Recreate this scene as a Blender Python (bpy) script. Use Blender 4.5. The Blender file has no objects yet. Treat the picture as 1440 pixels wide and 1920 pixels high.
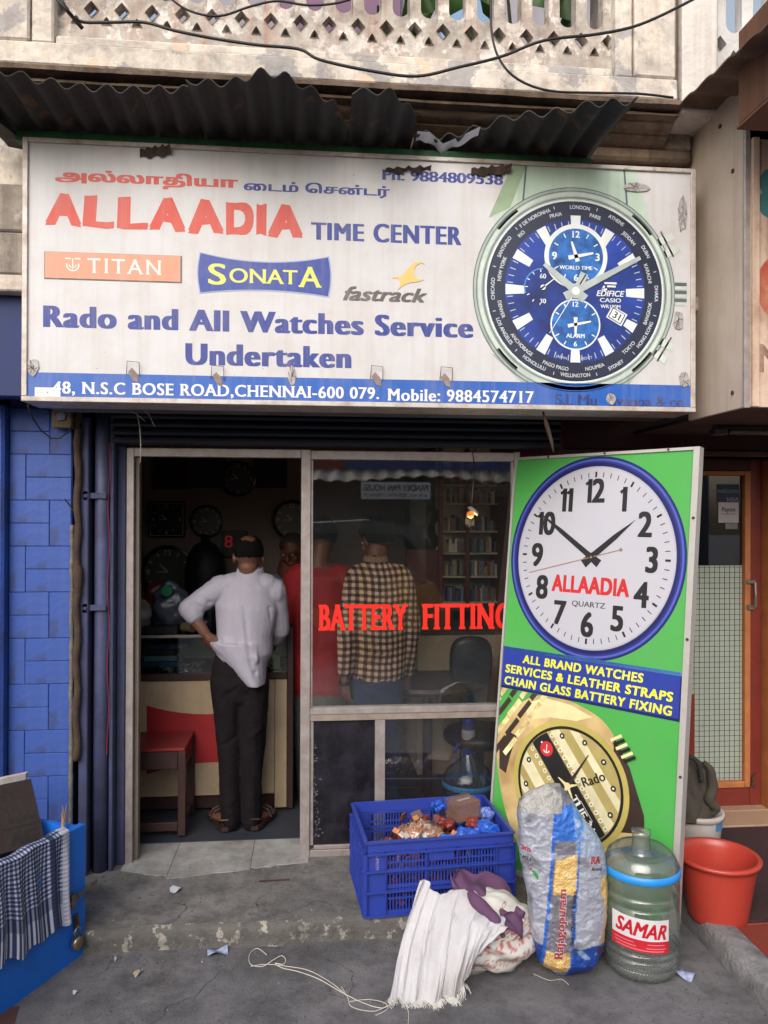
import bpy, bmesh, math, random
import numpy as np
from mathutils import Vector, Matrix, noise
from mathutils.geometry import delaunay_2d_cdt
from mathutils.bvhtree import BVHTree
random.seed(7)
SC = bpy.context.scene
COL = SC.collection
PI = math.pi
R_ = math.radians

# ------------------------------------------------------------------ camera, sky, sun, exposure
FPX = 1440.0
CAMZ = 1.67
def cam_axes(yaw, pitch, roll):
    cy, sy = math.cos(yaw), math.sin(yaw); cp, sp = math.cos(pitch), math.sin(pitch)
    fwd = Vector((sy*cp, cy*cp, sp)); right = Vector((cy, -sy, 0)); up = right.cross(fwd)
    cr, sr = math.cos(roll), math.sin(roll)
    return cr*right+sr*up, -sr*right+cr*up, fwd
CR, CU, CF = cam_axes(R_(5.45), R_(.23), R_(.186))
CO = Vector((0, 0, CAMZ))
cam = bpy.data.objects.new('camera', bpy.data.cameras.new('camera'))
COL.objects.link(cam)
cam.data.sensor_fit = 'VERTICAL'; cam.data.sensor_height = 24.0; cam.data.lens = 24.0*FPX/1920
cam.data.clip_start = .05; cam.data.clip_end = 500
m3 = Matrix((CR, CU, -CF)).transposed()
cam.matrix_world = Matrix.Translation(CO) @ m3.to_4x4()
SC.camera = cam

SUN_EL, SUN_AZ = R_(34), R_(205)      # azimuth clockwise from +y; the sun stands behind the camera, a little to the left
world = bpy.data.worlds.new('World'); SC.world = world; world.use_nodes = True
wn = world.node_tree.nodes; wl = world.node_tree.links
sky = wn.new('ShaderNodeTexSky'); sky.sky_type = 'NISHITA'; sky.sun_disc = False
sky.sun_elevation = SUN_EL; sky.sun_rotation = SUN_AZ; sky.air_density = 1.6; sky.dust_density = 4.0; sky.ozone_density = .6
hs = wn.new('ShaderNodeHueSaturation'); hs.inputs['Saturation'].default_value = .6
wl.new(sky.outputs[0], hs.inputs['Color'])
wl.new(hs.outputs[0], wn['Background'].inputs[0]); wn['Background'].inputs[1].default_value = .12
sun = bpy.data.objects.new('sun', bpy.data.lights.new('sun', 'SUN')); COL.objects.link(sun)
sun.data.energy = 1.5; sun.data.angle = R_(55); sun.data.color = (1, .99, .98)
sd = Vector((math.sin(SUN_AZ)*math.cos(SUN_EL), math.cos(SUN_AZ)*math.cos(SUN_EL), math.sin(SUN_EL)))
sun.rotation_euler = sd.to_track_quat('Z', 'Y').to_euler()
SC.view_settings.view_transform = 'Standard'; SC.view_settings.look = 'None'
SC.view_settings.exposure = 0.58; SC.view_settings.gamma = 1; SC.view_settings.use_curve_mapping = False
SC.cycles.max_bounces = 6; SC.cycles.transparent_max_bounces = 12; SC.cycles.diffuse_bounces = 4
SC.cycles.glossy_bounces = 3; SC.cycles.transmission_bounces = 6; SC.cycles.sample_clamp_indirect = 4
SC.cycles.caustics_reflective = False; SC.cycles.caustics_refractive = False

# ------------------------------------------------------------------ measuring: photo pixels to points of the real surfaces
def ray(px, py): return (px-720)/FPX*CR - (py-960)/FPX*CU + CF
def P(px, py, Y):
    d = ray(px, py); return CO + d*(Y/d.y)
def G(px, py, z=0.0):
    d = ray(px, py); return CO + d*((z-CAMZ)/d.z)

# ------------------------------------------------------------------ materials
def lin(c): return tuple(((x/255+.055)/1.055)**2.4 if x/255 > .04045 else x/255/12.92 for x in c)
MATS = {}
def mat(name, col, rough=.7, metal=0.0, var=.12, scale=6.0, bump=0.0, bscale=40.0, dirt=None, streak=None, spots=None, spec=.5, emis=None, coat=0.0, col2=None, peel=None):
    """col in sRGB 0..255. dirt=(rgb, amount, scale); streak=(rgb, amount) vertical run-off; spots=(rgb, scale, threshold); peel=(rgb, scale, threshold)"""
    if name in MATS: return MATS[name]
    m = bpy.data.materials.new(name); m.use_nodes = True; MATS[name] = m
    nt = m.node_tree; N = nt.nodes; L = nt.links; b = N['Principled BSDF']
    tc = N.new('ShaderNodeTexCoord')
    def noi(sc, det=4.0, vec=None, rough_=.6):
        n = N.new('ShaderNodeTexNoise'); n.inputs['Scale'].default_value = sc; n.inputs['Detail'].default_value = det
        n.inputs['Roughness'].default_value = rough_
        L.new(vec if vec else tc.outputs['Object'], n.inputs['Vector']); return n
    def ramp(src, a, c):
        r = N.new('ShaderNodeMapRange'); r.inputs['From Min'].default_value = a; r.inputs['From Max'].default_value = c
        L.new(src, r.inputs['Value']); return r.outputs['Result']
    def mix(fac, a, c):
        x = N.new('ShaderNodeMix'); x.data_type = 'RGBA'
        if isinstance(fac, float): x.inputs[0].default_value = fac
        else: L.new(fac, x.inputs[0])
        for s, v in ((x.inputs[6], a), (x.inputs[7], c)):
            if isinstance(v, tuple): s.default_value = (*v, 1)
            else: L.new(v, s)
        return x.outputs[2]
    def mul(f, k):
        q = N.new('ShaderNodeMath'); q.operation = 'MULTIPLY'; L.new(f, q.inputs[0]); q.inputs[1].default_value = k; return q.outputs[0]
    c = lin(col)
    n1 = noi(scale)
    lo = tuple(x*(1-var) for x in c); hi = tuple(min(1, x*(1+var)) for x in (lin(col2) if col2 else c))
    out = mix(ramp(n1.outputs['Fac'], .3, .7), lo, hi)
    if peel:
        n = noi(peel[1], 6.0, None, .65); out = mix(ramp(n.outputs['Fac'], peel[2], peel[2]+.03), out, lin(peel[0]))
    if dirt:
        n = noi(dirt[2], 8.0, None, .7); out = mix(mul(ramp(n.outputs['Fac'], .42, .72), dirt[1]), out, lin(dirt[0]))
    if streak:
        mp = N.new('ShaderNodeMapping'); mp.inputs['Scale'].default_value = (22, 22, .9); L.new(tc.outputs['Object'], mp.inputs['Vector'])
        n = noi(1.0, 5.0, mp.outputs[0], .65); out = mix(mul(ramp(n.outputs['Fac'], .48, .75), streak[1]), out, lin(streak[0]))
    if spots:
        n = noi(spots[1], 2.0, None, .5); out = mix(ramp(n.outputs['Fac'], spots[2], spots[2]+.04), out, lin(spots[0]))
    L.new(out, b.inputs['Base Color'])
    rr = N.new('ShaderNodeMapRange'); rr.inputs['To Min'].default_value = max(.02, rough-.12); rr.inputs['To Max'].default_value = min(1, rough+.12)
    L.new(n1.outputs['Fac'], rr.inputs['Value']); L.new(rr.outputs[0], b.inputs['Roughness'])
    b.inputs['Metallic'].default_value = metal; b.inputs['Specular IOR Level'].default_value = spec; b.inputs['Coat Weight'].default_value = coat
    if bump:
        n = noi(bscale, 5.0); bp = N.new('ShaderNodeBump'); bp.inputs['Strength'].default_value = bump; bp.inputs['Distance'].default_value = .01
        L.new(n.outputs['Fac'], bp.inputs['Height']); L.new(bp.outputs[0], b.inputs['Normal'])
    if emis:
        b.inputs['Emission Color'].default_value = (*lin(emis[0]), 1); b.inputs['Emission Strength'].default_value = emis[1]
    return m
def glass_mat(name, tint=(1, 1, 1), refl=.09, rough=.02, body=0.0, bodycol=(200, 205, 205)):
    """thin sheet: mirror by Fresnel, the rest passes; body = share that scatters like dusty or milky stuff"""
    if name in MATS: return MATS[name]
    m = bpy.data.materials.new(name); m.use_nodes = True; MATS[name] = m
    nt = m.node_tree; N = nt.nodes; L = nt.links; N.remove(N['Principled BSDF'])
    out = N['Material Output']
    tr = N.new('ShaderNodeBsdfTransparent'); tr.inputs[0].default_value = (*tint, 1)
    gl = N.new('ShaderNodeBsdfGlossy'); gl.inputs['Roughness'].default_value = rough
    fr = N.new('ShaderNodeLayerWeight'); fr.inputs['Blend'].default_value = refl
    mr = N.new('ShaderNodeMapRange'); mr.inputs['To Min'].default_value = refl; mr.inputs['To Max'].default_value = .75
    L.new(fr.outputs['Fresnel'], mr.inputs['Value'])
    mr.inputs['From Min'].default_value = .02
    df = N.new('ShaderNodeBsdfDiffuse'); df.inputs[0].default_value = (*lin(bodycol), 1)
    ta = N.new('ShaderNodeBsdfTranslucent'); ta.inputs[0].default_value = (*lin(bodycol), 1)
    sc_ = N.new('ShaderNodeMixShader'); sc_.inputs[0].default_value = .5; L.new(df.outputs[0], sc_.inputs[1]); L.new(ta.outputs[0], sc_.inputs[2])
    tc = N.new('ShaderNodeTexCoord'); n = N.new('ShaderNodeTexNoise'); n.inputs['Scale'].default_value = 5; n.inputs['Detail'].default_value = 8
    L.new(tc.outputs['Object'], n.inputs['Vector'])
    mb = N.new('ShaderNodeMath'); mb.operation = 'MULTIPLY'; mb.inputs[1].default_value = body*2; L.new(n.outputs['Fac'], mb.inputs[0])
    m1 = N.new('ShaderNodeMixShader'); L.new(mb.outputs[0], m1.inputs[0]); L.new(tr.outputs[0], m1.inputs[1]); L.new(sc_.outputs[0], m1.inputs[2])
    m2 = N.new('ShaderNodeMixShader'); L.new(mr.outputs[0], m2.inputs[0]); L.new(m1.outputs[0], m2.inputs[1]); L.new(gl.outputs[0], m2.inputs[2])
    L.new(m2.outputs[0], out.inputs[0]); return m
def vcol_mat(name, rough=.6, bump=0.0, bscale=60.0, metal=0.0, spec=.5, dirt=None, trans=0.0, wrinkle=None):
    """colour comes from the mesh attribute 'print' (woven checks, print on a sack)"""
    if name in MATS: return MATS[name]
    m = mat(name, (200, 200, 200), rough, metal, bump=bump, bscale=bscale, spec=spec)
    nt = m.node_tree; N = nt.nodes; L = nt.links; b = N['Principled BSDF']
    a = N.new('ShaderNodeAttribute'); a.attribute_name = 'print'
    src = a.outputs['Color']
    if dirt:
        tc = N.new('ShaderNodeTexCoord'); n = N.new('ShaderNodeTexNoise'); n.inputs['Scale'].default_value = dirt[2]; n.inputs['Detail'].default_value = 7
        L.new(tc.outputs['Object'], n.inputs['Vector'])
        r = N.new('ShaderNodeMapRange'); r.inputs['From Min'].default_value = .42; r.inputs['From Max'].default_value = .75; r.inputs['To Max'].default_value = dirt[1]
        L.new(n.outputs['Fac'], r.inputs['Value'])
        x = N.new('ShaderNodeMix'); x.data_type = 'RGBA'; L.new(r.outputs[0], x.inputs[0]); L.new(src, x.inputs[6]); x.inputs[7].default_value = (*lin(dirt[0]), 1); src = x.outputs[2]
    L.new(src, b.inputs['Base Color'])
    return m

# ------------------------------------------------------------------ objects and meshes
def tag(o, label=None, cat=None, group=None, kind=None):
    if label: o['label'] = label
    if cat: o['category'] = cat
    if group: o['group'] = group
    if kind: o['kind'] = kind
    return o
def thing(name, label, cat, loc=(0, 0, 0), group=None, rz=0.0):
    o = bpy.data.objects.new(name, None); COL.objects.link(o); o.location = loc; o.rotation_euler.z = rz; o.empty_display_size = .1
    return tag(o, label, cat, group)
def structure(name, loc=(0, 0, 0)):
    o = bpy.data.objects.new(name, None); COL.objects.link(o); o.location = loc; o['kind'] = 'structure'; return o
def wloc(o):
    v = Vector((0, 0, 0))
    while o is not None: v = v + Vector(o.location); o = o.parent
    return v
class MB:
    def __init__(s): s.v = []; s.f = []; s.m = []; s.cur = 0; s.mats = []
    def use(s, m):
        if m not in s.mats: s.mats.append(m)
        s.cur = s.mats.index(m); return s
    def add(s, vs, fs):
        n = len(s.v); s.v += [tuple(v) for v in vs]; s.f += [tuple(i+n for i in f) for f in fs]; s.m += [s.cur]*len(fs); return s
    def box(s, a, b):
        (x0, y0, z0), (x1, y1, z1) = a, b
        return s.add([(x0,y0,z0),(x1,y0,z0),(x1,y1,z0),(x0,y1,z0),(x0,y0,z1),(x1,y0,z1),(x1,y1,z1),(x0,y1,z1)],
                     [(0,3,2,1),(4,5,6,7),(0,1,5,4),(1,2,6,5),(2,3,7,6),(3,0,4,7)])
    def hexa(s, p):  # 8 corners: bottom ring, top ring
        return s.add(p, [(0,3,2,1),(4,5,6,7),(0,1,5,4),(1,2,6,5),(2,3,7,6),(3,0,4,7)])
    def obox(s, c, ux, uy, uz, a, b):  # box in a local frame
        c = Vector(c); q = []
        for z in (a[2], b[2]):
            for x, y in ((a[0],a[1]),(b[0],a[1]),(b[0],b[1]),(a[0],b[1])): q.append(c+Vector(ux)*x+Vector(uy)*y+Vector(uz)*z)
        return s.hexa(q)
    def bbox(s, a, b, r=.004):  # bevelled box: chamfered edges
        (x0, y0, z0), (x1, y1, z1) = a, b
        xs = [x0, x0+r, x1-r, x1]; ys = [y0, y0+r, y1-r, y1]; zs = [z0, z0+r, z1-r, z1]; vs = []; idx = {}
        def V(i, j, k):
            n = (i in (0, 3))+(j in (0, 3))+(k in (0, 3))
            key = (i, j, k)
            if key not in idx: idx[key] = len(vs); vs.append((xs[i], ys[j], zs[k]))
            return idx[key]
        fs = []
        for e, o in ((0, 1), (3, 0)):
            f = [V(e,1,1),V(e,2,1),V(e,2,2),V(e,1,2)]; fs.append(f if o == 0 else f[::-1])
            f = [V(1,e,1),V(2,e,1),V(2,e,2),V(1,e,2)]; fs.append(f if o else f[::-1])
            f = [V(1,1,e),V(2,1,e),V(2,2,e),V(1,2,e)]; fs.append(f[::-1] if o else f)
        g = lambda e: 1 if e == 0 else 2
        for a_ in (0, 3):
            for b_ in (0, 3):
                A, B = g(a_), g(b_)
                fs.append([V(a_,B,1),V(a_,B,2),V(A,b_,2),V(A,b_,1)])
                fs.append([V(a_,1,B),V(a_,2,B),V(A,2,b_),V(A,1,b_)])
                fs.append([V(1,a_,B),V(2,a_,B),V(2,A,b_),V(1,A,b_)])
                for c_ in (0, 3): fs.append([V(a_,B,g(c_)),V(A,b_,g(c_)),V(A,B,c_)])
        return s.add(vs, fs)
    def tube(s, pts, r, n=8, cap=True):
        pts = [Vector(p) for p in pts]; rs = r if hasattr(r, '__len__') else [r]*len(pts)
        rings = []; prev = None
        for i, p in enumerate(pts):
            t = (pts[min(i+1, len(pts)-1)]-pts[max(i-1, 0)]);
            if t.length < 1e-9: t = Vector((0, 0, 1))
            t.normalize()
            if prev is None:
                a = Vector((0, 0, 1)) if abs(t.z) < .9 else Vector((1, 0, 0)); u = t.cross(a).normalized()
            else:
                u = prev-t*prev.dot(t)
                u = u.normalized() if u.length > 1e-6 else t.orthogonal().normalized()
            prev = u; w = t.cross(u)
            rings.append([p+(u*math.cos(2*PI*k/n)+w*math.sin(2*PI*k/n))*rs[i] for k in range(n)])
        return s.rings(rings, cap)
    def rings(s, rings, cap=True):
        n = len(rings[0]); vs = [p for r in rings for p in r]; fs = []
        for i in range(len(rings)-1):
            for k in range(n): a = i*n+k; b = i*n+(k+1) % n; fs.append((a, b, b+n, a+n))
        if cap: fs.append(tuple(range(n))[::-1]); fs.append(tuple(range((len(rings)-1)*n, len(rings)*n)))
        return s.add(vs, fs)
    def lathe(s, c, prof, n=32, cap=False, sx=1.0, sy=1.0, wob=0.0):
        c = Vector(c)
        return s.rings([[c+Vector((r*sx*math.cos(2*PI*k/n)*(1+wob*math.sin(3*2*PI*k/n+z*20)), r*sy*math.sin(2*PI*k/n)*(1+wob*math.sin(3*2*PI*k/n+z*20)), z)) for k in range(n)] for r, z in prof], cap)
    def ell(s, c, r, ax=None, nu=16, nv=10):
        c = Vector(c); A = ax or (Vector((1,0,0)), Vector((0,1,0)), Vector((0,0,1)))
        rg = []
        for j in range(nv+1):
            t = PI*j/nv; t = min(max(t, .02), PI-.02)
            rg.append([c+A[0]*r[0]*math.sin(t)*math.cos(2*PI*k/nu)+A[1]*r[1]*math.sin(t)*math.sin(2*PI*k/nu)-A[2]*r[2]*math.cos(t) for k in range(nu)])
        return s.rings(rg)
    def grid(s, fn, nu, nv, closed=False):
        vs = [fn(i/(nu-(0 if closed else 1)), j/(nv-1)) for j in range(nv) for i in range(nu)]; fs = []
        for j in range(nv-1):
            for i in range(nu if closed else nu-1):
                a = j*nu+i; b = j*nu+(i+1) % nu; fs.append((a, b, b+nu, a+nu))
        return s.add(vs, fs)
    def prism(s, poly, ux, uy, n, c, t):  # closed 2-D outline extruded by t along n
        c = Vector(c); ux = Vector(ux); uy = Vector(uy); n = Vector(n); k = len(poly)
        a = [c+ux*x+uy*y for x, y in poly]; b = [p+n*t for p in a]
        return s.add(a+b, [tuple(range(k)), tuple(range(2*k-1, k-1, -1))]+[(i, i+k, (i+1) % k+k, (i+1) % k) for i in range(k)])
    def build(s, name, m=None, parent=None, smooth=False, loc=None, auto=None, raw=False):
        me = bpy.data.meshes.new(name)
        o = bpy.data.objects.new(name, me); COL.objects.link(o)
        base = wloc(parent) if parent else Vector(loc or (0, 0, 0))
        if parent: o.parent = parent
        if raw: base = Vector((0, 0, 0))
        if loc is not None:
            base = Vector(loc); o.location = Vector(loc)-(wloc(parent) if parent else Vector((0, 0, 0)))
        me.from_pydata([(x-base.x, y-base.y, z-base.z) for x, y, z in s.v], [], s.f)
        ms = s.mats or [m]
        for q in ms: me.materials.append(q)
        if s.mats: me.polygons.foreach_set('material_index', s.m)
        if smooth: me.polygons.foreach_set('use_smooth', [True]*len(me.polygons))
        me.update()
        if auto:
            bm = bmesh.new(); bm.from_mesh(me); bmesh.ops.recalc_face_normals(bm, faces=bm.faces)
            for e in bm.edges: e.smooth = not (len(e.link_faces) == 2 and e.calc_face_angle(0) > R_(auto))
            for f in bm.faces: f.smooth = True
            bm.to_mesh(me); bm.free()
        return o
def box_part(name, m, parent, a, b, r=0.003):
    mb = MB()
    if min(abs(a[i]-b[i]) for i in range(3)) > 2.5*r: mb.bbox(a, b, r)
    else: mb.box(a, b)
    return mb.build(name, m, parent)
def clone(o, loc, parent=None, name=None):
    c = o.copy(); COL.objects.link(c); c.location = loc; c.parent = parent if parent else o.parent; return c
def eval_mesh(o):
    dg = bpy.context.evaluated_depsgraph_get(); dg.update()
    return bpy.data.meshes.new_from_object(o.evaluated_get(dg), depsgraph=dg)
def remesh(o, vox, smooth=6, fac=.5):
    r = o.modifiers.new('r', 'REMESH'); r.mode = 'VOXEL'; r.voxel_size = vox; r.use_smooth_shade = True
    s = o.modifiers.new('s', 'SMOOTH'); s.factor = fac; s.iterations = smooth
    me = eval_mesh(o); o.modifiers.clear(); old = o.data; ms = list(old.materials); nm = old.name; o.data = me
    bpy.data.meshes.remove(old); me.name = nm
    me.materials.clear()
    for q in ms: me.materials.append(q)
    me.polygons.foreach_set('material_index', [0]*len(me.polygons))
    me.polygons.foreach_set('use_smooth', [True]*len(me.polygons)); return o
def displace(o, fn):
    me = o.data; n = len(me.vertices); co = np.empty(n*3); me.vertices.foreach_get('co', co); co = co.reshape(-1, 3)
    nm = np.empty(n*3); me.vertices.foreach_get('normal', nm); nm = nm.reshape(-1, 3)
    me.vertices.foreach_set('co', (co+nm*fn(co, nm)[:, None]).ravel()); me.update()
def paint(o, fn):
    """write the attribute 'print' per corner from fn(world xyz array) -> sRGB array"""
    me = o.data; n = len(me.vertices); co = np.empty(n*3); me.vertices.foreach_get('co', co); co = co.reshape(-1, 3)+np.array(wloc(o))
    c = fn(co)/255.0; c = np.where(c > .04045, ((c+.055)/1.055)**2.4, c/12.92)
    a = me.color_attributes.new('print', 'FLOAT_COLOR', 'POINT'); a.data.foreach_set('color', np.hstack([c, np.ones((n, 1))]).ravel().astype(np.float32))
def snoise(co, s, seed=0.0):
    """cheap smooth pseudo noise on arrays"""
    x, y, z = (co*s).T; x = x+seed*3.1; y = y+seed*1.7
    return (np.sin(x*1.1+np.sin(y*1.3+z*.7)*1.4)+np.sin(y*1.7+np.sin(z*1.1+x*.5)*1.6)+np.sin(z*1.3+np.sin(x*.9-y*.8)*1.5))/3

# ------------------------------------------------------------------ lettering
GC = {}
def contours(text, shear=0.0, space=1.0):
    key = (text, shear, space)
    if key in GC: return GC[key]
    c = bpy.data.curves.new('txt', 'FONT'); c.body = text; c.shear = shear; c.space_character = space
    o = bpy.data.objects.new('txt', c); COL.objects.link(o)
    dg = bpy.context.evaluated_depsgraph_get(); cv = o.to_curve(dg)
    out = []
    for s in cv.splines:
        bp = s.bezier_points; k = len(bp); pts = []
        for i in range(k):
            a = bp[i]; b = bp[(i+1) % k]; p0, p1, p2, p3 = a.co, a.handle_right, b.co, b.handle_left
            straight = (p1-p0).cross(p3-p0).length < 1e-5 and (p2-p0).cross(p3-p0).length < 1e-5
            for t in ((0,) if straight else (0, .25, .5, .75)):
                q = p0*(1-t)**3+p1*3*t*(1-t)**2+p3*3*t*t*(1-t)+p2*t**3
                pts.append((q.x, q.y))
        if len(pts) > 2: out.append(np.array(pts))
    o.to_curve_clear(); bpy.data.objects.remove(o); bpy.data.curves.remove(c)
    GC[key] = out; return out
def fill(cs):
    """triangles of the non-zero union of contours"""
    V = []; E = []
    for c in cs:
        n = len(V); V += [Vector((float(x), float(y))) for x, y in c]; k = len(c); E += [(n+i, n+(i+1) % k) for i in range(k)]
    vo, eo, fo, *_ = delaunay_2d_cdt(V, E, [], 0, 1e-5)
    if not fo: return np.zeros((0, 2)), []
    vo = np.array([(v.x, v.y) for v in vo]); T = np.array([f[:3] for f in fo]); cen = vo[T].mean(axis=1)
    A = np.vstack(cs); B = np.vstack([np.roll(c, -1, axis=0) for c in cs]); wn_ = np.zeros(len(T), int)
    for i in range(0, len(T), 400):
        px = cen[i:i+400, 0][:, None]; py = cen[i:i+400, 1][:, None]
        ax, ay, bx, by = A[:, 0][None], A[:, 1][None], B[:, 0][None], B[:, 1][None]
        s = (bx-ax)*(py-ay)-(px-ax)*(by-ay)
        wn_[i:i+400] = (((ay <= py) & (by > py) & (s > 0)).astype(int)-((ay > py) & (by <= py) & (s < 0)).astype(int)).sum(axis=1)
    keep = [tuple(t) for t, w in zip(T.tolist(), wn_) if w != 0]
    return vo, keep
CAP = None
def text2d(text, bx=0.0, by=0.0, serif=0.0, shear=0.0, space=1.0):
    """bx/by: thickening of upright and level strokes (em); serif: length of slab serifs"""
    global CAP
    if CAP is None: CAP = float(contours('H')[0][:, 1].max())
    base = contours(text, shear, space); cs = list(base)
    if not cs: return np.zeros((0, 2)), []
    if serif:
        area = sum(float(np.sum(c[:, 0]*np.roll(c[:, 1], -1)-np.roll(c[:, 0], -1)*c[:, 1])) for c in base)
        for c in base:
            for i in range(len(c)):
                a, b = c[i], c[(i+1) % len(c)]
                for lev, sg in ((0, 1), (CAP, -1)):
                    if abs(a[1]-lev) < .012 and abs(b[1]-lev) < .012:
                        w = abs(a[0]-b[0])
                        if w < .04: continue
                        x0, x1 = min(a[0], b[0]), max(a[0], b[0])
                        e1 = serif if w < .2 else 0
                        q = np.array([(x0-serif, lev), (x1+e1, lev), (x1+e1, lev+sg*.055), (x0-serif, lev+sg*.055)])
                        ar = np.sum(q[:, 0]*np.roll(q[:, 1], -1)-np.roll(q[:, 0], -1)*q[:, 1])
                        cs.append(q if ar*area > 0 else q[::-1])
    if bx or by:
        sh = []
        k = max(1, int(math.ceil(bx/.035)))
        offs = {(bx*i/k, sy) for i in range(-k, k+1) for sy in ((-by, by) if by else (0,))}
        for dx, dy in offs: sh += [c+np.array([dx, dy]) for c in cs]
        cs = sh
    return fill(cs)
class Art:
    """flat print lying on a real surface: 2-D shapes in a plane frame, each layer .4 mm above the last"""
    def __init__(s, o, ux, uy, n, lift=.0006, step=.0004):
        s.o = Vector(o); s.ux = Vector(ux); s.uy = Vector(uy); s.n = Vector(n); s.mb = MB(); s.lift = lift; s.step = step; s.z = 0
    def up(s): s.z += 1; return s
    def put(s, vs, fs, m):
        s.mb.use(m); h = s.n*(s.lift+s.step*s.z)
        s.mb.add([s.o+s.ux*float(x)+s.uy*float(y)+h for x, y in vs], fs); return s
    def poly(s, pts, m): return s.put(pts, [tuple(range(len(pts)))], m)
    def fillpoly(s, cs, m):
        v, f = fill([np.array(c, float) for c in cs]); return s.put(v, f, m)
    def rect(s, x0, y0, x1, y1, m): return s.poly([(x0, y0), (x1, y0), (x1, y1), (x0, y1)], m)
    def bar(s, x0, y0, x1, y1, w, m, w1=None):
        d = Vector((x1-x0, y1-y0)).normalized(); q = Vector((-d.y, d.x)); w1 = w if w1 is None else w1
        return s.poly([(x0+q.x*w/2, y0+q.y*w/2), (x0-q.x*w/2, y0-q.y*w/2), (x1-q.x*w1/2, y1-q.y*w1/2), (x1+q.x*w1/2, y1+q.y*w1/2)], m)
    def disc(s, cx, cy, r, m, n=48, ry=None): return s.poly([(cx+r*math.cos(2*PI*k/n), cy+(ry or r)*math.sin(2*PI*k/n)) for k in range(n)], m)
    def ring(s, cx, cy, r0, r1, m, n=64, a0=0, a1=2*PI, rot=0, ey=1.0):
        vs = []; fs = []
        for k in range(n+1):
            a = a0+(a1-a0)*k/n
            for r in (r0, r1): vs.append((cx+r*math.cos(a), cy+ey*r*math.sin(a)))
        for k in range(n): fs.append((2*k, 2*k+1, 2*k+3, 2*k+2))
        return s.put(vs, fs, m)
    def text(s, t, x0, x1, y0, y1, m, bx=0, by=0, serif=0, shear=0, space=1.0, y0b=None, bbox=False):
        """fit between x0 and x1; y0 baseline, y1 cap line at the left; y0b baseline at the right"""
        v, f = text2d(t, bx, by, serif, shear, space)
        if len(v) == 0: return s
        lo, hi = v[:, 0].min(), v[:, 0].max()
        b0, b1 = (v[:, 1].min(), v[:, 1].max()) if bbox else (0.0, CAP)
        q = [(x0+(x-lo)/(hi-lo)*(x1-x0), y0+(y-b0)/(b1-b0)*(y1-y0)+((y0b-y0)*(x-lo)/(hi-lo) if y0b is not None else 0)) for x, y in v]
        return s.put(q, f, m)
    def ctext(s, t, cx, cy, h, m, bx=0, by=0, wx=1.0, rot=0.0, **k):
        v, f = text2d(t, bx, by, **k)
        if len(v) == 0: return s
        v = v-np.array([(v[:, 0].min()+v[:, 0].max())/2, CAP/2]); k_ = h/CAP; c, sn = math.cos(rot), math.sin(rot)
        return s.put([(cx+k_*(x*wx*c-y*sn), cy+k_*(x*wx*sn+y*c)) for x, y in v], f, m)
    def arc(s, t, cx, cy, R, ang, h, m, inside=False, bx=.02, by=.01, wx=1.0):
        """centred at clock angle ang (radians clockwise from 12)"""
        v, f = text2d(t, bx, by); v = v-np.array([(v[:, 0].min()+v[:, 0].max())/2, CAP/2]); k_ = h/CAP; q = []
        for x, y in v:
            if inside: a = ang-x*k_*wx/R; r = R-y*k_
            else: a = ang+x*k_*wx/R; r = R+y*k_
            q.append((cx+r*math.sin(a), cy+r*math.cos(a)))
        return s.put(q, f, m)
    def build(s, name, parent): return s.mb.build(name, None, parent)
# ------------------------------------------------------------------ shared materials
Mplaster = mat('old_plaster', (158, 148, 140), .9, var=.18, scale=4, bump=.6, bscale=30, dirt=((84, 76, 72), .8, 7), streak=((84, 74, 66), .5), peel=((186, 174, 162), 4.5, .54))
Mplaster2 = mat('pale_plaster', (214, 204, 193), .9, var=.1, scale=3, bump=.6, bscale=35, dirt=((134, 128, 126), .7, 14), streak=((140, 104, 84), .35), peel=((168, 164, 164), 4.2, .52), spots=((212, 188, 168), 6, .64))
Mstain = mat('stained_cornice', (120, 102, 88), .9, var=.25, scale=5, bump=.6, bscale=40, dirt=((52, 42, 36), .7, 6), streak=((60, 46, 38), .7))
Mjali = mat('jali_concrete', (180, 172, 164), .85, var=.15, scale=8, bump=.5, bscale=50, dirt=((120, 108, 100), .8, 14), streak=((158, 92, 66), .5), peel=((216, 210, 204), 9, .53))
Mcement = mat('cement_floor', (114, 111, 110), .8, var=.3, scale=2.2, bump=.35, bscale=70, dirt=((58, 57, 58), .9, 5.5), peel=((126, 122, 118), 3.4, .58), spots=((124, 120, 116), 60, .79), streak=((70, 69, 70), .35))
Mroad = mat('road_cement', (106, 104, 108), .82, var=.28, scale=1.7, bump=.45, bscale=90, dirt=((60, 58, 62), .9, 6), peel=((114, 111, 112), 2.7, .58), spots=((118, 116, 114), 70, .77), streak=((72, 71, 75), .4))
Mriser = mat('step_edge', (100, 97, 94), .88, var=.25, scale=9, bump=.9, bscale=45, dirt=((58, 56, 55), .9, 9), peel=((158, 153, 144), 13, .555))
Mmarble = mat('worn_marble', (158, 158, 158), .5, var=.15, scale=5, bump=.12, bscale=30, dirt=((88, 85, 82), .95, 4.5), streak=((150, 128, 104), .35))
Mblue = mat('blue_wall_paint', (44, 78, 158), .6, var=.16, scale=2.2, bump=.25, bscale=45, dirt=((46, 60, 108), .7, 4), streak=((70, 88, 146), .3), peel=((44, 66, 128), 2.8, .56), spots=((136, 126, 128), 30, .755))
Mbluegr = mat('faded_blue_paint', (54, 62, 98), .7, var=.2, scale=5, bump=.3, bscale=40, dirt=((46, 42, 48), .8, 6), streak=((40, 38, 46), .6))
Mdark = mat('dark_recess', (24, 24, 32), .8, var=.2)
Mnavy = mat('navy_shutter', (22, 26, 46), .5, var=.2, scale=8, dirt=((14, 14, 20), .5, 10))
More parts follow.
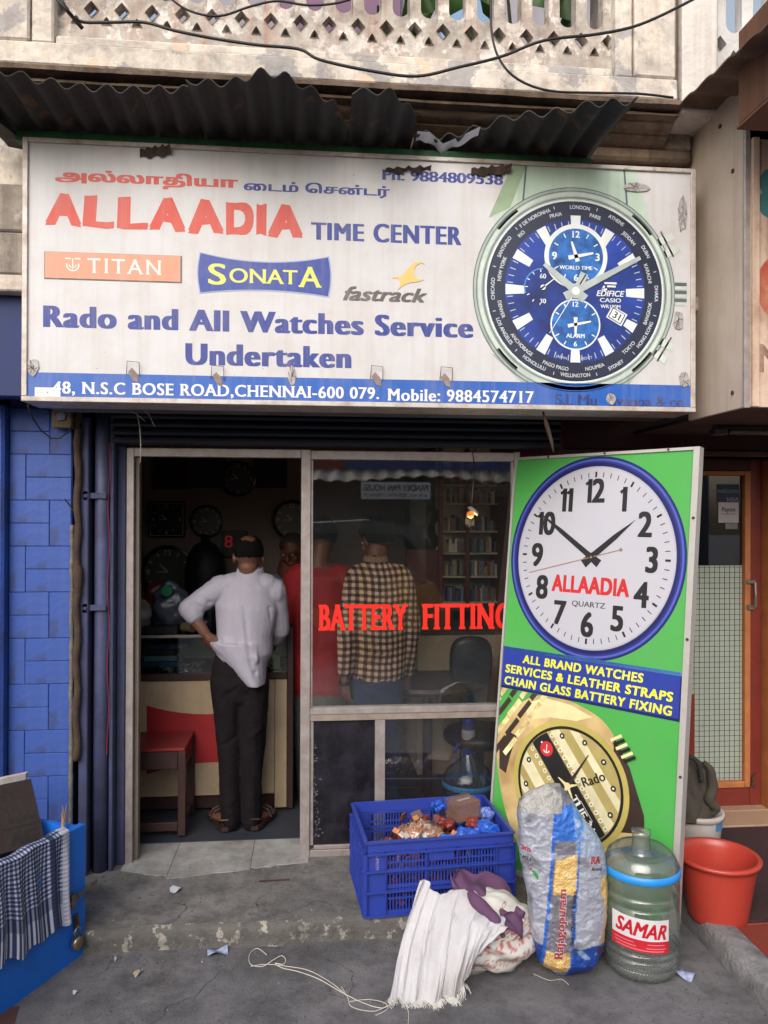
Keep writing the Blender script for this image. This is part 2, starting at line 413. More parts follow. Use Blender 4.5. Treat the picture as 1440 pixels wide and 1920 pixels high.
Malu = mat('old_aluminium', (160, 152, 152), .45, .35, var=.1, scale=12, bump=.08, bscale=80, dirt=((118, 92, 78), .55, 14))
Mrust = mat('rusty_iron', (74, 58, 50), .85, .2, var=.3, scale=14, bump=.6, bscale=60, dirt=((48, 36, 32), .8, 12))
Mblackp = mat('black_plastic', (20, 20, 22), .4, var=.1)
Mcable = mat('cable_rubber', (24, 23, 26), .55)
Mwire = mat('white_twine', (196, 190, 180), .8)
Mgreen = mat('green_steel', (34, 100, 60), .55, var=.25, scale=8, dirt=((16, 22, 20), .8, 6))
Mred = mat('brick_red_paint', (122, 44, 34), .5, var=.1, scale=5, dirt=((84, 30, 26), .5, 4), bump=.05)
Mmaroon = mat('maroon_paint', (72, 26, 26), .55, var=.15, scale=5, dirt=((40, 16, 18), .6, 4))
Morange = mat('orange_wood', (186, 116, 70), .55, var=.14, scale=12, dirt=((140, 84, 50), .5, 8))

# ------------------------------------------------------------------ ground, step, floors
MB().add([(-60, -60, -.09), (60, -60, -.09), (60, 12, -.09), (-60, 12, -.09)], [(0, 1, 2, 3)]).build('ground', Mroad)['kind'] = 'structure'
# the raised shop platform with its worn step edge
mb = MB(); NX = 130; rows = []
prof = [(.0, -.098), (.004, -.075), (.0, -.045), (.002, -.018), (.010, -.004), (.028, .0), (.08, .0)]
def edge_y(x): return 3.175+.012*snoise(np.array([[x, 0, 0]]), 9)[0]+.006*snoise(np.array([[x, 3, 0]]), 31)[0]
g = []
for dy, z in prof:
    g.append([Vector((-1.5+3.11*i/NX, edge_y(-1.5+3.11*i/NX)+dy+(.006*noise.noise((i*.9, z*90, 0)) if z < -.003 else 0), z+(.0035*noise.noise((i*.35, dy*60, 2)) if z > -.06 else 0))) for i in range(NX+1)])
vs = [p for r in g for p in r]; fs = [(j*(NX+1)+i, j*(NX+1)+i+1, (j+1)*(NX+1)+i+1, (j+1)*(NX+1)+i) for j in range(len(g)-1) for i in range(NX)]
step = structure('shop_step', (0, 3.18, 0))
mb.use(Mriser).add(vs[:(NX+1)*6], fs[:NX*5]).build('step_edge', None, step, smooth=True)
mb = MB().use(Mcement); mb.add(g[-2]+[Vector((p.x, 7.2, 0)) for p in g[-2]], [(i, i+1, NX+2+i, NX+1+i) for i in range(NX)]); mb.build('step_top', None, step)
# marble slabs let into the threshold, cement smeared over their front edge
for (x0, x1, a, b) in ((-.88, -.655, 3.70, 3.62), (-.652, -.28, 3.60, 3.66), (-.277, -.005, 3.67, 3.71)):
    k = 9; fr = [(x0+(x1-x0)*i/k, a+(b-a)*i/k+.018*noise.noise((x0*9+i*1.3, 1, 0))) for i in range(k+1)]
    MB().prism(fr+[(x1, 3.99), (x0, 3.99)], (1, 0, 0), (0, 1, 0), (0, 0, 1), (0, 0, -.01), .0145).build('marble_slab', Mmarble, step)
MB().prism([(-.93, 3.985), (1.25, 3.985), (1.25, 5.6), (-.98, 5.6)], (1, 0, 0), (0, 1, 0), (0, 0, 1), (0, 0, -.01), .0185).build('floor_mat', mat('slate_vinyl', (46, 50, 60), .6, var=.15, dirt=((32, 34, 40), .6, 5)), step)
# loose dirt along the shopfront foot
mb = MB().use(Mriser)
for i in range(150):
    x = random.uniform(-.95, .5); y = random.choice((3.72, 3.66))+random.uniform(-.05, .04) if random.random() < .6 else random.uniform(3.2, 3.6)
    r = random.uniform(.0012, .004); mb.box((x-r, y-r, 0), (x+r, y+r*1.3, r*1.2))
for i in range(150):
    x = random.uniform(-.9, 1.6); y = random.uniform(2.55, 3.15); r = random.uniform(.001, .0035); mb.box((x-r, y-r, -.092), (x+r, y+r, -.09+r*1.1))
tag(mb.build('grit'), kind='stuff')

# cracks and grime in the cement
Mcrk = mat('crack_dark', (44, 43, 44), .95)
def crack(x, y, z, ang, L_, w, seed):
    rnd = random.Random(seed); n_ = int(L_/.012); p = Vector((x, y, z)); q = []
    for i in range(n_+1):
        d = Vector((math.cos(ang), math.sin(ang), 0)); s = Vector((-d.y, d.x, 0)); ww = w*(.25+rnd.random())*math.sin(PI*(i+.5)/(n_+1)); q += [p+s*ww, p-s*ww]; p = p+d*.012; ang += rnd.gauss(0, .33)
    return MB().use(Mcrk).add(q, [(2*i, 2*i+1, 2*i+3, 2*i+2) for i in range(n_)])
for (x, y, z, a, L_, w, s) in ((-.75, 3.28, .0065, .3, .5, .0016, 1), (-.2, 3.5, .0065, -.9, .32, .0012, 2), (.1, 3.22, .0065, 1.9, .3, .0014, 3)):
    crack(x, y, z, a, L_, w, s).build('crack', None, step)
for (x, y, a, L_, w, s) in ((-.6, 2.62, .5, .7, .0016, 4), (.05, 2.95, -.5, .6, .0013, 5), (.7, 2.6, .2, .8, .0016, 6), (-.9, 3.0, -.2, .35, .0014, 7)):
    tag(crack(x, y, -.0885, a, L_, w, s).build('crack'), kind='structure')
mb = MB().use(mat('grime_speck', (60, 58, 58), .95, var=.6, scale=90))
for i in range(1500):
    far = random.random() < .45; x = random.uniform(-.9, 1.6); y = 3.165-abs(random.gauss(0, .05)) if far else random.uniform(2.45, 3.16); r = random.uniform(.0008, .0028)
    mb.add([(x+r*random.uniform(.6, 1.6)*math.cos(a), y+r*random.uniform(.6, 1.6)*math.sin(a), -.0884+random.uniform(0, .0015)) for a in (0, 1.3, 2.6, 3.9, 5.1)], [(0, 1, 2, 3, 4)])
for i in range(700):
    x = random.uniform(-.9, .6); y = random.uniform(3.2, 3.75); r = random.uniform(.0008, .0026)
    mb.add([(x+r*random.uniform(.6, 1.6)*math.cos(a), y+r*random.uniform(.6, 1.6)*math.sin(a), .0062) for a in (0, 1.3, 2.6, 3.9, 5.1)], [(0, 1, 2, 3, 4)])
tag(mb.build('grime'), kind='stuff')

# neighbour's entrance on the right: kerb, red tiles, mat, beige threshold
kerb = structure('kerb', (1.68, 3, 0))
mb = MB().use(mat('granite_kerb', (132, 130, 132), .85, var=.25, scale=14, bump=.8, bscale=60, dirt=((74, 72, 74), .85, 9)))
n = 46; rr = []
for j, (dx, z) in enumerate(((0, -.1), (-.004, -.06), (.002, -.02), (.014, .002), (.06, .008), (.112, .004), (.122, -.01), (.122, -.06))):
    rr.append([Vector((1.612+dx+.0022*noise.noise((i*.5, j*2.3, 4)), 1.4+(3.42-1.4)*i/n, z+.0022*noise.noise((i*.7, j*3.1, 1)))) for i in range(n+1)])
mb.add([p for r in rr for p in r], [(j*(n+1)+i, (j+1)*(n+1)+i, (j+1)*(n+1)+i+1, j*(n+1)+i+1) for j in range(7) for i in range(n)])
mb.add(rr[0][-1:]+[r[-1] for r in rr[1:]], [tuple(range(8))])
mb.build('kerb_stone', None, kerb, smooth=True)
tfloor = structure('tiled_entrance', (2.4, 3.2, 0))
Mrt = mat('red_floor_tile', (128, 56, 46), .35, var=.14, scale=4, dirt=((84, 40, 36), .6, 5), bump=.05)
MB().box((1.735, 1.2, -.06), (3.6, 4.6, -.034)).build('tile_bed', mat('grout', (88, 70, 64), .9), tfloor)
t0 = MB().bbox((-.148, -.148, -.012), (.148, .148, .012), .003).build('floor_tile', Mrt, tfloor, raw=True); first = True
for i in range(6):
    for j in range(9):
        c = (1.888+.3*i, 1.36+.3*j, -.022)
        if c[1] > 3.87: continue
        if first: t0.location = Vector(c)-wloc(tfloor); first = False
        else: clone(t0, Vector(c)-wloc(tfloor))
Mbt = mat('beige_tile', (176, 146, 122), .4, var=.08, scale=4, dirt=((140, 112, 92), .5, 5)); first = True
for i in range(4):
    for j in range(2):
        c = (1.98+.42*i, 4.05+.2*j, -.012)
        if first: b0 = MB().bbox((-.208, -.098, -.012), (.208, .098, .012), .003).build('threshold_tile', Mbt, tfloor, raw=True); b0.location = Vector(c)-wloc(tfloor); first = False
        else: clone(b0, Vector(c)-wloc(tfloor))
tag(MB().prism([(1.80, 3.02), (3.2, 3.02), (3.2, 3.93), (2.02, 3.93), (1.84, 3.86)], (1, 0, 0), (0, 1, 0), (0, 0, 1), (0, 0, -.0085), .009).build('door_mat', mat('maroon_mat', (58, 34, 36), .95, var=.2, scale=60, bump=.4, bscale=300, dirt=((44, 28, 32), .6, 5)), loc=(2.4, 3.4, 0)),
    'dark maroon floor mat in front of the neighbouring red door', 'mat')

# ------------------------------------------------------------------ the blue tiled pillar left of the shop
pil = thing('tiled_pillar', 'blue painted pillar faced with large oblong tiles left of the shop door', 'pillar', (-1.24, 3.9, 0))
XL, XR, YW = -1.372, -1.098, 3.66
MB().box((XL-.002, YW+.0045, -.06), (XR+.002, 4.3, 2.2)).build('pillar_core', mat('tile_joint_blue', (40, 62, 122), .8, var=.2, dirt=((26, 34, 60), .7, 8)), pil)
tiles = {}
def tile(x0, x1, z0, z1):
    key = (round(x1-x0, 3), round(z1-z0, 3)); c = Vector(((x0+x1)/2, YW+.008, (z0+z1)/2)); w, h = (x1-x0)/2-.0009, (z1-z0)/2-.0009
    if key not in tiles:
        o = MB().bbox((-w, -.009, -h), (w, .009, h), .0022).build('tile', Mblue, pil, raw=True); tiles[key] = o
    else: o = clone(tiles[key], c)
    o.location = c-wloc(pil)+Vector((0, random.uniform(-.0016, .0016), 0)); o.rotation_euler.y = random.uniform(-.004, .004); o.rotation_euler.z = random.uniform(-.012, .012)
H = .1055; z = 2.155; k = 0
while z-2*H > -.2:
    zb = max(z-2*H, -.0); zm = z-H
    if k % 2 == 0:
        xm = -1.195
        tile(XL, xm, zm, z); tile(xm, XR, zb, z)
        if zm-zb > .03: tile(XL, xm, zb, zm)
    else:
        xm = -1.30
        tile(XL, xm, zb, z); tile(xm, XR, zm, z)
        if zm-zb > .03: tile(xm, XR, zb, zm)
    z -= 2*H; k += 1
    if z < .05: break
lp = tag(MB().use(Mblue).bbox((-1.72, 3.60, -.09), (-1.376, 4.3, 2.17), .012).build('blue_pier', None, loc=(-1.5, 3.9, -.09)),
    'plain blue painted pier at the left edge, beyond the tiled pillar', 'pier')

# pipes, brackets and channel between pillar and shutter
mb = MB().use(Mrust); rs = []; pts = []
for i in range(60):
    z = 2.16-1.62*i/59; pts.append((-1.066+.004*math.sin(i*.7)-(.012 if i < 4 else 0), 3.645, z))
    rs.append(.016+.004*noise.noise((i*.6, 0, 3))+(.010 if i < 3 else 0)+(.006 if 26 < i < 30 else 0))
mb.tube(pts, rs, 10)
rp = mb.build('rusty_pipe', None, loc=(-1.066, 3.645, 0), smooth=True); tag(rp, 'thin brown rusted pipe running down beside the blue tiles', 'pipe')
mb = MB().use(mat('peeling_conduit', (112, 106, 92), .85, var=.35, scale=18, bump=.7, bscale=60, dirt=((42, 54, 84), .9, 12)))
pts = [(-1.092+.004*noise.noise((i*.4, 1, 1)), 3.652, 1.62-1.6*i/50) for i in range(51)]; mb.tube(pts, [.010+.004*noise.noise((i*.7, 2, 0)) for i in range(51)], 8)
tag(mb.build('old_conduit', loc=(-1.092, 3.652, 0), smooth=True), 'thin peeling conduit with flaking blue paint at the pillar corner', 'conduit')
tag(MB().use(Mbluegr).bbox((-1.062, 3.66, -.02), (-1.022, 3.9, 2.12), .004).build('blue_strip', loc=(-1.04, 3.7, 0)), 'narrow faded blue wall strip between rusty pipe and dark slot', 'wall strip')
dp = thing('drain_pipe', 'grey blue painted drain pipe held by clamps left of the shop frame', 'pipe', (-.972, 3.72, 0))
MB().tube([(-.972, 3.72, 2.18), (-.973, 3.72, 1.7), (-.974, 3.722, 1.0), (-.978, 3.72, .0)], .036, 20).build('pipe_tube', mat('pipe_paint', (66, 72, 108), .55, var=.25, scale=4, bump=.25, dirt=((40, 36, 44), .7, 5), streak=((92, 90, 104), .5)), dp, smooth=True)
for z in (1.755, 1.235):
    mb = MB().use(Mbluegr); mb.bbox((-1.045, 3.672, z-.014), (-.945, 3.684, z+.014), .003); mb.bbox((-1.05, 3.66, z-.024), (-1.02, 3.69, z+.024), .004); mb.tube([(-1.035, 3.657, z), (-1.035, 3.663, z)], .009, 8)
    mb.build('clamp', None, dp)
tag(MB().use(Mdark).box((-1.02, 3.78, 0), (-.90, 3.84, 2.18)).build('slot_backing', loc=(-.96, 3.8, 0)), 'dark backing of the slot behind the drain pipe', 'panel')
tag(MB().use(Mbluegr).bbox((-.936, 3.70, 0), (-.918, 3.80, 2.16), .003).build('shutter_guide', loc=(-.93, 3.75, 0)), 'dull blue steel shutter guide rail beside the aluminium frame', 'shutter rail')
tag(MB().use(mat('red_flex', (120, 30, 40), .5)).tube([(-.938+.004*math.sin(i*.8), 3.69, 2.0-1.45*i/30) for i in range(31)], .0022, 6).build('red_cable', loc=(-.938, 3.69, 1)), 'thin red cable hanging down the shutter guide rail', 'cable')
# junction box and sagging black cable under the left end of the sign
jb = thing('junction_box', 'small broken wooden switch box under the left end of the shop sign', 'box', (-1.14, 3.62, 2.08))
Mow = mat('old_wood', (120, 104, 80), .85, var=.25, scale=20, bump=.5, bscale=80, dirt=((60, 50, 42), .7, 12))
a = P(97, 766, 3.6); b = P(138, 802, 3.6)
MB().bbox((a.x, 3.60, b.z), (b.x-.01, 3.65, a.z), .004).build('box_body', Mow, jb)
MB().prism([(.0, 0), (.03, .006), (.034, .03), (.012, .044), (-.006, .024)], (1, 0, 0), (0, 0, 1), (0, -1, 0), (a.x+.03, 3.60, b.z+.03), .012).build('switch', mat('grey_switch', (92, 96, 112), .6), jb)
tag(MB().use(Mcable).tube([P(52, 760, 3.4), P(62, 785, 3.5), P(76, 806, 3.55), P(96, 822, 3.57), P(112, 822, 3.57), P(130, 808, 3.58), P(138, 790, 3.6), P(144, 770, 3.6)], .0035, 8).build('sagging_cable', loc=tuple(P(96, 822, 3.57)), smooth=True), 'black twisted cable sagging in a loop over the blue tiles', 'cable')
tag(MB().use(Mcable).tube([P(70, 762, 3.5), P(90, 770, 3.56), P(120, 765, 3.58), P(150, 770, 3.6)], .0025, 6).build('thin_cable', loc=tuple(P(90, 770, 3.56)), smooth=True), 'thin black cable running along the top of the switch box', 'cable')
mb = MB().use(Mcable).tube([P(121, 935, 3.63), P(131, 948, 3.64), P(143, 965, 3.64)], .003, 6)
tag(mb.build('cable_stub', loc=tuple(P(131, 948, 3.64))), 'short black cable end poking from the rusty pipe', 'cable')

# ------------------------------------------------------------------ the old building: fascia, cornice, jali balustrade, wall behind
bld = thing('old_building', 'weathered cream and grey upper storey with moulded cornice and pierced balcony above the shop', 'building', (.2, 3.5, 3.2))
def slab(name, m, x0, x1, y0, y1, z0, z1, r=.006, par=bld): return box_part(name, m, par, (x0, y0, z0), (x1, y1, z1), r)
# wall band around the sign (stone courses at the left show between sign and awning)
slab('wall_course', Mplaster, -2.4, 1.9, 3.36, 4.2, 2.86, 3.06, .008)
slab('wall_course', Mplaster, -2.4, 1.9, 3.35, 4.2, 2.675, 2.852, .008)
slab('wall_course', Mplaster2, -2.4, 1.9, 3.33, 4.2, 2.60, 2.668, .006)
slab('wall_course', Mplaster2, -2.4, 1.745, 3.40, 4.2, 3.066, 3.275, .006)
slab('wall_course', Mstain, -2.4, 1.735, 3.36, 4.2, 3.29, 3.346, .012); slab('wall_course', Mplaster, -2.4, 1.738, 3.37, 4.2, 3.347, 3.43, .01)
# moulded cornice run
mb = MB().use(Mstain); pf = [(3.38, 3.40), (3.36, 3.405), (3.325, 3.43), (3.31, 3.44), (3.31, 3.452), (3.27, 3.457), (3.25, 3.475), (3.245, 3.495), (3.20, 3.50), (3.20, 3.515), (3.225, 3.52), (3.225, 3.535), (3.16, 3.54), (3.155, 3.565), (3.4, 3.575)]
nn = 90; rws = [[Vector((-2.4+3.99*i/nn, y+.004*noise.noise((i*.4, j*1.7, 0)), 3.345+(z-.06-3.34)*.66+.003*noise.noise((i*.3, j*2.1, 5)))) for i in range(nn+1)] for j, (y, z) in enumerate(pf)]
mb.add([p for r in rws for p in r], [(j*(nn+1)+i, j*(nn+1)+i+1, (j+1)*(nn+1)+i+1, (j+1)*(nn+1)+i) for j in range(len(pf)-1) for i in range(nn)])
mb.add([r[-1] for r in rws], [tuple(range(len(pf)))])
mb.build('cornice', None, bld, auto=40)
# fascia: bottom rail, left pier, right piers; the balustrade sits recessed in it
YF = 3.17
zt = lambda py, px=720: P(px, py, YF).z
zb0, zb1 = 3.462, 3.635
def prail(x0, x1, z0, z1, y0=YF, m=Mplaster2): return slab('fascia_rail', m, x0, x1, y0, 3.5, z0, z1, .008)
X_ = lambda px: P(px, 60, YF).x
prail(-2.4, X_(1272), zb0, 3.555)
prail(X_(100), X_(1155), 3.557, 3.598, YF+.022); prail(X_(56), X_(98), 3.557, 4.6, YF+.012); prail(X_(1157), X_(1189), 3.557, 4.6, YF+.012)
prail(-2.4, X_(54), 3.557, 4.6); prail(X_(1191), X_(1268), 3.557, 4.6)
slab('pier', mat('whitewash', (214, 208, 204), .9, var=.08, bump=.5, dirt=((140, 132, 128), .5, 6), streak=((110, 92, 84), .4)), X_(1281), X_(1348), YF+.003, 3.5, 3.42, 4.6, .008)
slab('pier_groove', Mstain, X_(1269), X_(1280), YF+.04, 3.5, 3.50, 4.6, .003)
prail(X_(1350), 2.6, 3.44, 3.60, YF+.06)
# jali panels: sheets with slots, diamonds and triangles, all cut through
def jali(x0, x1, z0, Y, xs0, pitch, m, zd, th=.05):
    outer = [(x0, z0), (x1, z0), (x1, 4.55), (x0, 4.55)]
    cs = [np.array(outer)]
    k = 0; x = xs0
    def cw(c): return np.array(c[::-1], float)
    while x > x0+.035: x -= pitch
    x += pitch
    while x < x1-.03:
        w = pitch*.29
        n_ = 8; top = [(x+w*math.cos(PI*t/n_), 4.38+w*math.sin(PI*t/n_)) for t in range(n_+1)]; bot = [(x-w*math.cos(PI*t/n_), zd+.085-w*math.sin(PI*t/n_)) for t in range(n_+1)]
        cs.append(cw(top+bot))
        t = .019; tz = zd-.052
        cs.append(cw([(x-t, tz-.008), (x+t, tz-.008), (x+t*.5, tz+.012), (x, tz+.024), (x-t*.5, tz+.012)]))
        x += pitch
    x = xs0+pitch/2
    while x > x0+.035: x -= pitch
    x += pitch
    while x < x1-.02:
        d = .029; cs.append(cw([(x, zd-d*1.15), (x+d*.5, zd-d*.6), (x+d, zd), (x+d*.5, zd+d*.6), (x, zd+d*1.15), (x-d*.5, zd+d*.6), (x-d, zd), (x-d*.5, zd-d*.6)])); x += pitch
    v, f = fill(cs); mb = MB().use(m); mb.add([(a, Y, b) for a, b in v], f); mb.add([(a, Y+th, b) for a, b in v], [t_[::-1] for t_ in f])
    for c in cs:
        k = len(c); q = [(a, Y, b) for a, b in c]+[(a, Y+th, b) for a, b in c]
        mb.add(q, [(i, (i+1) % k, (i+1) % k+k, i+k) for i in range(k)])
    # raised rims round each opening
    for c in cs[1:]:
        cen = c.mean(axis=0); o_ = [cen+(p-cen)*1.12 for p in c]; k = len(c)
        q = [(a, Y-.006, b) for a, b in c]+[(a, Y-.0005, b) for a, b in o_]+[(a, Y+.001, b) for a, b in c]
        mb.add(q, [(i, i+k, (i+1) % k+k, (i+1) % k) for i in range(k)]+[(i, (i+1) % k, (i+1) % k+2*k, i+2*k) for i in range(k)])
    mb.build('balustrade_panel', None, bld)
s0 = P(751, 60, 3.24).x; pt = (P(1114, 60, 3.24).x-P(751, 60, 3.24).x)/7
jali(X_(85), X_(1170), 3.575, 3.24, s0, pt, Mjali, P(720, 53, 3.24).z)
jali(X_(1345), 2.6, 3.575, 3.28, P(1425, 60, 3.28).x, pt*1.05, mat('jali_white', (206, 204, 204), .85, bump=.4, dirt=((140, 136, 134), .5, 8)), P(1440, 88, 3.28).z)
slab('balcony_floor', Mplaster, -2.4, 2.6, 3.26, 4.9, 3.44, 3.52, .004)
# back wall of the balcony with mauve doors and pale blue shutters
slab('back_wall', mat('balcony_wall', (150, 146, 156), .9, var=.1, dirt=((90, 84, 92), .6, 3)), -2.4, 2.6, 4.8, 5.0, 3.5, 6.2)
Mmauve = mat('mauve_paint', (104, 72, 100), .6, var=.12)
slab('mauve_door', Mmauve, -.2, .55, 4.74, 4.8, 3.55, 5.8); slab('mauve_door', Mmauve, 1.9, 2.5, 4.74, 4.8, 3.55, 5.8)
slab('blue_shutter', mat('pale_blue_paint', (110, 140, 176), .6, var=.1), -1.6, -.9, 4.75, 4.8, 3.6, 5.6)
slab('blue_shutter', mat('pale_blue_paint', (110, 140, 176), .6), .8, 1.15, 4.75, 4.8, 3.6, 5.6)
slab('upper_wall', Mplaster2, -2.4, 2.6, 3.2, 3.5, 4.55, 4.9)
pl = thing('balcony_plant', 'big leaved green plant behind the right half of the pierced balcony', 'plant', (.95, 3.5, 3.52))
mb = MB().use(mat('leaf_green', (52, 92, 30), .45, var=.3, scale=12))
for i in range(26):
    x = random.uniform(.35, 1.25); z = random.uniform(3.66, 4.2); L_ = random.uniform(.14, .24); a_ = random.uniform(-1.2, 1.2); w = L_*.28; c_, s_ = math.cos(a_), math.sin(a_); y = random.uniform(3.36, 3.6)
    q = [(0, 0, 0), (.3*L_, w, .02), (.7*L_, w*.8, .01), (L_, 0, -.03), (.7*L_, -w*.8, .01), (.3*L_, -w, .02), (.5*L_, 0, -.015)]
    mb.add([(x+u*s_-v*c_, y+h+v*.3, z+u*c_+v*s_) for u, v, h in q], [(0, 1, 6), (1, 2, 6), (2, 3, 6), (3, 4, 6), (4, 5, 6), (5, 0, 6)])
mb.build('foliage', None, pl, smooth=True)
mb = MB().use(mat('stem_green', (60, 74, 36), .7))
for x in (.7, .9, 1.12): mb.tube([(x, 3.48, 3.52), (x+.02, 3.46, 3.8), (x-.03, 3.45, 4.3)], [.012, .009, .005], 6)
mb.build('stem', None, pl)

# ------------------------------------------------------------------ corrugated sheet over the sign
awn = thing('awning', 'dark corrugated sheet awning with torn wavy edge above the shop sign', 'awning', (.0, 3.3, 3.22))
Msheet = mat('sooty_sheet', (50, 49, 48), .75, .1, var=.25, scale=6, bump=.35, bscale=25, dirt=((27, 26, 26), .85, 4), spots=((84, 62, 48), 9, .64))
Mzinc = mat('bright_zinc', (190, 192, 200), .4, .4, var=.15, scale=9)
def sheet(pts, m, curl=0.0, z0=3.235):
    F = [G(px, py, z0) for px, py in pts]; x0, x1 = F[0].x, F[-1].x; n_ = int((x1-x0)/.011)
    def fy(x):
        for a, b in zip(F, F[1:]):
            if a.x <= x <= b.x: t = (x-a.x)/(b.x-a.x); return a.y+(b.y-a.y)*t
        return F[-1].y
    mb = MB().use(m); rows = []
    for j in range(9):
        t = j/8; row = []
        for i in range(n_+1):
            x = x0+(x1-x0)*i/n_; yf = fy(x); y = 3.335+(yf-3.335)*t; e = min((x-x0), (x1-x))/.08
            z = z0-.0+.016*math.cos(x*2*PI/.094)+.012*noise.noise((x*3, y*3, 1))+(curl*max(0, 1-e)**2*t)
            row.append((x+.02*t*noise.noise((x*2, 4, 0)), y, z))
        rows.append(row)
    k = n_+1; v = [p for r in rows for p in r]
    mb.add(v, [(j*k+i, j*k+i+1, (j+1)*k+i+1, (j+1)*k+i) for j in range(8) for i in range(n_)])
    top = [(x, y, z+.004) for x, y, z in v]; mb.add(top, [(j*k+i, (j+1)*k+i, (j+1)*k+i+1, j*k+i+1) for j in range(8) for i in range(n_)])
    mb.add(v[-k:]+top[-k:], [(i, i+1, i+1+k, i+k) for i in range(k-1)])
    mb.build('corrugated_sheet', None, awn, smooth=True)
sheet([(-120, 128), (0, 132), (60, 148), (150, 165), (250, 172), (352, 166)], Msheet)
sheet([(348, 166), (362, 152), (430, 152), (490, 134), (530, 142), (575, 168), (625, 190), (648, 232), (655, 246)], Msheet, .02)
sheet([(660, 178), (700, 168), (735, 172), (762, 196), (780, 232)], Msheet, .02)
sheet([(778, 246), (830, 262), (905, 240), (960, 220), (1050, 206), (1110, 192), (1195, 190)], Msheet, .0)
# bright torn lip
F = [G(px, py, 3.235) for px, py in ((782, 246), (805, 252), (830, 264), (860, 258), (900, 240))]
mb = MB().use(Mzinc)
q = [Vector((p.x, p.y-.012, p.z+.012*math.sin(i*2.2)-.006)) for i, p in enumerate(F)]
n_ = 24; a = []
for i in range(n_+1):
    t = i/n_*4; k = min(3, int(t)); p = q[k].lerp(q[k+1], t-k); a.append((p, p+Vector((0, .05, -.016+.006*math.sin(i*.9)))))
mb.add([v for pr in a for v in pr], [(2*i, 2*i+2, 2*i+3, 2*i+1) for i in range(n_)]); mb.build('torn_lip', None, awn, smooth=True)
box_part('support_beam', Mgreen, awn, (-1.19, 3.205, 3.172), (1.20, 3.25, 3.214), .003)
for x in (-.98, .1, .98): box_part('bracket', Mgreen, awn, (x, 3.23, 3.06), (x+.022, 3.26, 3.19), .003)
MB().use(Msheet).hexa([(-1.26, 2.95, 3.20), (-1.16, 3.28, 3.185), (-1.16, 3.33, 3.185), (-1.26, 3.33, 3.2), (-1.26, 2.95, 3.215), (-1.16, 3.28, 3.20), (-1.16, 3.33, 3.20), (-1.26, 3.33, 3.215)]).build('end_flap', None, awn)

# dark lintel, rolled shutter behind the sign
shut = thing('rolled_shutter', 'dark navy rolling shutter rolled up behind the lower edge of the sign', 'shutter', (.2, 3.75, 2.05))
for k in range(5):
    z = 2.0+.038*k; MB().prism([(0, 0), (-.012, .006), (-.016, .018), (-.012, .031), (0, .036), (.02, .036), (.02, 0)], (0, 1, 0), (0, 0, 1), (1, 0, 0), (-.93, 3.71, z), 2.16).build('slat', Mnavy, shut)
box_part('shutter_box', Mnavy, shut, (-.93, 3.56, 2.185), (1.27, 4.1, 2.5))
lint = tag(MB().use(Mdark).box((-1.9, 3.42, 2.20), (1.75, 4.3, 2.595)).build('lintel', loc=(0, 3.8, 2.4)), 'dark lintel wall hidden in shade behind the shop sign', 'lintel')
# left dark blue recess beside the sign, above the pillar
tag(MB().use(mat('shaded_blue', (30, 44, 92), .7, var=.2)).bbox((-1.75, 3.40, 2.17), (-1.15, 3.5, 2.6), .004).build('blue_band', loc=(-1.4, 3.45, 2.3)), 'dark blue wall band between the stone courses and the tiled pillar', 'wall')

# ------------------------------------------------------------------ overhead cables
def cable(pts, r, label):
    P_ = [P(*p) for p in pts]
    # smooth the polyline
    out = []
    for i in range(len(P_)-1):
        p0 = P_[max(i-1, 0)]; p1 = P_[i]; p2 = P_[i+1]; p3 = P_[min(i+2, len(P_)-1)]
        for k in range(6):
            t = k/6; out.append(.5*((2*p1)+(p2-p0)*t+(2*p0-5*p1+4*p2-p3)*t*t+(-p0+3*p1-3*p2+p3)*t**3))
    out.append(P_[-1]); tag(MB().use(Mcable).tube(out, r, 8).build('overhead_cable', loc=tuple(P_[0]), smooth=True), label, 'cable')
cable([(300, -20, 3.0), (350, 18, 3.0), (410, 30, 3.0), (470, 12, 3.0), (520, 2, 3.0), (580, 10, 3.0), (640, 4, 3.0), (690, -16, 3.0)], .0045, 'black cable dipping twice along the top of the balcony at the upper left')
cable([(90, -20, 3.05), (125, 18, 3.05), (150, 40, 3.1), (205, 42, 3.1), (270, 42, 3.1), (330, 58, 3.08), (400, 72, 3.08), (480, 84, 3.06), (560, 92, 3.05), (600, 112, 3.04), (690, 132, 3.03), (780, 143, 3.03), (860, 126, 3.02), (940, 106, 3.02), (1020, 76, 3.0), (1120, 64, 3.0), (1200, 46, 3.0), (1290, 4, 3.0), (1330, -20, 3.0)], .006, 'long black cable sagging across the whole balcony front')
cable([(920, -10, 3.12), (922, 60, 3.1), (936, 110, 3.1), (970, 148, 3.1), (1030, 170, 3.1), (1120, 174, 3.1), (1200, 176, 3.1), (1262, 183, 3.12)], .005, 'black cable dropping from the balcony and running right along the cornice')
cable([(110, -12, 3.1), (122, 14, 3.1), (140, 36, 3.12), (155, 54, 3.14)], .008, 'short thick black cable knot at the upper left of the balcony')

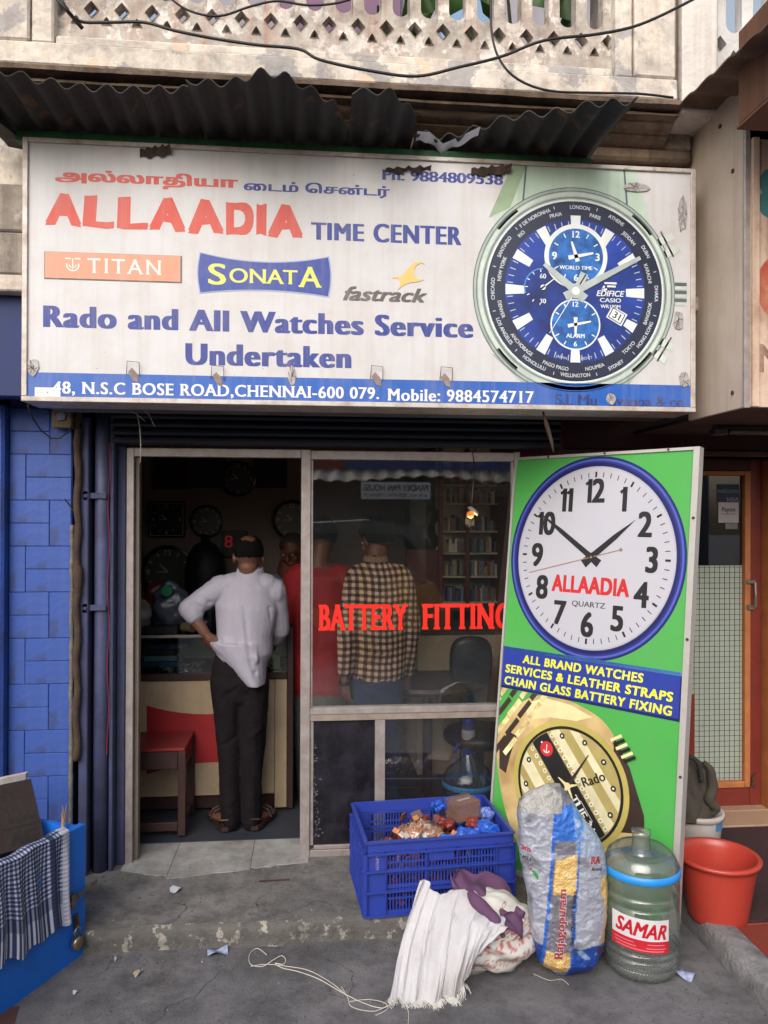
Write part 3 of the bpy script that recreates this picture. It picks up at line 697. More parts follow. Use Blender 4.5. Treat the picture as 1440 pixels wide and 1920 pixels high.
# ------------------------------------------------------------------ right: neighbour's roof sheet, sign box, soffit
nr = thing('neighbour_roof', 'brown weathered roof sheet sloping out over the neighbouring shop at the upper right', 'roof sheet', (1.9, 3.0, 3.4))
A = P(1252, 217, 3.32); Bp = P(1447, 38, 2.35)
mb = MB().use(mat('asbestos_brown', (104, 78, 64), .9, var=.2, scale=6, bump=.3, dirt=((52, 40, 36), .7, 5)))
n_ = 40; m_ = 30; rows = []
for lay in (0, 1):
    r_ = []
    for j in range(n_+1):
        t = j/n_; b_ = A.lerp(Bp, t); wv = .010*math.sin(t*2*PI*5)
        for i in range(m_+1): r_.append((b_.x+1.5*i/m_+.006*math.sin(t*31), b_.y, b_.z+wv+lay*.007+.0*i))
    mb.add(r_, [((j*(m_+1)+i), (j*(m_+1)+i+1), ((j+1)*(m_+1)+i+1), ((j+1)*(m_+1)+i))[::(1 if lay else -1)] for j in range(n_) for i in range(m_)])
    rows.append(r_)
e0 = [rows[0][j*(m_+1)] for j in range(n_+1)]; e1 = [rows[1][j*(m_+1)] for j in range(n_+1)]
mb.add(e0+e1, [(j, j+1, j+2+n_, j+1+n_) for j in range(n_)]); mb.build('roof_board', None, nr, smooth=False)
fx = P(1385, 235, 2.75)
mb = MB().use(mat('brown_board', (104, 70, 52), .85, var=.2, scale=5, bump=.3, bscale=30, streak=((66, 42, 34), .7))).bbox((fx.x, 2.2, fx.z), (2.6, 2.755, 3.5), .005)
mb.build('fascia_board', None, nr)
box_part('fascia_trim', mat('brown_trim', (110, 72, 52), .8), nr, (fx.x-.004, 2.195, fx.z-.012), (2.6, 2.76, fx.z-.001), .002)
ns = thing('neighbour_sign_box', 'deep cream sign box of the neighbouring shop at the right edge with rusty edges', 'sign', (1.9, 3.2, 2.1))
Mcream = mat('cream_sheet', (190, 176, 164), .6, var=.06, scale=4, dirt=((146, 120, 98), .4, 3), streak=((120, 96, 84), .35), bump=.04)
Mrface = mat('rusty_face', (206, 182, 164), .65, var=.08, scale=5, dirt=((132, 84, 60), .8, 5), streak=((126, 80, 60), .55), bump=.1)
box_part('side_panel', Mcream, ns, (1.747, 2.965, 2.112), (1.765, 3.42, 3.46), .002)
box_part('front_panel', Mrface, ns, (1.768, 2.95, 2.112), (3.0, 2.975, 3.20), .002)
box_part('edge_strip', Malu, ns, (1.742, 2.946, 2.108), (1.766, 2.962, 3.34), .002)
box_part('front_rail', Mrface, ns, (1.77, 2.935, 2.112), (1.80, 2.949, 3.20), .002)
box_part('underside', mat('soffit_brown', (82, 64, 60), .7, var=.1, dirt=((50, 38, 38), .6, 4)), ns, (1.766, 2.976, 2.116), (3.0, 4.2, 2.135), .001)
for px, py in ((1358, 228), (1333, 740), (1308, 330)):
    x = P(px, py, 3.1); MB().tube([(1.7455, 3.04+.1*(px > 1340), x.z), (1.741, 3.04+.1*(px > 1340), x.z)], .009, 10).build('rivet', Mrust, ns)
for py in (320, 428, 528, 644):
    z = P(1419, py, 2.95).z; x = P(1416, py, 2.95).x
    MB().tube([(x, 2.9495, z), (x, 2.943, z)], .011, 12).tube([(x, 2.943, z), (x, 2.938, z)], .006, 8).build('bolt', mat('bolt_steel', (150, 148, 140), .4, .6), ns)
ar = Art((0, 2.95, 0), (1, 0, 0), (0, 0, 1), (0, -1, 0))
Mteal = mat('teal_letter', (56, 112, 118), .6, var=.1, dirt=((90, 120, 120), .5, 9)); Mrl = mat('worn_red_letter', (166, 66, 44), .6, var=.1, dirt=((190, 150, 120), .7, 9))
z0 = P(1425, 405, 2.95).z; z1 = P(1425, 318, 2.95).z; xl = P(1422, 360, 2.95).x
ar.text('8', xl, xl+.17, z0, z1, Mteal, bx=.06, by=.03)
z0 = P(1420, 596, 2.95).z; z1 = P(1420, 478, 2.95).z; xl = P(1418, 540, 2.95).x
ar.text('G', xl, xl+.24, z0, z1, Mrl, bx=.05, by=.02)
z0 = P(1425, 698, 2.95).z; z1 = P(1425, 645, 2.95).z; ar.text('N', xl+.005, xl+.12, z0, z1, mat('faded_brown_letter', (130, 96, 84), .7, dirt=((200, 176, 160), .8, 12)), bx=.04)
ar.build('lettering', ns)

# neighbour's entrance: soffit, beam, tube light, red door
box = tag(MB().use(Mmaroon).bbox((1.30, 4.05, 2.03), (3.3, 4.3, 2.6), .006).build('maroon_beam', loc=(2.2, 4.1, 2.2)), 'dark maroon beam above the neighbouring red door', 'beam')
tag(MB().use(mat('grimy_rail', (92, 70, 58), .7, var=.2, dirt=((60, 44, 38), .6, 10))).bbox((1.3, 4.02, 2.0), (3.3, 4.06, 2.028), .003).build('lintel_rail', loc=(2.2, 4.04, 2.0)), 'thin grimy rail along the bottom of the maroon beam', 'rail')
tl = thing('tube_light', 'unlit tube light fitting under the neighbouring sign box', 'light fitting', (2.3, 3.6, 2.1))
a = P(1340, 806, 3.6)
MB().bbox((a.x, 3.585, a.z-.018), (3.0, 3.63, a.z+.018), .004).build('batten', mat('dusty_enamel', (120, 108, 102), .6, dirt=((84, 70, 66), .6, 8)), tl)
MB().tube([(a.x+.06, 3.575, a.z-.012), (3.0, 3.575, a.z-.012)], .012, 12).build('tube', mat('dull_glass_white', (150, 142, 136), .3), tl, smooth=True)
MB().bbox((a.x-.012, 3.57, a.z-.026), (a.x+.055, 3.632, a.z+.006), .005).build('end_cap', mat('grey_cap', (104, 92, 88), .5), tl)
tag(MB().use(mat('side_wall_maroon', (78, 34, 32), .7, var=.15)).box((1.26, 3.86, -.03), (1.30, 6.5, 2.6)).build('party_wall', loc=(1.28, 5, 0)), 'dark maroon party wall between the two shops', 'wall')
rd = thing('red_door', 'red painted door with orange trim, dark glass above and frosted grid glass below', 'door', (2.3, 4.25, 0))
dz0, dz1 = .0, 2.0; dx1 = 2.60; dx0 = 1.72
box_part('stile', Mred, rd, (2.532, 4.225, .0), (dx1, 4.265, 2.0)); box_part('stile', Mred, rd, (dx0, 4.225, 0), (dx0+.08, 4.265, 2.0))
box_part('bottom_rail', Mred, rd, (dx0+.081, 4.226, 0), (2.531, 4.264, .105)); box_part('top_rail', Mmaroon, rd, (dx0+.081, 4.226, 1.932), (2.531, 4.264, 2.0))
box_part('trim', Morange, rd, (2.497, 4.215, .106), (2.531, 4.262, 1.931)); box_part('trim', Morange, rd, (dx0+.082, 4.215, .106), (2.496, 4.262, .140)); box_part('trim', Morange, rd, (dx0+.082, 4.215, 1.905), (2.496, 4.262, 1.931)); box_part('trim', Morange, rd, (dx0+.082, 4.215, .141), (dx0+.11, 4.262, 1.904))
MB().box((dx0+.111, 4.245, 1.385), (2.496, 4.249, 1.904)).build('upper_pane', glass_mat('dark_pane', (.55, .57, .6), .12), rd)
Mfrost = mat('frosted_glass', (168, 176, 164), .35, var=.06, scale=9)
MB().box((dx0+.111, 4.246, .141), (2.496, 4.250, 1.384)).build('frosted_pane', Mfrost, rd)
mb = MB().use(mat('grid_line', (34, 36, 34), .6)); s = .0305
x = dx0+.12
while x < 2.494: mb.box((x-.0012, 4.2435, .142), (x+.0012, 4.2455, 1.383)); x += s
z = .155
while z < 1.38: mb.box((dx0+.112, 4.243, z-.0012), (2.495, 4.2432, z+.0012)); z += s
tag(mb.build('grid_lines', None, rd), kind='stuff')
ha = P(1408, 1115, 4.2); mb = MB().use(mat('brushed_handle', (150, 140, 130), .35, .7))
mb.bbox((ha.x-.022, 4.205, ha.z+.06), (ha.x+.034, 4.2245, ha.z+.085)); mb.bbox((ha.x-.018, 4.205, ha.z-.09), (ha.x+.03, 4.2245, ha.z-.06)); mb.tube([(ha.x+.02, 4.19, ha.z+.07), (ha.x+.02, 4.185, ha.z), (ha.x+.02, 4.19, ha.z-.07)], .008, 8); mb.build('handle', None, rd)
ha = P(1413, 1465, 4.2); mb = MB().use(Mrust); mb.bbox((ha.x-.012, 4.20, ha.z-.03), (ha.x+.012, 4.222, ha.z-.01)); mb.tube([(ha.x, 4.212, ha.z-.01), (ha.x-.004, 4.206, ha.z+.03), (ha.x+.015, 4.20, ha.z+.05)], .005, 6); mb.build('latch', None, rd)
box_part('door_jamb', Morange, rd, (2.612, 4.17, -.01), (2.70, 4.3, 2.0)); box_part('jamb_trim', Mred, rd, (2.705, 4.2, -.01), (3.2, 4.3, 2.0))
ar = Art((0, 4.2445, 0), (1, 0, 0), (0, 0, 1), (0, -1, 0)); Mst = mat('sticker_navy', (24, 34, 62), .5); Mlt = mat('sticker_grey', (120, 124, 132), .6); Mwh = mat('sticker_white', (176, 166, 168), .6)
def dq(px, py): p = P(px, py, 4.243); return p.x, p.z
x0, z0 = dq(1344, 942); x1, z1 = dq(1386, 908); ar.rect(x0, z0, x1, z1, Mst); ar.up()
ar.text('welcome', x0+.004, x1-.002, z1-.052, z1-.022, Mlt); ar.text('VISA', x0+.06, x1-.006, z0+.006, z0+.03, Mlt, shear=.25, bx=.02)
x0, z0 = dq(1347, 980); x1, z1 = dq(1385, 942); ar.up().rect(x0, z0, x1, z1, Mwh); ar.up().text('Paytm', x0+.02, x1-.02, (z0+z1)/2+.006, (z0+z1)/2+.03, Mst, bx=.03, by=.01)
ar.text('Accepted Here', x0+.02, x1-.02, (z0+z1)/2-.012, (z0+z1)/2-.002, Mst)
x0, z0 = dq(1360, 992); x1, z1 = dq(1383, 981); ar.rect(x0, z0, x1, z1, mat('sticker_dim', (120, 118, 112), .6))
ar.build('stickers', rd)
# open red leaf seen on edge behind the leaning board, dark shop beyond
tag(MB().use(Mred).obox((2.115, 4.2, .0), Vector((0, -1, 0)), Vector((1, 0, 0)), (0, 0, 1), (0, 0, .02), (.05, .045, .66)).build('red_plank', loc=(2.2, 4.1, 0)), 'narrow red plank leaning behind the tall clock board', 'plank')
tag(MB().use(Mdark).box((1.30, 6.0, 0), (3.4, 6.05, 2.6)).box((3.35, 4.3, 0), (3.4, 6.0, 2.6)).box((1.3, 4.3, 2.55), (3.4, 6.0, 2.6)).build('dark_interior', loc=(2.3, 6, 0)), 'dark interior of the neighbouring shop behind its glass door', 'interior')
tag(MB().use(Mplaster).box((2.75, 4.31, 0), (4.6, 4.6, 3.4)).box((-4.2, 3.9, -.09), (-1.722, 4.3, 3.45)).build('side_walls', loc=(3.4, 4.4, 0)), 'plain plaster walls continuing the street front on both sides', 'wall')
# ------------------------------------------------------------------ aluminium shopfront
SF = 3.77
sf = thing('shopfront', 'old aluminium shop frame with open doorway at left and glazed bays at right', 'shopfront', (.05, SF, 0))
def fr(name, x0, x1, z0, z1, y0=SF, y1=SF+.045, m=Malu, r=.002): return box_part(name, m, sf, (x0, y0, z0), (x1, y1, z1), r)
jx0, jx1 = P(236, 1100, SF).x, P(250, 1100, SF).x
mx0, mx1 = P(564, 1100, SF).x, P(582, 1100, SF).x
hz0, hz1 = P(400, 857, SF).z, P(400, 841, SF).z
ex = P(975, 900, SF).x
fr('jamb', jx0, jx1, 0, hz1); fr('mid_post', mx0, mx1, 0, hz1, SF-.004)
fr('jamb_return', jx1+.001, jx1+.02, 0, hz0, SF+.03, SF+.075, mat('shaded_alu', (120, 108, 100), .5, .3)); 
fr('header', jx1+.001, mx0-.001, hz0, hz1); fr('header', mx1+.001, ex-.03, hz0-.006, hz1-.004)
fr('outer_jamb', ex-.029, ex, 0, hz1)
tag(MB().use(Mbluegr).bbox((-.916, 3.76, 0), (jx0-.001, 3.85, 2.03), .003).build('frame_packing', loc=(-.91, 3.8, 0)), 'narrow dull blue strip between shutter rail and aluminium frame', 'wall strip')
sz1 = P(750, 1325, SF).z; sz0 = P(750, 1349, SF).z; bz1 = P(640, 1598, SF).z
fr('sill_rail', mx1+.001, ex-.03, (sz0+sz1)/2+.001, sz1, SF-.004, SF+.05); fr('sill_rail', mx1+.001, ex-.03, sz0, (sz0+sz1)/2, SF, SF+.045, mat('dusty_alu', (150, 140, 134), .55, .25, dirt=((120, 84, 70), .7, 10)))
fr('bottom_rail', mx1+.001, ex-.03, .0, .032, SF-.002); fr('bottom_bead', mx1+.02, ex-.03, .033, .052, SF+.006, SF+.03)
qx0, qx1 = P(703, 1450, SF).x, P(722, 1450, SF).x
fr('mullion', qx0, qx1, .053, sz0-.001)
for nm_, x0, x1, z0, z1 in (('window_bead', mx1+.001, mx1+.012, sz1+.001, hz0-.008), ('window_bead', ex-.042, ex-.031, sz1+.001, hz0-.008), ('panel_bead', mx1+.001, mx1+.018, .053, sz0-.001)):
    fr(nm_, x0, x1, z0, z1, SF+.008, SF+.03)
Mgl = glass_mat('window_glass', (.92, .94, .93), .16, body=.012)
MB().box((mx1+.012, SF+.02, sz1+.001), (ex-.042, SF+.024, hz0-.008)).build('window_pane', Mgl, sf)
MB().box((qx1+.001, SF+.02, .053), (ex-.031, SF+.024, sz0-.001)).build('lower_pane', glass_mat('dusty_glass', (.86, .87, .88), .09, body=.05, bodycol=(150, 150, 160)), sf)
mb = MB().use(mat('black_scratched_board', (17, 15, 24), .35, var=.3, scale=5, dirt=((70, 64, 78), .35, 9))).box((mx1+.019, SF+.016, .053), (qx0-.001, SF+.028, sz0-.001)); mb.build('black_board', None, sf)
# flaked paint patch and scratches along the left of the black board
mb = MB().use(mat('flaked_film', (82, 78, 88), .7, var=.4, scale=60))
for i in range(60):
    z = .08+.5*random.random()**1.3; x = mx1+.02+abs(random.gauss(0, .018)); r = random.uniform(.001, .006)
    mb.add([(x+r*random.uniform(.5, 1.6)*math.cos(a), SF+.0155, z+r*random.uniform(.5, 1.6)*math.sin(a)) for a in (0, 1.2, 2.5, 3.8, 5)], [(0, 1, 2, 3, 4)])
tag(mb.build('flaked_patch', None, sf), kind='stuff')
# door runner stub and hanging strings under the sign
tag(MB().use(Mwire).tube([P(256, 770, 3.5), P(262, 800, 3.5), P(264, 835, 3.52), P(263, 868, 3.53)], .0022, 6).tube([P(240, 768, 3.5), P(256, 776, 3.48), P(272, 790, 3.5)], .0018, 5).tube([P(262, 765, 3.5), P(280, 778, 3.49), P(290, 800, 3.5)], .0018, 5).build('hanging_twine', loc=tuple(P(256, 770, 3.5)), smooth=True), 'frayed pale twine hanging under the sign over the doorway', 'twine')
tag(MB().use(Mcable).tube([P(886, 845, 3.74), P(888, 862, 3.75), P(888, 900, 3.95), P(884, 950, 4.2)], .0025, 6).build('bulb_cable', loc=tuple(P(886, 845, 3.74)), smooth=True), 'thin black cable holding the bulb inside the shop window', 'cable')
mb = MB().use(mat('frayed_rag', (72, 56, 46), .9)).tube([P(1018, 772, 3.25), P(1026, 800, 3.27), P(1034, 828, 3.3), P(1038, 848, 3.3)], [.004, .01, .008, .003], 7)
tag(mb.build('rag_knot', loc=tuple(P(1020, 780, 3.25)), smooth=True), 'brown frayed rope end hanging below the sign above the clock board', 'rope')

# red lettering on the pane
ar = Art((0, SF+.02, 0), (1, 0, 0), (0, 0, 1), (0, -1, 0)); Mrlet = mat('red_vinyl', (226, 34, 20), .45, var=.03)
def sq(px, py, Y=SF+.02): p = P(px, py, Y); return p.x, p.z
x0, zb = sq(597, 1182); x1, zt_ = sq(772, 1133)
def bfit(t, pxa, pxb):
    x0, _ = sq(pxa, 1182); x1, _ = sq(pxb, 1182); ar.text(t, x0, x1, zb, zt_, Mrlet, bx=.05, by=.008, serif=.045, space=1.12)
bfit('BATTERY', 597, 765); ar.build('window_lettering', sf)
ar = Art((0, SF+.02, 0), (1, 0, 0), (0, 0, 1), (0, -1, 0)); bfit('FITTING', 791, 958); ar.build('window_lettering', sf)

# ------------------------------------------------------------------ the main sign
SY = 3.2
sg = thing('shop_sign', 'long white shop sign with red and blue lettering and a big blue watch', 'sign', (.26, SY, 2.65))
sx0, sx1, sz_0, sz_1 = -1.155, 1.665, 2.122, 3.182
Mface = mat('sign_vinyl', (198, 197, 201), .5, var=.04, scale=3, dirt=((180, 170, 166), .5, 5), streak=((164, 150, 142), .28), spots=((96, 84, 80), 60, .775), bump=.06, bscale=4)
box_part('sign_face', Mface, sg, (sx0+.02, SY+.004, sz_0+.02), (sx1-.02, SY+.02, sz_1-.016), .001)
Mframe = mat('sign_frame_metal', (196, 190, 184), .5, .15, var=.1, scale=12, dirt=((120, 78, 56), .75, 12), bump=.06)
for a, b in (((sx0, SY-.006, sz_0+.021), (sx0+.021, SY+.2, sz_1)), ((sx1-.021, SY-.006, sz_0+.021), (sx1, SY+.2, sz_1)), ((sx0, SY-.008, sz_0), (sx1, SY+.2, sz_0+.020)), ((sx0+.022, SY-.006, sz_1-.018), (sx1-.022, SY+.2, sz_1))):
    box_part('frame_bar', Mframe, sg, a, b, .002)
box_part('sign_underside', mat('grey_underside', (104, 100, 104), .7, var=.15, dirt=((50, 46, 46), .7, 5)), sg, (sx0+.03, SY+.202, sz_0+.004), (sx1-.02, SY+.36, sz_0+.02), .001)
def vm(name, col, d=.35): return mat('print_'+name, col, .5, var=.05, scale=3, dirt=((176, 166, 162), d*.6, 5), streak=((184, 176, 172), d*.7), spots=((150, 130, 120), 46, .80))
Vred = vm('red', (196, 62, 48), .2); Vblue = vm('blue', (30, 50, 134), .2); Vband = vm('band', (18, 84, 172), .2); Vdark = vm('dark', (70, 66, 68)); Vsal = vm('salmon', (206, 140, 112)); Vson = vm('royal', (32, 58, 146), .2); Vyel = vm('yellow', (214, 216, 96)); Vgold = vm('gold', (222, 186, 100)); Vwh = vm('white', (226, 222, 220), .15); Vna = vm('navytext', (24, 48, 110)); Vpale = vm('paleblue', (150, 164, 200))
A = Art((0, SY+.004, 0), (1, 0, 0), (0, 0, 1), (0, -1, 0))
def S(px, py): p = P(px, py, SY); return (p.x, p.z)
def st(t, x0, y0, x1, y1, h, m, **k):
    """text from baseline-left pixel (x0,y0) to baseline-right (x1,y1), cap height h pixels at the left; laid level on the sign"""
    a = S(x0, y0); b = S(x1, y1); zb = (a[1]+b[1])/2; hh = S(x0, y0-h)[1]-a[1]
    A.text(t, a[0], b[0], zb, zb+hh, m, **k)
# Tamil lines
v0 = S(103, 349)[1]; 
def tam(t, x0, x1, py0, py1, m, bx, by):
    a = S(x0, py0); b = S(x1, py1); v, f = text2d(t, bx, by); lo, hi = v[:, 0].min(), v[:, 0].max(); zl, zh = v[:, 1].min(), v[:, 1].max()
    A.put([(a[0]+(x-lo)/(hi-lo)*(b[0]-a[0]), b[1]+(y-zl)/(zh-zl)*(a[1]-b[1])) for x, y in v], f, m)
tam('\u0b85\u0bb2\u0bcd\u0bb2\u0bbe\u0ba4\u0bbf\u0baf\u0bbe', 103, 446, 314, 360, Vred, .05, .022)
tam('\u0bc8\u0b9f\u0bae\u0bcd \u0bc6\u0b9a\u0ba9\u0bcd\u0b9f\u0bb0\u0bcd', 457, 731, 336, 372, Vblue, .035, .018)
# big brushed word, letter by letter with its bounce
for ch, x0, x1, yt, yb, tl_ in (('A', 83, 151, 358, 419, 2), ('L', 155, 214, 364, 425, 1), ('L', 219, 277, 368, 428, 1), ('A', 280, 348, 369, 431, 0), ('A', 352, 419, 372, 436, 0), ('D', 424, 477, 378, 440, -1), ('I', 480, 499, 382, 439, 0), ('A', 502, 568, 382, 443, 1)):
    a = S(x0, yb); b = S(x1, yb); h = S(x0, yt)[1]-S(x0, yb)[1]
    v, f = text2d(ch, .06, .035); lo, hi = v[:, 0].min(), v[:, 0].max(); l2, h2 = v[:, 1].min(), v[:, 1].max(); w = b[0]-a[0]
    q = []
    for x, y in v:
        u = (x-lo)/(hi-lo); t = (y-l2)/(h2-l2)
        q.append((a[0]+u*w+(.004*tl_*t)+.002*math.sin(t*5+x0), a[1]+t*h+.0035*math.sin(u*6+x0)*(1 if t > .5 else -1)-.003*u*tl_))
    A.put(q, f, Vred)
st('TIME', 583, 448, 683, 452, 32, Vblue, bx=.058, by=.004, space=1.12)
st('CENTER', 700, 453, 866, 459, 34, Vblue, bx=.058, by=.004, space=1.12)
st('Ph: 9884809538', 716, 338, 944, 344, 19, Vblue, bx=.04, by=.0, serif=.03)
st('Rado and All Watches Service', 80, 609, 888, 636, 40, Vblue, bx=.064, by=.003, space=1.13)
st('Undertaken', 347, 683, 659, 690, 40, Vblue, bx=.064, by=.003, space=1.13)
# salmon box
a = S(84, 470); b = S(339, 531); zt2 = S(84, 471)[1]; zb2 = S(84, 520)[1]
A.rect(a[0]-.003, zb2-.006, S(340, 500)[0]+.003, zt2+.001, Vdark); A.up(); A.rect(a[0], zb2, S(338, 500)[0], zt2, Vsal); A.up()
hh = (zt2-zb2)
A.text('TITAN', S(163, 500)[0], S(302, 500)[0], zb2+.24*hh, zb2+.80*hh, Vwh, bx=.005, by=.0, serif=.03, space=1.25)
cx, cz = S(136, 500)[0], zb2+.52*hh
A.ring(cx, cz, .021, .026, Vwh, 28, PI*.92, PI*2.08); A.ring(cx, cz+.002, .012, .015, Vwh, 24, PI*1.0, PI*2.0); A.rect(cx-.0022, cz-.018, cx+.0022, cz+.026, Vwh); A.rect(cx-.030, cz+.023, cx-.008, cz+.028, Vwh); A.rect(cx+.008, cz+.023, cx+.030, cz+.028, Vwh)
# bow shape
bw = [S(376, 474), S(372, 510), S(378, 547)]; x0 = S(376, 500)[0]; x1 = S(615, 500)[0]; zt3, zb3 = S(496, 492)[1], S(496, 543)[1]; zT, zB = S(378, 474)[1], S(378, 548)[1]
def bow(e):
    n_ = 20; p = []
    for i in range(n_+1): t = i/n_; p.append((x0-e+(x1-x0+2*e)*t, zT+e-(zT-zt3)*(1-(2*t-1)**2)))
    for i in range(1, 8): t = i/8; p.append((x1+e+.010*math.sin(PI*t), zT+e+(zB-zT-2*e)*t))
    for i in range(n_+1): t = i/n_; p.append((x1+e-(x1-x0+2*e)*t, zB-e+(zb3-zB)*(1-(2*t-1)**2)))
    for i in range(1, 8): t = i/8; p.append((x0-e-.010*math.sin(PI*t), zB-e+(zT-zB+2*e)*t))
    return p
A.poly(bow(.005), Vpale); A.up(); A.poly(bow(0), Vson); A.up()
zm = (zt3+zb3)/2
A.text('S', S(390, 500)[0], S(424, 500)[0], zm-.040, zm+.044, Vyel, bx=.02, by=.004, serif=0)
A.text('ONAT', S(430, 500)[0], S(558, 500)[0], zm-.030, zm+.028, Vyel, bx=.018, by=.004, serif=.015)
A.text('A', S(560, 500)[0], S(603, 500)[0], zm-.040, zm+.044, Vyel, bx=.02, by=.004, serif=.02)
# italic word and its star mark
st('fastrack', 643, 562, 801, 566, 25, Vdark, bx=.03, by=.01, shear=.35)
star = [(735, 521), (744, 518), (752, 519), (760, 509), (770, 497), (780, 491), (790, 490), (797, 495), (789, 493), (781, 497), (776, 506), (777, 516), (783, 523), (796, 524), (784, 528), (768, 530), (757, 534), (745, 544), (750, 534), (750, 526), (745, 521)]
A.fillpoly([[S(*p) for p in star][::-1]], Vgold)
# blue band and address
zbt = (S(60, 697)[1]+S(1280, 723)[1])/2
A.rect(sx0+.021, sz_0+.021, sx1-.021, zbt, Vband); A.up(); zz = 0
def band(t, x0, x1, ya, yb, h, m, **k): st(t, x0, ya, x1, yb, h, m, **k)
band('48, N.S.C BOSE ROAD,CHENNAI-600 079.', 98, 711, 736, 749, 22, Vwh, bx=.03, by=.0, serif=.04, space=1.1)
band('Mobile: 9884574717', 727, 1001, 749, 757, 22, Vwh, bx=.03, by=.0, serif=.03, space=1.1)
band('S.I. Mu', 1041, 1121, 758, 761, 20, Vna, bx=.04, by=.0, serif=.04); band('uvappa & co', 1142, 1284, 762, 763, 20, Vna, bx=.04, by=.0, serif=.03)
# small white sticker at the lower left corner
x0, z1 = S(65, 726); x1, z0 = S(113, 744); A.up().rect(x0, z0, x1, z1, Vwh); A.up(); A.ctext('x', (x0+x1)/2, (z0+z1)/2, .012, Vdark, bx=.02)
for k in range(3): A.rect(x0+.004, z0+.006+k*.009, x0+.038, z0+.0075+k*.009, Vpale); A.rect(x1-.036, z0+.006+k*.009, x1-.004, z0+.0075+k*.009, Vpale)
# ---- the big printed watch
cx, cz = S(1079, 546); Rr = (S(1242, 546)[0]-S(908, 546)[0])/2*.985
W_case = mat('print_case', (152, 166, 160), .45, var=.22, scale=5, streak=((196, 204, 198), .5), dirt=((120, 132, 128), .4, 6)); W_case2 = mat('print_case_light', (192, 202, 196), .45, var=.15, scale=7, dirt=((150, 160, 156), .5, 6)); W_line = mat('print_case_line', (84, 96, 98), .5); W_strap = mat('print_strap', (176, 196, 180), .45, var=.12, scale=4, streak=((204, 214, 204), .5)); W_green = mat('print_strap_green', (140, 160, 132), .5, var=.2, scale=6)
W_bez = mat('print_bezel', (32, 38, 62), .4, var=.2, scale=6); W_dial = mat('print_dial', (14, 28, 84), .35, var=.5, scale=3.2, col2=(26, 54, 140)); W_dial2 = mat('print_subdial', (16, 48, 120), .35, var=.6, scale=12, col2=(40, 104, 180)); W_wh = mat('print_marker', (214, 220, 222), .4, var=.1, scale=20); W_g = mat('print_hand', (168, 178, 178), .4, var=.15, scale=14); W_txt = mat('print_smalltext', (190, 196, 206), .5)
W_cy = mat('print_cyan', (70, 130, 200), .5)
zc_, zf = zbt, sz_1-.018; k = Rr
A.z = 0
A.fillpoly([[(cx-.72*k, zf), (cx-.98*k, cz+.78*k), (cx-.2*k, cz+.9*k), (cx+.3*k, cz+.9*k), (cx+.86*k, cz+.78*k), (cx+.70*k, zf)][::-1]], W_strap); A.up()
A.poly([(cx-.72*k, zf), (cx-.98*k, cz+.78*k), (cx-.74*k, cz+.9*k), (cx-.56*k, zf)], W_green)
A.fillpoly([[(cx-.94*k, cz-.72*k), (cx-.60*k, zbt), (cx+.62*k, zbt), (cx+.86*k, cz-.72*k)][::-1]], W_case)
for sx_ in (-1, 1): A.bar(cx+sx_*.56*k, zf, cx+sx_*.60*k, cz+.9*k, .008, W_line); A.bar(cx+sx_*.52*k, zbt, cx+sx_*.58*k, cz-.9*k, .008, W_line)
A.up(); A.disc(cx, cz, 1.155*k, W_line, 72); A.up(); A.disc(cx, cz, 1.145*k, W_case, 72)
# pushers and crown at the right
for an, ln in ((R_(62), .17), (R_(121), .15)):
    d = (math.sin(an), math.cos(an)); q = (-d[1], d[0])
    for s_ in (-.06, .035): A.bar(cx+d[0]*1.12*k+q[0]*s_*k*1.6, cz+d[1]*1.12*k+q[1]*s_*k*1.6, cx+d[0]*(1.14+ln)*k+q[0]*s_*k*1.6, cz+d[1]*(1.14+ln)*k+q[1]*s_*k*1.6, .085*k, W_case2)
    A.bar(cx+d[0]*1.2*k-q[0]*.16*k, cz+d[1]*1.2*k-q[1]*.16*k, cx+d[0]*1.2*k+q[0]*.16*k, cz+d[1]*1.2*k+q[1]*.16*k, .02*k, W_line)
for i in range(6): zc2 = cz+(.10-.045*i)*k; A.rect(cx+1.15*k, zc2, cx+1.29*k, zc2+.036*k, W_case2 if i % 2 else W_line)
A.up(); A.ring(cx, cz, 1.06*k, 1.10*k, W_case2, 72); A.ring(cx, cz, 1.035*k, 1.045*k, W_line, 72); A.ring(cx, cz, 1.11*k, 1.118*k, W_line, 72)
for an in (45, 135, 225, 315): A.ring(cx, cz, 1.075*k, 1.115*k, W_line, 8, R_(an-8), R_(an+8))
A.up(); A.disc(cx, cz, 1.0*k, W_bez, 72); A.ring(cx, cz, .995*k, 1.02*k, W_wh, 72)
A.up(); A.disc(cx, cz, .80*k, W_dial, 64)
cities = ['LONDON', 'PARIS', 'ATHENS', 'JEDDAH', 'DUBAI', 'KARACHI', 'DHAKA', 'BANGKOK', 'HONG KONG', 'TOKYO', 'SYDNEY', 'NOUMEA', 'WELLINGTON', 'PAGO PAGO', 'HONOLULU', 'ANCHORAGE', 'LOS ANGELES', 'DENVER', 'CHICAGO', 'NEW YORK', 'SANTIAGO', 'RIO', 'F DE NORONHA', 'PRAIA']
A.up()
for i, t in enumerate(cities):
    an = 2*PI*(i+(0 if i else .2))/24; inn = PI/2 < (an % (2*PI)) < 3*PI/2
    A.arc(t, cx, cz, (.935 if i % 2 == 0 else .868)*k, an, .040*k, W_txt, inside=inn, wx=.9)
    if i % 2: A.bar(cx+.93*k*math.sin(an), cz+.93*k*math.cos(an), cx+.965*k*math.sin(an), cz+.965*k*math.cos(an), .008*k, W_txt)
for i in range(60):
    an = 2*PI*i/60
    if i % 5: A.bar(cx+.71*k*math.sin(an), cz+.71*k*math.cos(an), cx+.775*k*math.sin(an), cz+.775*k*math.cos(an), .010*k, W_g)
A.up()
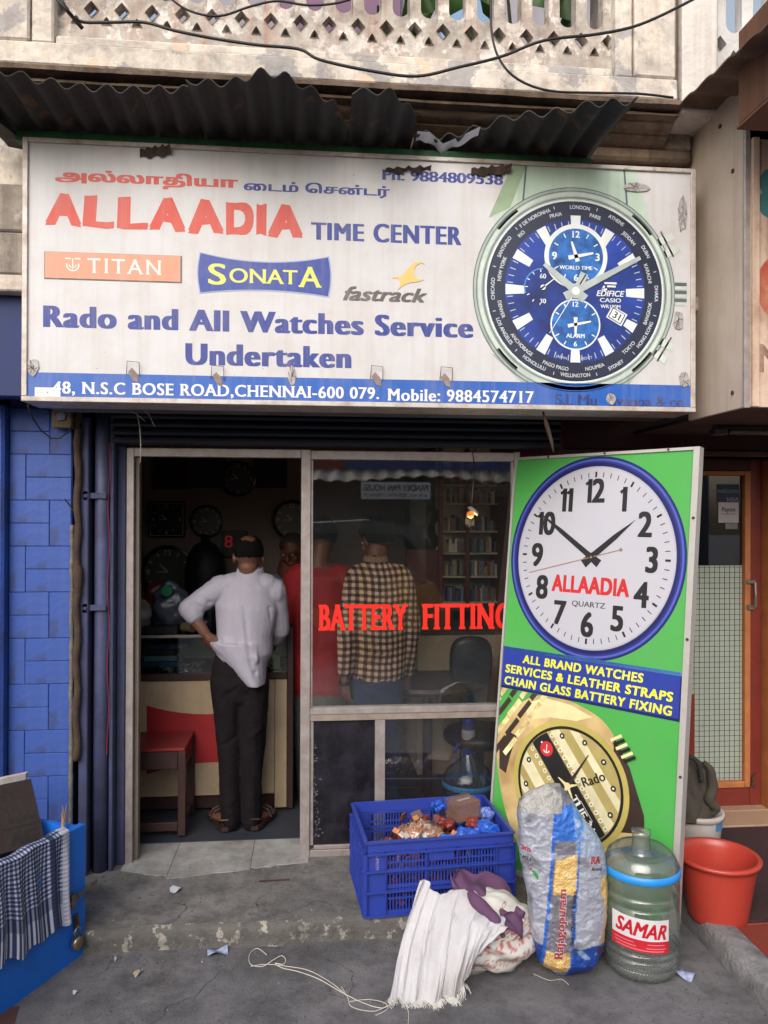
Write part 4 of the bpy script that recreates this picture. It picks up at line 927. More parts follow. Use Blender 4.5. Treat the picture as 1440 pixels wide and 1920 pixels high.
for i in range(12):
    an = 2*PI*i/12; r0 = .58; r1 = .79 if i else .84
    if i == 4: r0 = .66
    A.bar(cx+r0*k*math.sin(an), cz+r0*k*math.cos(an), cx+r1*k*math.sin(an), cz+r1*k*math.cos(an), .085*k, W_wh, .115*k)
sub = ((cx+.005*k, cz+.385*k, .30*k), (cx+.0*k, cz-.37*k, .275*k))
A.up(); A.disc(sub[0][0], sub[0][1], .36*k, W_wh, 48); A.up(); A.disc(sub[0][0], sub[0][1], .31*k, W_dial2, 48); A.disc(sub[1][0], sub[1][1], .285*k, W_wh, 48); A.up(); A.disc(sub[1][0], sub[1][1], .268*k, W_dial2, 48)
A.ring(cx-.37*k, cz+.03*k, .20*k, .215*k, W_cy, 24, R_(90), R_(200))
A.up()
for sx_, sz2, r in sub:
    for i in range(12):
        an = 2*PI*i/12; 
        if i % 3: A.bar(sx_+r*.78*math.sin(an), sz2+r*.78*math.cos(an), sx_+r*.95*math.sin(an), sz2+r*.95*math.cos(an), .012*k, W_wh)
for t, dx, dz, h in (('12', 0, .245, .07), ('3', .245, 0, .08), ('9', -.245, 0, .08), ('6', 0, -.235, .07)): A.ctext(t, sub[0][0]+dx*k, sub[0][1]+dz*k, h*k, W_wh, bx=.03, by=.015)
for t, dx, dz in (('12', 0, .225), ('6', 0, -.215)): A.ctext(t, sub[1][0]+dx*k, sub[1][1]+dz*k, .055*k, W_wh, bx=.03)
A.ctext('WORLD TIME', sub[0][0], sub[0][1]-.125*k, .042*k, W_wh, bx=.03); A.ctext('ALARM', sub[1][0], sub[1][1]-.125*k, .045*k, W_wh, bx=.03)
A.ctext('60', cx-.37*k, cz+.155*k, .05*k, W_wh, bx=.02); A.ctext('30', cx-.37*k, cz-.12*k, .05*k, W_wh, bx=.02)
for i in range(7): an = R_(190+i*27); A.bar(cx-.37*k+.17*k*math.sin(an), cz+.03*k+.17*k*math.cos(an), cx-.37*k+.2*k*math.sin(an), cz+.03*k+.2*k*math.cos(an), .01*k, W_wh)
A.ctext('EDIFICE', cx+.40*k, cz-.015*k, .062*k, W_wh, bx=.025, by=.01, shear=.25); A.ctext('CASIO', cx+.40*k, cz-.09*k, .045*k, W_wh, bx=.02, wx=1.3); A.ctext('WR100M', cx+.40*k, cz-.16*k, .04*k, W_wh, bx=.02)
for (xa, za, xb, zb_) in ((.33, .10, .47, .10), (.33, .07, .31, .03), (.30, .03, .36, .03), (.36, .065, .46, .065)): A.bar(cx+xa*k, cz+za*k, cx+xb*k, cz+zb_*k, .022*k, W_wh)
A.ctext('JAPAN', cx-.16*k, cz-.735*k, .03*k, W_txt, rot=-.2); A.ctext("MOV'T", cx+.13*k, cz-.74*k, .03*k, W_txt, rot=.15)
an = R_(119); dcx, dcz = cx+.54*k*math.sin(an), cz+.54*k*math.cos(an); dx = (math.sin(an), math.cos(an))
for s_, m_ in ((.1, W_wh), (.083, W_bez), (.072, W_wh)):
    A.bar(dcx-dx[0]*s_*k, dcz-dx[1]*s_*k, dcx+dx[0]*s_*k, dcz+dx[1]*s_*k, s_*1.5*k, m_); A.up()
A.ctext('31', dcx, dcz, .075*k, W_bez, bx=.02, rot=-R_(29))
# hands
def hand(cx_, cz_, an, r, w, m, tail=.1): d = (math.sin(an), math.cos(an)); A.bar(cx_-d[0]*tail*k, cz_-d[1]*tail*k, cx_+d[0]*r*k, cz_+d[1]*r*k, w*k, m, w*.45*k)
A.up(); hand(sub[0][0], sub[0][1], R_(-18), .17, .05, W_wh, .06); hand(sub[0][0], sub[0][1], R_(78), .2, .05, W_wh, .09)
hand(sub[1][0], sub[1][1], R_(180), .13, .045, W_wh, .08); hand(sub[1][0], sub[1][1], R_(78), .18, .04, W_wh, .09)
hand(cx-.37*k, cz+.03*k, R_(52), .16, .02, W_wh, .03); A.disc(cx-.37*k, cz+.03*k, .03*k, W_wh, 12)
A.up(); hand(cx, cz, R_(-51), .46, .105, W_g, .14); A.up(); hand(cx, cz, R_(62), .84, .095, W_g, .14); A.up(); hand(cx, cz, R_(212), .56, .014, W_wh, .22); A.bar(cx+.10*k, cz+.20*k, cx+.03*k, cz+.04*k, .09*k, W_g); A.up(); A.disc(cx, cz, .085*k, W_g, 20); A.up(); A.disc(cx, cz, .045*k, W_wh, 16)
A.build('sign_print', sg)
# rusty clips, wire brackets, tape scars and fallen trim on the sign
def clipat(px, py, w, h, kind):
    x, z = S(px, py); mb = MB()
    if kind == 'w':
        mb.use(Mrust); rr_ = .0016; y = SY-.006
        mb.tube([(x-w/2, y, z-h*.4), (x-w/2+.004, y-.006, z+h/2), (x+w/2, y-.006, z+h/2-.004), (x+w/2, y, z-h*.5)], rr_, 5)
        mb.use(mat('grime_patch', (138, 120, 116), .85, var=.3, scale=40)); mb.add([(x-w*.4, SY-.0007, z-h*.2), (x-w*.1, SY-.0007, z+h*.1), (x+w*.3, SY-.0007, z-h*.3), (x+w*.4, SY-.0007, z-h*.9), (x, SY-.0007, z-h*.8)], [(0, 4, 3, 2, 1)])
        mb.build('wire_clip', None, sg)
    elif kind == 's':
        mb.use(Mrust); n_ = 12; q = []
        for i in range(n_+1): u = i/n_; q += [(x-w/2+w*u, SY-.008-.02*u+.004*math.sin(i*1.9), z+h*.5+.006*math.sin(i*2.3)+h*.5*u), (x-w/2+w*u, SY-.002-.01*u, z-h*.5+.007*math.sin(i*1.3)+h*.5*u)]
        mb.add(q, [(2*i, 2*i+1, 2*i+3, 2*i+2) for i in range(n_)]); mb.add([(a_, b_+.0012, c_) for a_, b_, c_ in q], [(2*i, 2*i+2, 2*i+3, 2*i+1) for i in range(n_)]); mb.build('rusty_strip', None, sg)
    else:
        rnd = random.Random(int(px*7+py)); n_ = 9
        mb.use(mat('old_tape', (172, 168, 168), .5, var=.25, scale=50, bump=.4, dirt=((104, 90, 84), .8, 30)))
        q = [(x+w*(.36+.22*rnd.random())*math.cos(2*PI*i/n_), SY-.0009-.0008*rnd.random(), z+h*(.36+.22*rnd.random())*math.sin(2*PI*i/n_)) for i in range(n_)]+[(x, SY-.0016, z)]
        mb.add(q, [(i, n_, (i+1) % n_) for i in range(n_)])
        mb.use(mat('tear_line', (60, 50, 46), .8))
        for _ in range(4):
            i, j = rnd.sample(range(n_), 2); mb.tube([q[i], (x+w*.2*(rnd.random()-.5), SY-.002, z+h*.3*(rnd.random()-.5)), q[j]], .0009, 4)
        mb.build('tape_scrap', None, sg)
for px, py in ((250, 692), (408, 700), (706, 700), (836, 702)): clipat(px, py, .052, .06, 'w')
clipat(62, 688, .05, .08, 't'); clipat(547, 705, .035, .09, 't'); clipat(1283, 712, .05, .085, 't'); clipat(1190, 352, .13, .045, 't'); clipat(1279, 402, .045, .16, 't'); clipat(1146, 748, .05, .05, 't'); clipat(1272, 600, .05, .09, 't')
clipat(292, 290, .125, .032, 's'); clipat(920, 325, .17, .03, 's'); clipat(765, 322, .19, .016, 's')
mb = MB().use(Mframe)
for i in range(22): x = sx0+.06+i*(sx1-sx0-.12)/21; mb.tube([(x, SY-.006, sz_1-.009), (x, SY-.009, sz_1-.009)], .006, 8)
tag(mb.build('screw_heads', None, sg), kind='stuff')

# ------------------------------------------------------------------ tall clock board leaning on the shopfront
PA, PT, PW, PH = R_(50.591), R_(6.55), .935, 1.973
pux = Vector((math.cos(PA), -math.sin(PA), 0)); pnb = Vector((math.sin(PA), math.cos(PA), 0)); pup = Vector((0, 0, math.cos(PT)))+pnb*math.sin(PT)
pn = pup.cross(pux).normalized()
if pn.y > 0: pn = -pn
PTL = Vector((1.441, 2.916, 0))-pux*PW+pup*PH
def L2(px, py):
    d = ray(px, py); t = (PTL-CO).dot(pn)/d.dot(pn); q = CO+d*t-PTL; return q.dot(pux), q.dot(pup)
pb = thing('clock_board', 'tall green framed advertising board with clock picture leaning beside the shop window', 'signboard', (1.15, 3.28, 0))
z3 = pup
Mpf = mat('board_frame_alu', (190, 186, 184), .4, .3, var=.08, scale=14, dirt=((128, 116, 110), .4, 14), bump=.05)
def pbx(name, m, a, b): MB().obox(PTL, pux, pup, -pn, (a[0], a[1], a[2]), (b[0], b[1], b[2])).build(name, m, pb)
pbx('board_sheet', mat('board_green', (72, 164, 74), .45, var=.06, scale=2, dirt=((92, 150, 96), .5, 5), bump=.08, bscale=5), (.012, -PH+.0, .004), (PW-.02, -.012, .010))
pbx('frame_bar', Mpf, (0, -PH, -.004), (.011, 0, .03)); pbx('frame_bar', Mpf, (PW-.026, -PH, -.004), (PW, 0, .036)); pbx('frame_bar', Mpf, (.012, -.013, -.004), (PW-.027, 0, .03)); pbx('frame_bar', Mpf, (.012, -PH, -.004), (PW-.027, -PH+.02, .03))
pbx('backing', mat('grey_backing', (70, 70, 74), .8), (.012, -PH+.03, .012), (PW-.027, -.02, .024))
B = Art(PTL-pn*.004, pux, pup, pn)
Bblue = mat('clock_blue', (38, 44, 132), .35, var=.06, scale=4); Bblue2 = mat('clock_blue_light', (78, 92, 176), .3); Bdk = mat('clock_blue_dark', (22, 26, 88), .35); Bface = mat('clock_face', (182, 182, 194), .4, var=.03, scale=2, dirt=((186, 182, 188), .3, 4)); Bblk = mat('clock_black', (30, 29, 33), .45); Bred = mat('clock_red', (196, 38, 44), .45); Brim = mat('clock_rim', (170, 170, 182), .4)
Bban = mat('banner_blue', (36, 56, 150), .4, var=.06, scale=3); Bbl = mat('banner_light', (84, 140, 206), .4); Byel = mat('banner_yellow', (222, 222, 60), .45)
cu, cv = PW/2-.008, -.012-(PW-.05)/2; CRr = (PW-.05)/2
cv = (L2(1108, 856)[1]+L2(1095, 1238)[1])/2; CRv = (L2(1108, 856)[1]-L2(1095, 1238)[1])/2
ey = CRv/CRr
B.disc(cu, cv, CRr, Bblue, 80, CRv); B.up(); B.ring(cu, cv, CRr*.955, CRr*.975, Bblue2, 80, ey=ey); B.ring(cu, cv, CRr*.905, CRr*.935, Bdk, 80, ey=ey); B.ring(cu, cv, CRr*.985, CRr*.998, Bdk, 80, ey=ey)
B.up(); B.disc(cu, cv, CRr*.90, Brim, 80, CRv*.90); B.up(); B.disc(cu, cv, CRr*.885, Bface, 80, CRv*.885); B.up()
def cp(an, r): return cu+CRr*r*math.sin(an), cv+CRv*r*math.cos(an)
for i in range(60):
    an = 2*PI*i/60; a = cp(an, .79); b = cp(an, .84 if i % 5 else .845); B.bar(*a, *b, .004 if i % 5 else .010, Bblk)
for i in range(1, 13):
    an = 2*PI*i/12; x, y = cp(an, .655); ds = str(i); wd = {'1': .034}; tot = sum(wd.get(c, .062) for c in ds); xx = x-tot/2
    for c in ds:
        w_ = wd.get(c, .062); xm_ = xx+w_/2; B.ctext(c, xm_+(.004 if c == '1' else 0), y, .105, Bblk, bx=.035, by=.02, wx=.85)
        if c == '1': B.bar(xm_+.004, y+.046, xm_-.018, y+.030, .014, Bblk)
        xx += w_
x0, y0 = L2(1034, 1100); x1, y1 = L2(1180, 1100)
B.text('ALLAADIA', x0, x1, cv-.165, cv-.092, Bred, bx=.05, by=.025, space=1.06)
B.ctext('QUARTZ', cu, cv-.215, .024, Bblk, bx=.01, wx=1.2)
B.up(); a0 = R_(-55); a1 = R_(50)
def bh(an, r, w):
    d = (math.sin(an), math.cos(an)); q = (d[1], -d[0]); c = (cu, cv)
    B.poly([(c[0]-d[0]*.05+q[0]*w*.9, c[1]-d[1]*.05+q[1]*w*.9), (c[0]-d[0]*.05-q[0]*w*.9, c[1]-d[1]*.05-q[1]*w*.9), (c[0]+d[0]*.03-q[0]*w*.6, c[1]+d[1]*.03-q[1]*w*.6), (c[0]+d[0]*r*.55-q[0]*w*.5, c[1]+d[1]*r*.55-q[1]*w*.5), (c[0]+d[0]*r, c[1]+d[1]*r), (c[0]+d[0]*r*.55+q[0]*w*.5, c[1]+d[1]*r*.55+q[1]*w*.5), (c[0]+d[0]*.03+q[0]*w*.6, c[1]+d[1]*.03+q[1]*w*.6)][::-1], Bblk)
bh(a0, .37, .022); B.up(); bh(a1, .27, .024); B.up()
an = R_(255); d = (math.sin(an), math.cos(an)); B.bar(cu+d[0]*.34, cv+d[1]*.34, cu-d[0]*.15, cv-d[1]*.15, .004, mat('gold_hand', (150, 120, 90), .5)); B.disc(cu-d[0]*.15, cv-d[1]*.15, .008, MATS['gold_hand'], 10); B.up(); B.disc(cu, cv, .013, Bblk, 16); B.up(); B.disc(cu, cv, .006, MATS['gold_hand'], 12)
# banner
vt = (L2(950, 1211)[1]+L2(1275, 1261)[1])/2; vb = (L2(940, 1292)[1]+L2(1265, 1348)[1])/2; e = PW-.027
B.z = 1; B.rect(.012, vb, e, vt, Bdk); B.up(); B.rect(.012, vb+.012, e-.008, vt-.001, Bban); B.rect(.012, vt-.016, e-.004, vt, Bbl); B.up()
hb = vt-vb
for i, (t, xa, xb) in enumerate((('ALL BRAND WATCHES', 980, 1206), ('SERVICES & LEATHER STRAPS', 944, 1262), ('CHAIN GLASS BATTERY FIXING', 941, 1260))):
    yb = vt-.02-hb*(.285*(i+1))+.010; ua = L2(xa, 1230+i*30)[0]; ub = L2(xb, 1270+i*30)[0]; B.text(t, max(ua, .03), min(ub, e-.02), yb, yb+hb*.185, Byel, bx=.04, by=.022, shear=.1, space=1.12)
# gold watch picture, clipped to the board
Wg = mat('gold_case', (164, 118, 70), .4, var=.3, scale=2.4, col2=(226, 206, 150)); Wgd = mat('gold_dark', (58, 44, 40), .4, var=.3, scale=4); Wgl = mat('gold_light', (226, 210, 160), .35, var=.2, scale=4); Wgr = mat('gold_ring', (178, 164, 88), .4, var=.15, scale=5); Wk = mat('dial_black', (28, 26, 28), .4); Wd1 = mat('dial_cream', (214, 206, 170), .4, var=.15, scale=10); Wd2 = mat('dial_olive', (170, 154, 96), .4, var=.15, scale=8); Wcr = mat('gold_bracelet', (204, 158, 96), .35, var=.4, scale=14, col2=(240, 214, 160)); Wwht = mat('dial_white', (220, 220, 214), .4); Wr = mat('anchor_red', (190, 44, 50), .4); Wgreen = mat('board_green_b', (58, 160, 72), .42)
def clipx(pts):
    lo, hi, top, bot = .0125, e, vb-.001, -PH+.03
    def cl(p, f, inter):
        o = []
        for i in range(len(p)):
            a, b = p[i-1], p[i]; fa, fb = f(a), f(b)
            if fa != fb: o.append(inter(a, b))
            if fb: o.append(b)
        return o
    for ax, val, ge in ((0, lo, True), (0, hi, False), (1, top, False), (1, bot, True)):
        if not pts: break
        pts = cl(pts, lambda q: (q[ax] >= val) == ge or q[ax] == val, lambda a, b: tuple((a[i]+(b[i]-a[i])*(val-a[ax])/(b[ax]-a[ax])) if i != ax else val for i in (0, 1)))
    return pts
def pp(pts, m, up=True):
    q = clipx([tuple(p) for p in pts])
    if len(q) > 2: B.poly(q, m)
    if up: B.up()
def blob(c, rx, ry, rot, m, n=60, up=True, a0=0, a1=2*PI):
    cr, sr = math.cos(rot), math.sin(rot); pp([(c[0]+rx*math.cos(a0+(a1-a0)*i/n)*cr-ry*math.sin(a0+(a1-a0)*i/n)*sr, c[1]+rx*math.cos(a0+(a1-a0)*i/n)*sr+ry*math.sin(a0+(a1-a0)*i/n)*cr) for i in range(n)], m, up)
wc = L2(1068, 1478); wtop = L2(1068, 1366); wbot = L2(1080, 1590); wl = L2(972, 1480); wr = L2(1166, 1500)
rX = (wr[0]-wl[0])/2; rY = (wtop[1]-wbot[1])/2; wc = ((wr[0]+wl[0])/2, (wtop[1]+wbot[1])/2)
B.z = 1
case_px = [(938, 1370), (950, 1340), (990, 1310), (1030, 1304), (1080, 1320), (1130, 1352), (1160, 1400), (1185, 1470), (1200, 1520), (1208, 1560), (1195, 1600), (1100, 1640), (1000, 1620), (960, 1560), (938, 1480), (930, 1400)]
def smooth(p, n=5):
    o = []
    for i in range(len(p)):
        a, b, c, d = (Vector(p[(i+j-1) % len(p)]) for j in range(4))
        for k in range(n): t = k/n; o.append(tuple(.5*((2*b)+(c-a)*t+(2*a-5*b+4*c-d)*t*t+(-a+3*b-3*c+d)*t**3)))
    return o
cs_ = smooth([L2(*p) for p in case_px]); B.fillpoly([clipx(cs_)[::-1]], Wg); B.up()
dk = [L2(*p) for p in ((1150, 1380), (1180, 1440), (1207, 1530), (1208, 1565), (1150, 1560), (1158, 1480), (1150, 1420))]; B.fillpoly([clipx(dk)[::-1]], Wgd); B.up()
lt = [L2(*p) for p in ((985, 1320), (1020, 1308), (1070, 1322), (1110, 1345), (1080, 1352), (1030, 1345), (990, 1350))]; B.fillpoly([clipx(lt)[::-1]], Wgl); B.up()
dk2 = [L2(*p) for p in ((936, 1405), (952, 1370), (968, 1380), (955, 1420), (948, 1450), (936, 1440))]; B.fillpoly([clipx(dk2)[::-1]], Wgd); B.up()
# bracelet links, slanting strips in the corner
for i in range(7):
    for j in range(4):
        a = Vector(L2(924+i*19-j*4, 1300+j*36+i*3)); b = Vector(L2(944+i*19-j*4, 1300+j*36+i*3-26)); 
        d = (b-a); q = Vector((-d.y, d.x)).normalized()*.024
        poly_ = [a-d*.1, a-d*.1+q, b+q, b]
        if a.x < .30-j*.07: pp(poly_, Wcr if (i+j) % 2 else Wgd, False)
B.up()
blob(wc, rX*1.13, rY*1.13, 0, Wgr); blob(wc, rX*1.03, rY*1.03, 0, Wk); blob(wc, rX*.98, rY*.98, 0, Wd2)
# diagonal stripes clipped to the dial by making them chords
th = R_(-50)
def chord(o0, o1, m, inset=.97):
    # band between offsets o0..o1 (in units of r) of the rotated dial
    n_ = 10; pts = []; c_, s_ = math.cos(th), math.sin(th)
    for i in range(n_+1):
        o = o0+(o1-o0)*i/n_; h = math.sqrt(max(0, inset**2-o*o)); pts.append((o, h))
    for i in range(n_, -1, -1):
        o = o0+(o1-o0)*i/n_; h = math.sqrt(max(0, inset**2-o*o)); pts.append((o, -h))
    pp([(wc[0]+rX*(h*c_-o*s_*-1*1)*1, wc[1]+rY*(h*s_+o*c_*1)) if False else (wc[0]+rX*(h*c_+o*s_*-1), wc[1]+rY*(h*s_+o*c_)) for o, h in pts], m)
chord(.25, .42, Wd1); chord(.60, .74, Wd1); chord(-.62, -.40, Wd1); chord(-.88, -.76, Wd1); chord(-.20, .17, Wk)
c_, s_ = math.cos(th), math.sin(th)
def wp(h, o): return (wc[0]+rX*(h*c_-o*s_), wc[1]+rY*(h*s_+o*c_))
for i in range(13):
    for o in (.23, -.26):
        h = -.86+i*.145
        if h*h+o*o < .85: B.ring(*wp(h, o), .006, .011, Wwht, 10)
for i in range(12):
    an = 2*PI*i/12+.2; B.ring(wc[0]+rX*.86*math.cos(an), wc[1]+rY*.86*math.sin(an), .005, .013, Wk, 10); B.disc(wc[0]+rX*.86*math.cos(an), wc[1]+rY*.86*math.sin(an), .006, Wwht, 8)
B.up(); B.disc(*wp(-.72, 0), .034, Wr, 20); B.up(); q = wp(-.72, 0); B.ring(q[0], q[1]-.002, .013, .018, Wwht, 12, PI*1.1, PI*1.9); B.rect(q[0]-.002, q[1]-.018, q[0]+.002, q[1]+.02, Wwht)
q = wp(.50, -.01)
for k_, m_ in ((.19, Wwht), (.175, Wk)): B.poly([wp(.50-k_, -.01-k_*.52), wp(.50+k_, -.01-k_*.52), wp(.50+k_, -.01+k_*.52), wp(.50-k_, -.01+k_*.52)], m_); B.up()
B.ctext('TUE 31', q[0], q[1], .038, Wwht, rot=th, bx=.02); 
B.ctext('Rado', *wp(.12, .52), .040, Wk, rot=R_(28), bx=.02)
B.up()
for an, r in ((R_(30), .72), (R_(205), .25), (R_(150), .25), (R_(-60), .22), (R_(70), .2)): B.bar(wc[0], wc[1], wc[0]+rX*r*math.sin(an), wc[1]+rY*r*math.cos(an), .018, Wgl if r < .5 else Wgd, .004)
B.up(); B.disc(*wc, .016, Wgl, 12)
for i in range(6):
    a = L2(1146+i*5, 1388+i*8); B.bar(a[0], a[1], a[0]+.05, a[1]+.03, .013, Wgl if i % 2 == 0 else Wk)
B.build('board_print', pb)
mb = MB().use(Mrust)
for v_ in (.3, .8, 1.35): mb.tube([PTL+pux*(PW-.012)-pup*v_-(-pn)*.004, PTL+pux*(PW-.012)-pup*v_+pn*.008], .006, 8)
for u_ in (.2, .5, .8): mb.tube([PTL+pux*u_-pup*.006+pn*.004, PTL+pux*u_-pup*.006+pn*.008], .005, 8)
tag(mb.build('rivets', None, pb), kind='stuff')
# ------------------------------------------------------------------ inside the shop
Mwall = mat('shop_wall', (150, 134, 130), .8, var=.1, scale=3, dirt=((110, 98, 96), .5, 3))
shell = thing('shop_interior', 'dim mauve grey walls and ceiling inside the watch shop', 'interior', (.2, 4.8, 0))
box_part('back_wall', Mwall, shell, (-1.25, 5.9, -.02), (1.26, 6.0, 2.45)); box_part('side_wall', Mwall, shell, (-1.3, 3.86, -.02), (-1.25, 6.0, 2.45)); box_part('ceiling', mat('dark_ceiling', (120, 112, 112), .8), shell, (-1.3, 3.86, 2.45), (1.27, 6.0, 2.5))
box_part('front_lintel', Mdark, shell, (-1.3, 3.83, 2.03), (1.27, 3.86, 2.45))
Mcr = mat('cream_laminate', (176, 154, 126), .5, var=.06, scale=3, dirt=((116, 100, 84), .5, 6), streak=((140, 122, 104), .3)); Mdw = mat('dark_wood', (52, 30, 28), .5, var=.2, scale=10); Mcl = glass_mat('case_glass', (.82, .9, .88), .08)
ct = thing('counter', 'cream shop counter with red emblem on the front and glass display case on top', 'counter', (-.55, 4.6, 0))
CY = 4.37
cx1 = P(538, 1400, CY).x
box_part('front_panel', Mcr, ct, (-1.24, CY, .10), (cx1-.07, CY+.02, .745)); box_part('front_panel', Mcr, ct, (cx1-.0685, CY-.001, .02), (cx1-.001, CY+.02, .745))
box_part('kick_board', Mdw, ct, (-1.24, CY+.03, .019), (cx1-.07, CY+.05, .098)); box_part('end_post', Mdw, ct, (cx1, CY-.01, .018), (cx1+.035, CY+.55, 1.04)); box_part('base_rail', Mdw, ct, (-1.24, CY-.015, .747), (cx1-.001, CY+.02, .785))
box_part('case_floor', Mdw, ct, (-1.24, CY+.021, .75), (cx1-.002, CY+.55, .77)); MB().box((-1.24, CY-.004, .786), (cx1-.001, CY, .985)).build('case_front_glass', Mcl, ct); MB().box((-1.24, CY-.004, .987), (cx1-.002, CY+.55, .993)).build('case_top_glass', Mcl, ct)
box_part('top_trim', Malu, ct, (-1.24, CY-.012, .985), (cx1-.001, CY-.005, 1.0)); box_part('case_back', Mcr, ct, (-1.24, CY+.52, .771), (cx1-.003, CY+.54, .984))
box_part('counter_back', Mdw, ct, (-1.24, CY+.5, .02), (cx1-.003, CY+.52, .749))
E_ = Art((0, CY, 0), (1, 0, 0), (0, 0, 1), (0, -1, 0)); Mem = mat('emblem_red', (150, 28, 34), .5, var=.1)
def cq(px, py): p = P(px, py, CY); return p.x, p.z
pts = [cq(275, 1323)]+[cq(275+ (493-275)*t/10, 1323+16*(1-(2*t/10-1)**2)) for t in range(1, 10)]+[cq(493, 1323), cq(493, 1438)]+[cq(493-(493-275)*t/10, 1438+ (14*t/10)-15*(1-(2*t/10-1)**2)) for t in range(1, 10)]+[cq(275, 1452)]
E_.fillpoly([pts[::-1]], Mem); E_.build('emblem', ct)
# shown goods in the display case
gd = [((30, 44, 70), .16, .05), ((44, 66, 96), .15, .03), ((96, 110, 120), .13, .02), ((24, 22, 34), .12, .06)]
bx0 = -1.0
for i in range(5):
    c, w, h = gd[i % 4]; z = .772+.033*i
    tag(MB().bbox((-.955+.01*i, CY+.08, z), (-.955+.01*i+w*1.4, CY+.26, z+.030), .003).build('packet', mat('packet_%d' % (i % 4), c, .4), loc=(-.9, CY+.15, z)), ('lowest', 'second', 'middle', 'fourth', 'topmost')[i]+' flat packet of the small pile in the glass counter', 'packet', 'packets in the glass counter')
mb = MB().use(mat('watch_steel', (150, 146, 136), .3, .7)).use(mat('watch_steel', (150, 146, 136)))
mb2 = MB().use(mat('watch_dark', (26, 24, 24), .4))
for i in range(170):
    x = random.uniform(-.95, -.62) if i < 120 else random.uniform(-.35, -.16); y = CY+random.uniform(.02, .22); z = .772+random.uniform(0, .03); r = random.uniform(.008, .017)
    t = mb if i % 3 == 0 else mb2
    if i % 2: t.tube([(x, y, z+.004), (x, y-.004, z+.012)], r, 9)
    else: t.tube([(x+r*math.cos(a), y+r*.6*math.sin(a), z+.008+.006*math.sin(a+i)) for a in [k*PI/5 for k in range(9)]], .0035, 5, False)
tag(mb.build('watch_parts', loc=(-.8, CY+.1, .78)), 'loose steel watches and parts heaped in the glass counter', 'watches', kind='stuff'); tag(mb2.build('watch_straps', loc=(-.7, CY+.1, .78)), 'loose dark straps and watch parts heaped in the glass counter', 'straps', kind='stuff')
sb = tag(MB().use(mat('yellow_card', (150, 140, 80), .6)).bbox((-.30, CY+.05, .772), (-.17, CY+.12, .872), .003).build('strap_box', loc=(-.24, CY+.1, .772)), 'small pale box with yellow marks in the glass counter behind the man', 'box')
# goods on the counter: crumpled bags, black machine
def crumple(name, c, r, m, label, cat, seed=0, amp=.25, **k):
    o = MB().ell(c, r, nu=40, nv=26).build(name, m, loc=c, smooth=True)
    displace(o, lambda co, nm: amp*min(r)*(snoise(co, 26, seed)+.6*snoise(co, 61, seed+2)))
    return tag(o, label, cat, **k)
Mcrb = mat('grey_poly', (74, 82, 96), .25, var=.35, scale=14, bump=.3, bscale=30)
crumple('plastic_bag', (-.80, CY+.16, 1.13), (.10, .08, .15), Mcrb, 'crumpled grey plastic bag standing on the counter at the left', 'bag', 1)
crumple('plastic_bag', (-.90, CY+.22, 1.15), (.06, .06, .14), mat('red_poly', (96, 40, 34), .4, var=.3, scale=14), 'crumpled dull red and brown bag behind the grey bag', 'bag', 3)
crumple('plastic_bag', (-.95, CY+.1, 1.09), (.05, .05, .10), mat('pale_poly', (120, 116, 116), .4, var=.3, scale=20), 'small pale crumpled bag at the far left of the counter', 'bag', 5)
crumple('plastic_bag', (-.60, CY+.24, 1.10), (.075, .07, .13), mat('black_poly', (22, 24, 32), .35, var=.3, scale=14), 'black bag on the counter beside the grey plastic bag', 'bag', 7)
q = P(313, 1108, CY+.06)
tag(MB().use(mat('green_tin', (20, 110, 70), .4)).tube([(q.x, CY+.05, q.z), (q.x, CY+.07, q.z)], .030, 20).build('green_badge', loc=(q.x, CY+.06, q.z)), 'round green badge in front of the grey plastic bag', 'badge')
mc = thing('polishing_machine', 'squat black machine on the counter below the plastic bags', 'machine', (-.83, CY+.1, 1.0))
box_part('machine_body', Mblackp, mc, (-.93, CY+.02, 1.0), (-.74, CY+.2, 1.045)); MB().tube([(-.72, CY+.1, 1.03), (-.66, CY+.06, 1.03)], .028, 16).build('machine_wheel', mat('pale_wheel', (110, 100, 70), .6), mc)
# wall clocks
def clock(name, px, py, r, Y, square, label, tone=(24, 24, 28)):
    c = P(px, py, Y); t = thing(name, label, 'clock', tuple(c), 'clocks on the back wall of the shop')
    m = mat('clock_case_%d' % tone[0], tone, .3, var=.1); lt_ = mat('clock_marks', (190, 186, 180), .4)
    if square: MB().bbox((c.x-r, Y-.03, c.z-r), (c.x+r, Y, c.z+r), .006).build('clock_case', m, t)
    else: MB().rings([[Vector((c.x+q_*math.cos(2*PI*i/36), y, c.z+q_*math.sin(2*PI*i/36))) for i in range(36)] for q_, y in ((r, Y), (r, Y-.03), (r*.9, Y-.035), (r*.87, Y-.02))]).build('clock_case', m, t, smooth=False)
    a = Art((c.x, Y-.036 if square else Y-.021, c.z), (1, 0, 0), (0, 0, 1), (0, -1, 0), .002)
    if square: a.rect(-r*.9, -r*.9, r*.9, r*.9, lt_); a.up(); a.rect(-r*.87, -r*.87, r*.87, r*.87, mat('clock_dark_dial', (22, 26, 38), .3)); a.up()
    else: a.disc(0, 0, r*.86, mat('clock_mid_dial', (84, 86, 86), .3), 36); a.up()
    for i in range(12):
        an = 2*PI*i/12; k_ = .72*r
        if i % 3 == 0: a.ctext(str(i or 12), k_*math.sin(an), k_*math.cos(an), r*.2, lt_, bx=.02)
        else: a.bar(.66*r*math.sin(an), .66*r*math.cos(an), .78*r*math.sin(an), .78*r*math.cos(an), r*.04, lt_)
    a.up(); a.bar(0, 0, -.3*r, .28*r, r*.06, lt_); a.bar(0, 0, -.45*r, 0, r*.04, lt_); a.build('dial_print', t)
BY = 5.9
clock('wall_clock', 314, 974, .135, BY, True, 'square black clock on the back wall, left of the round one')
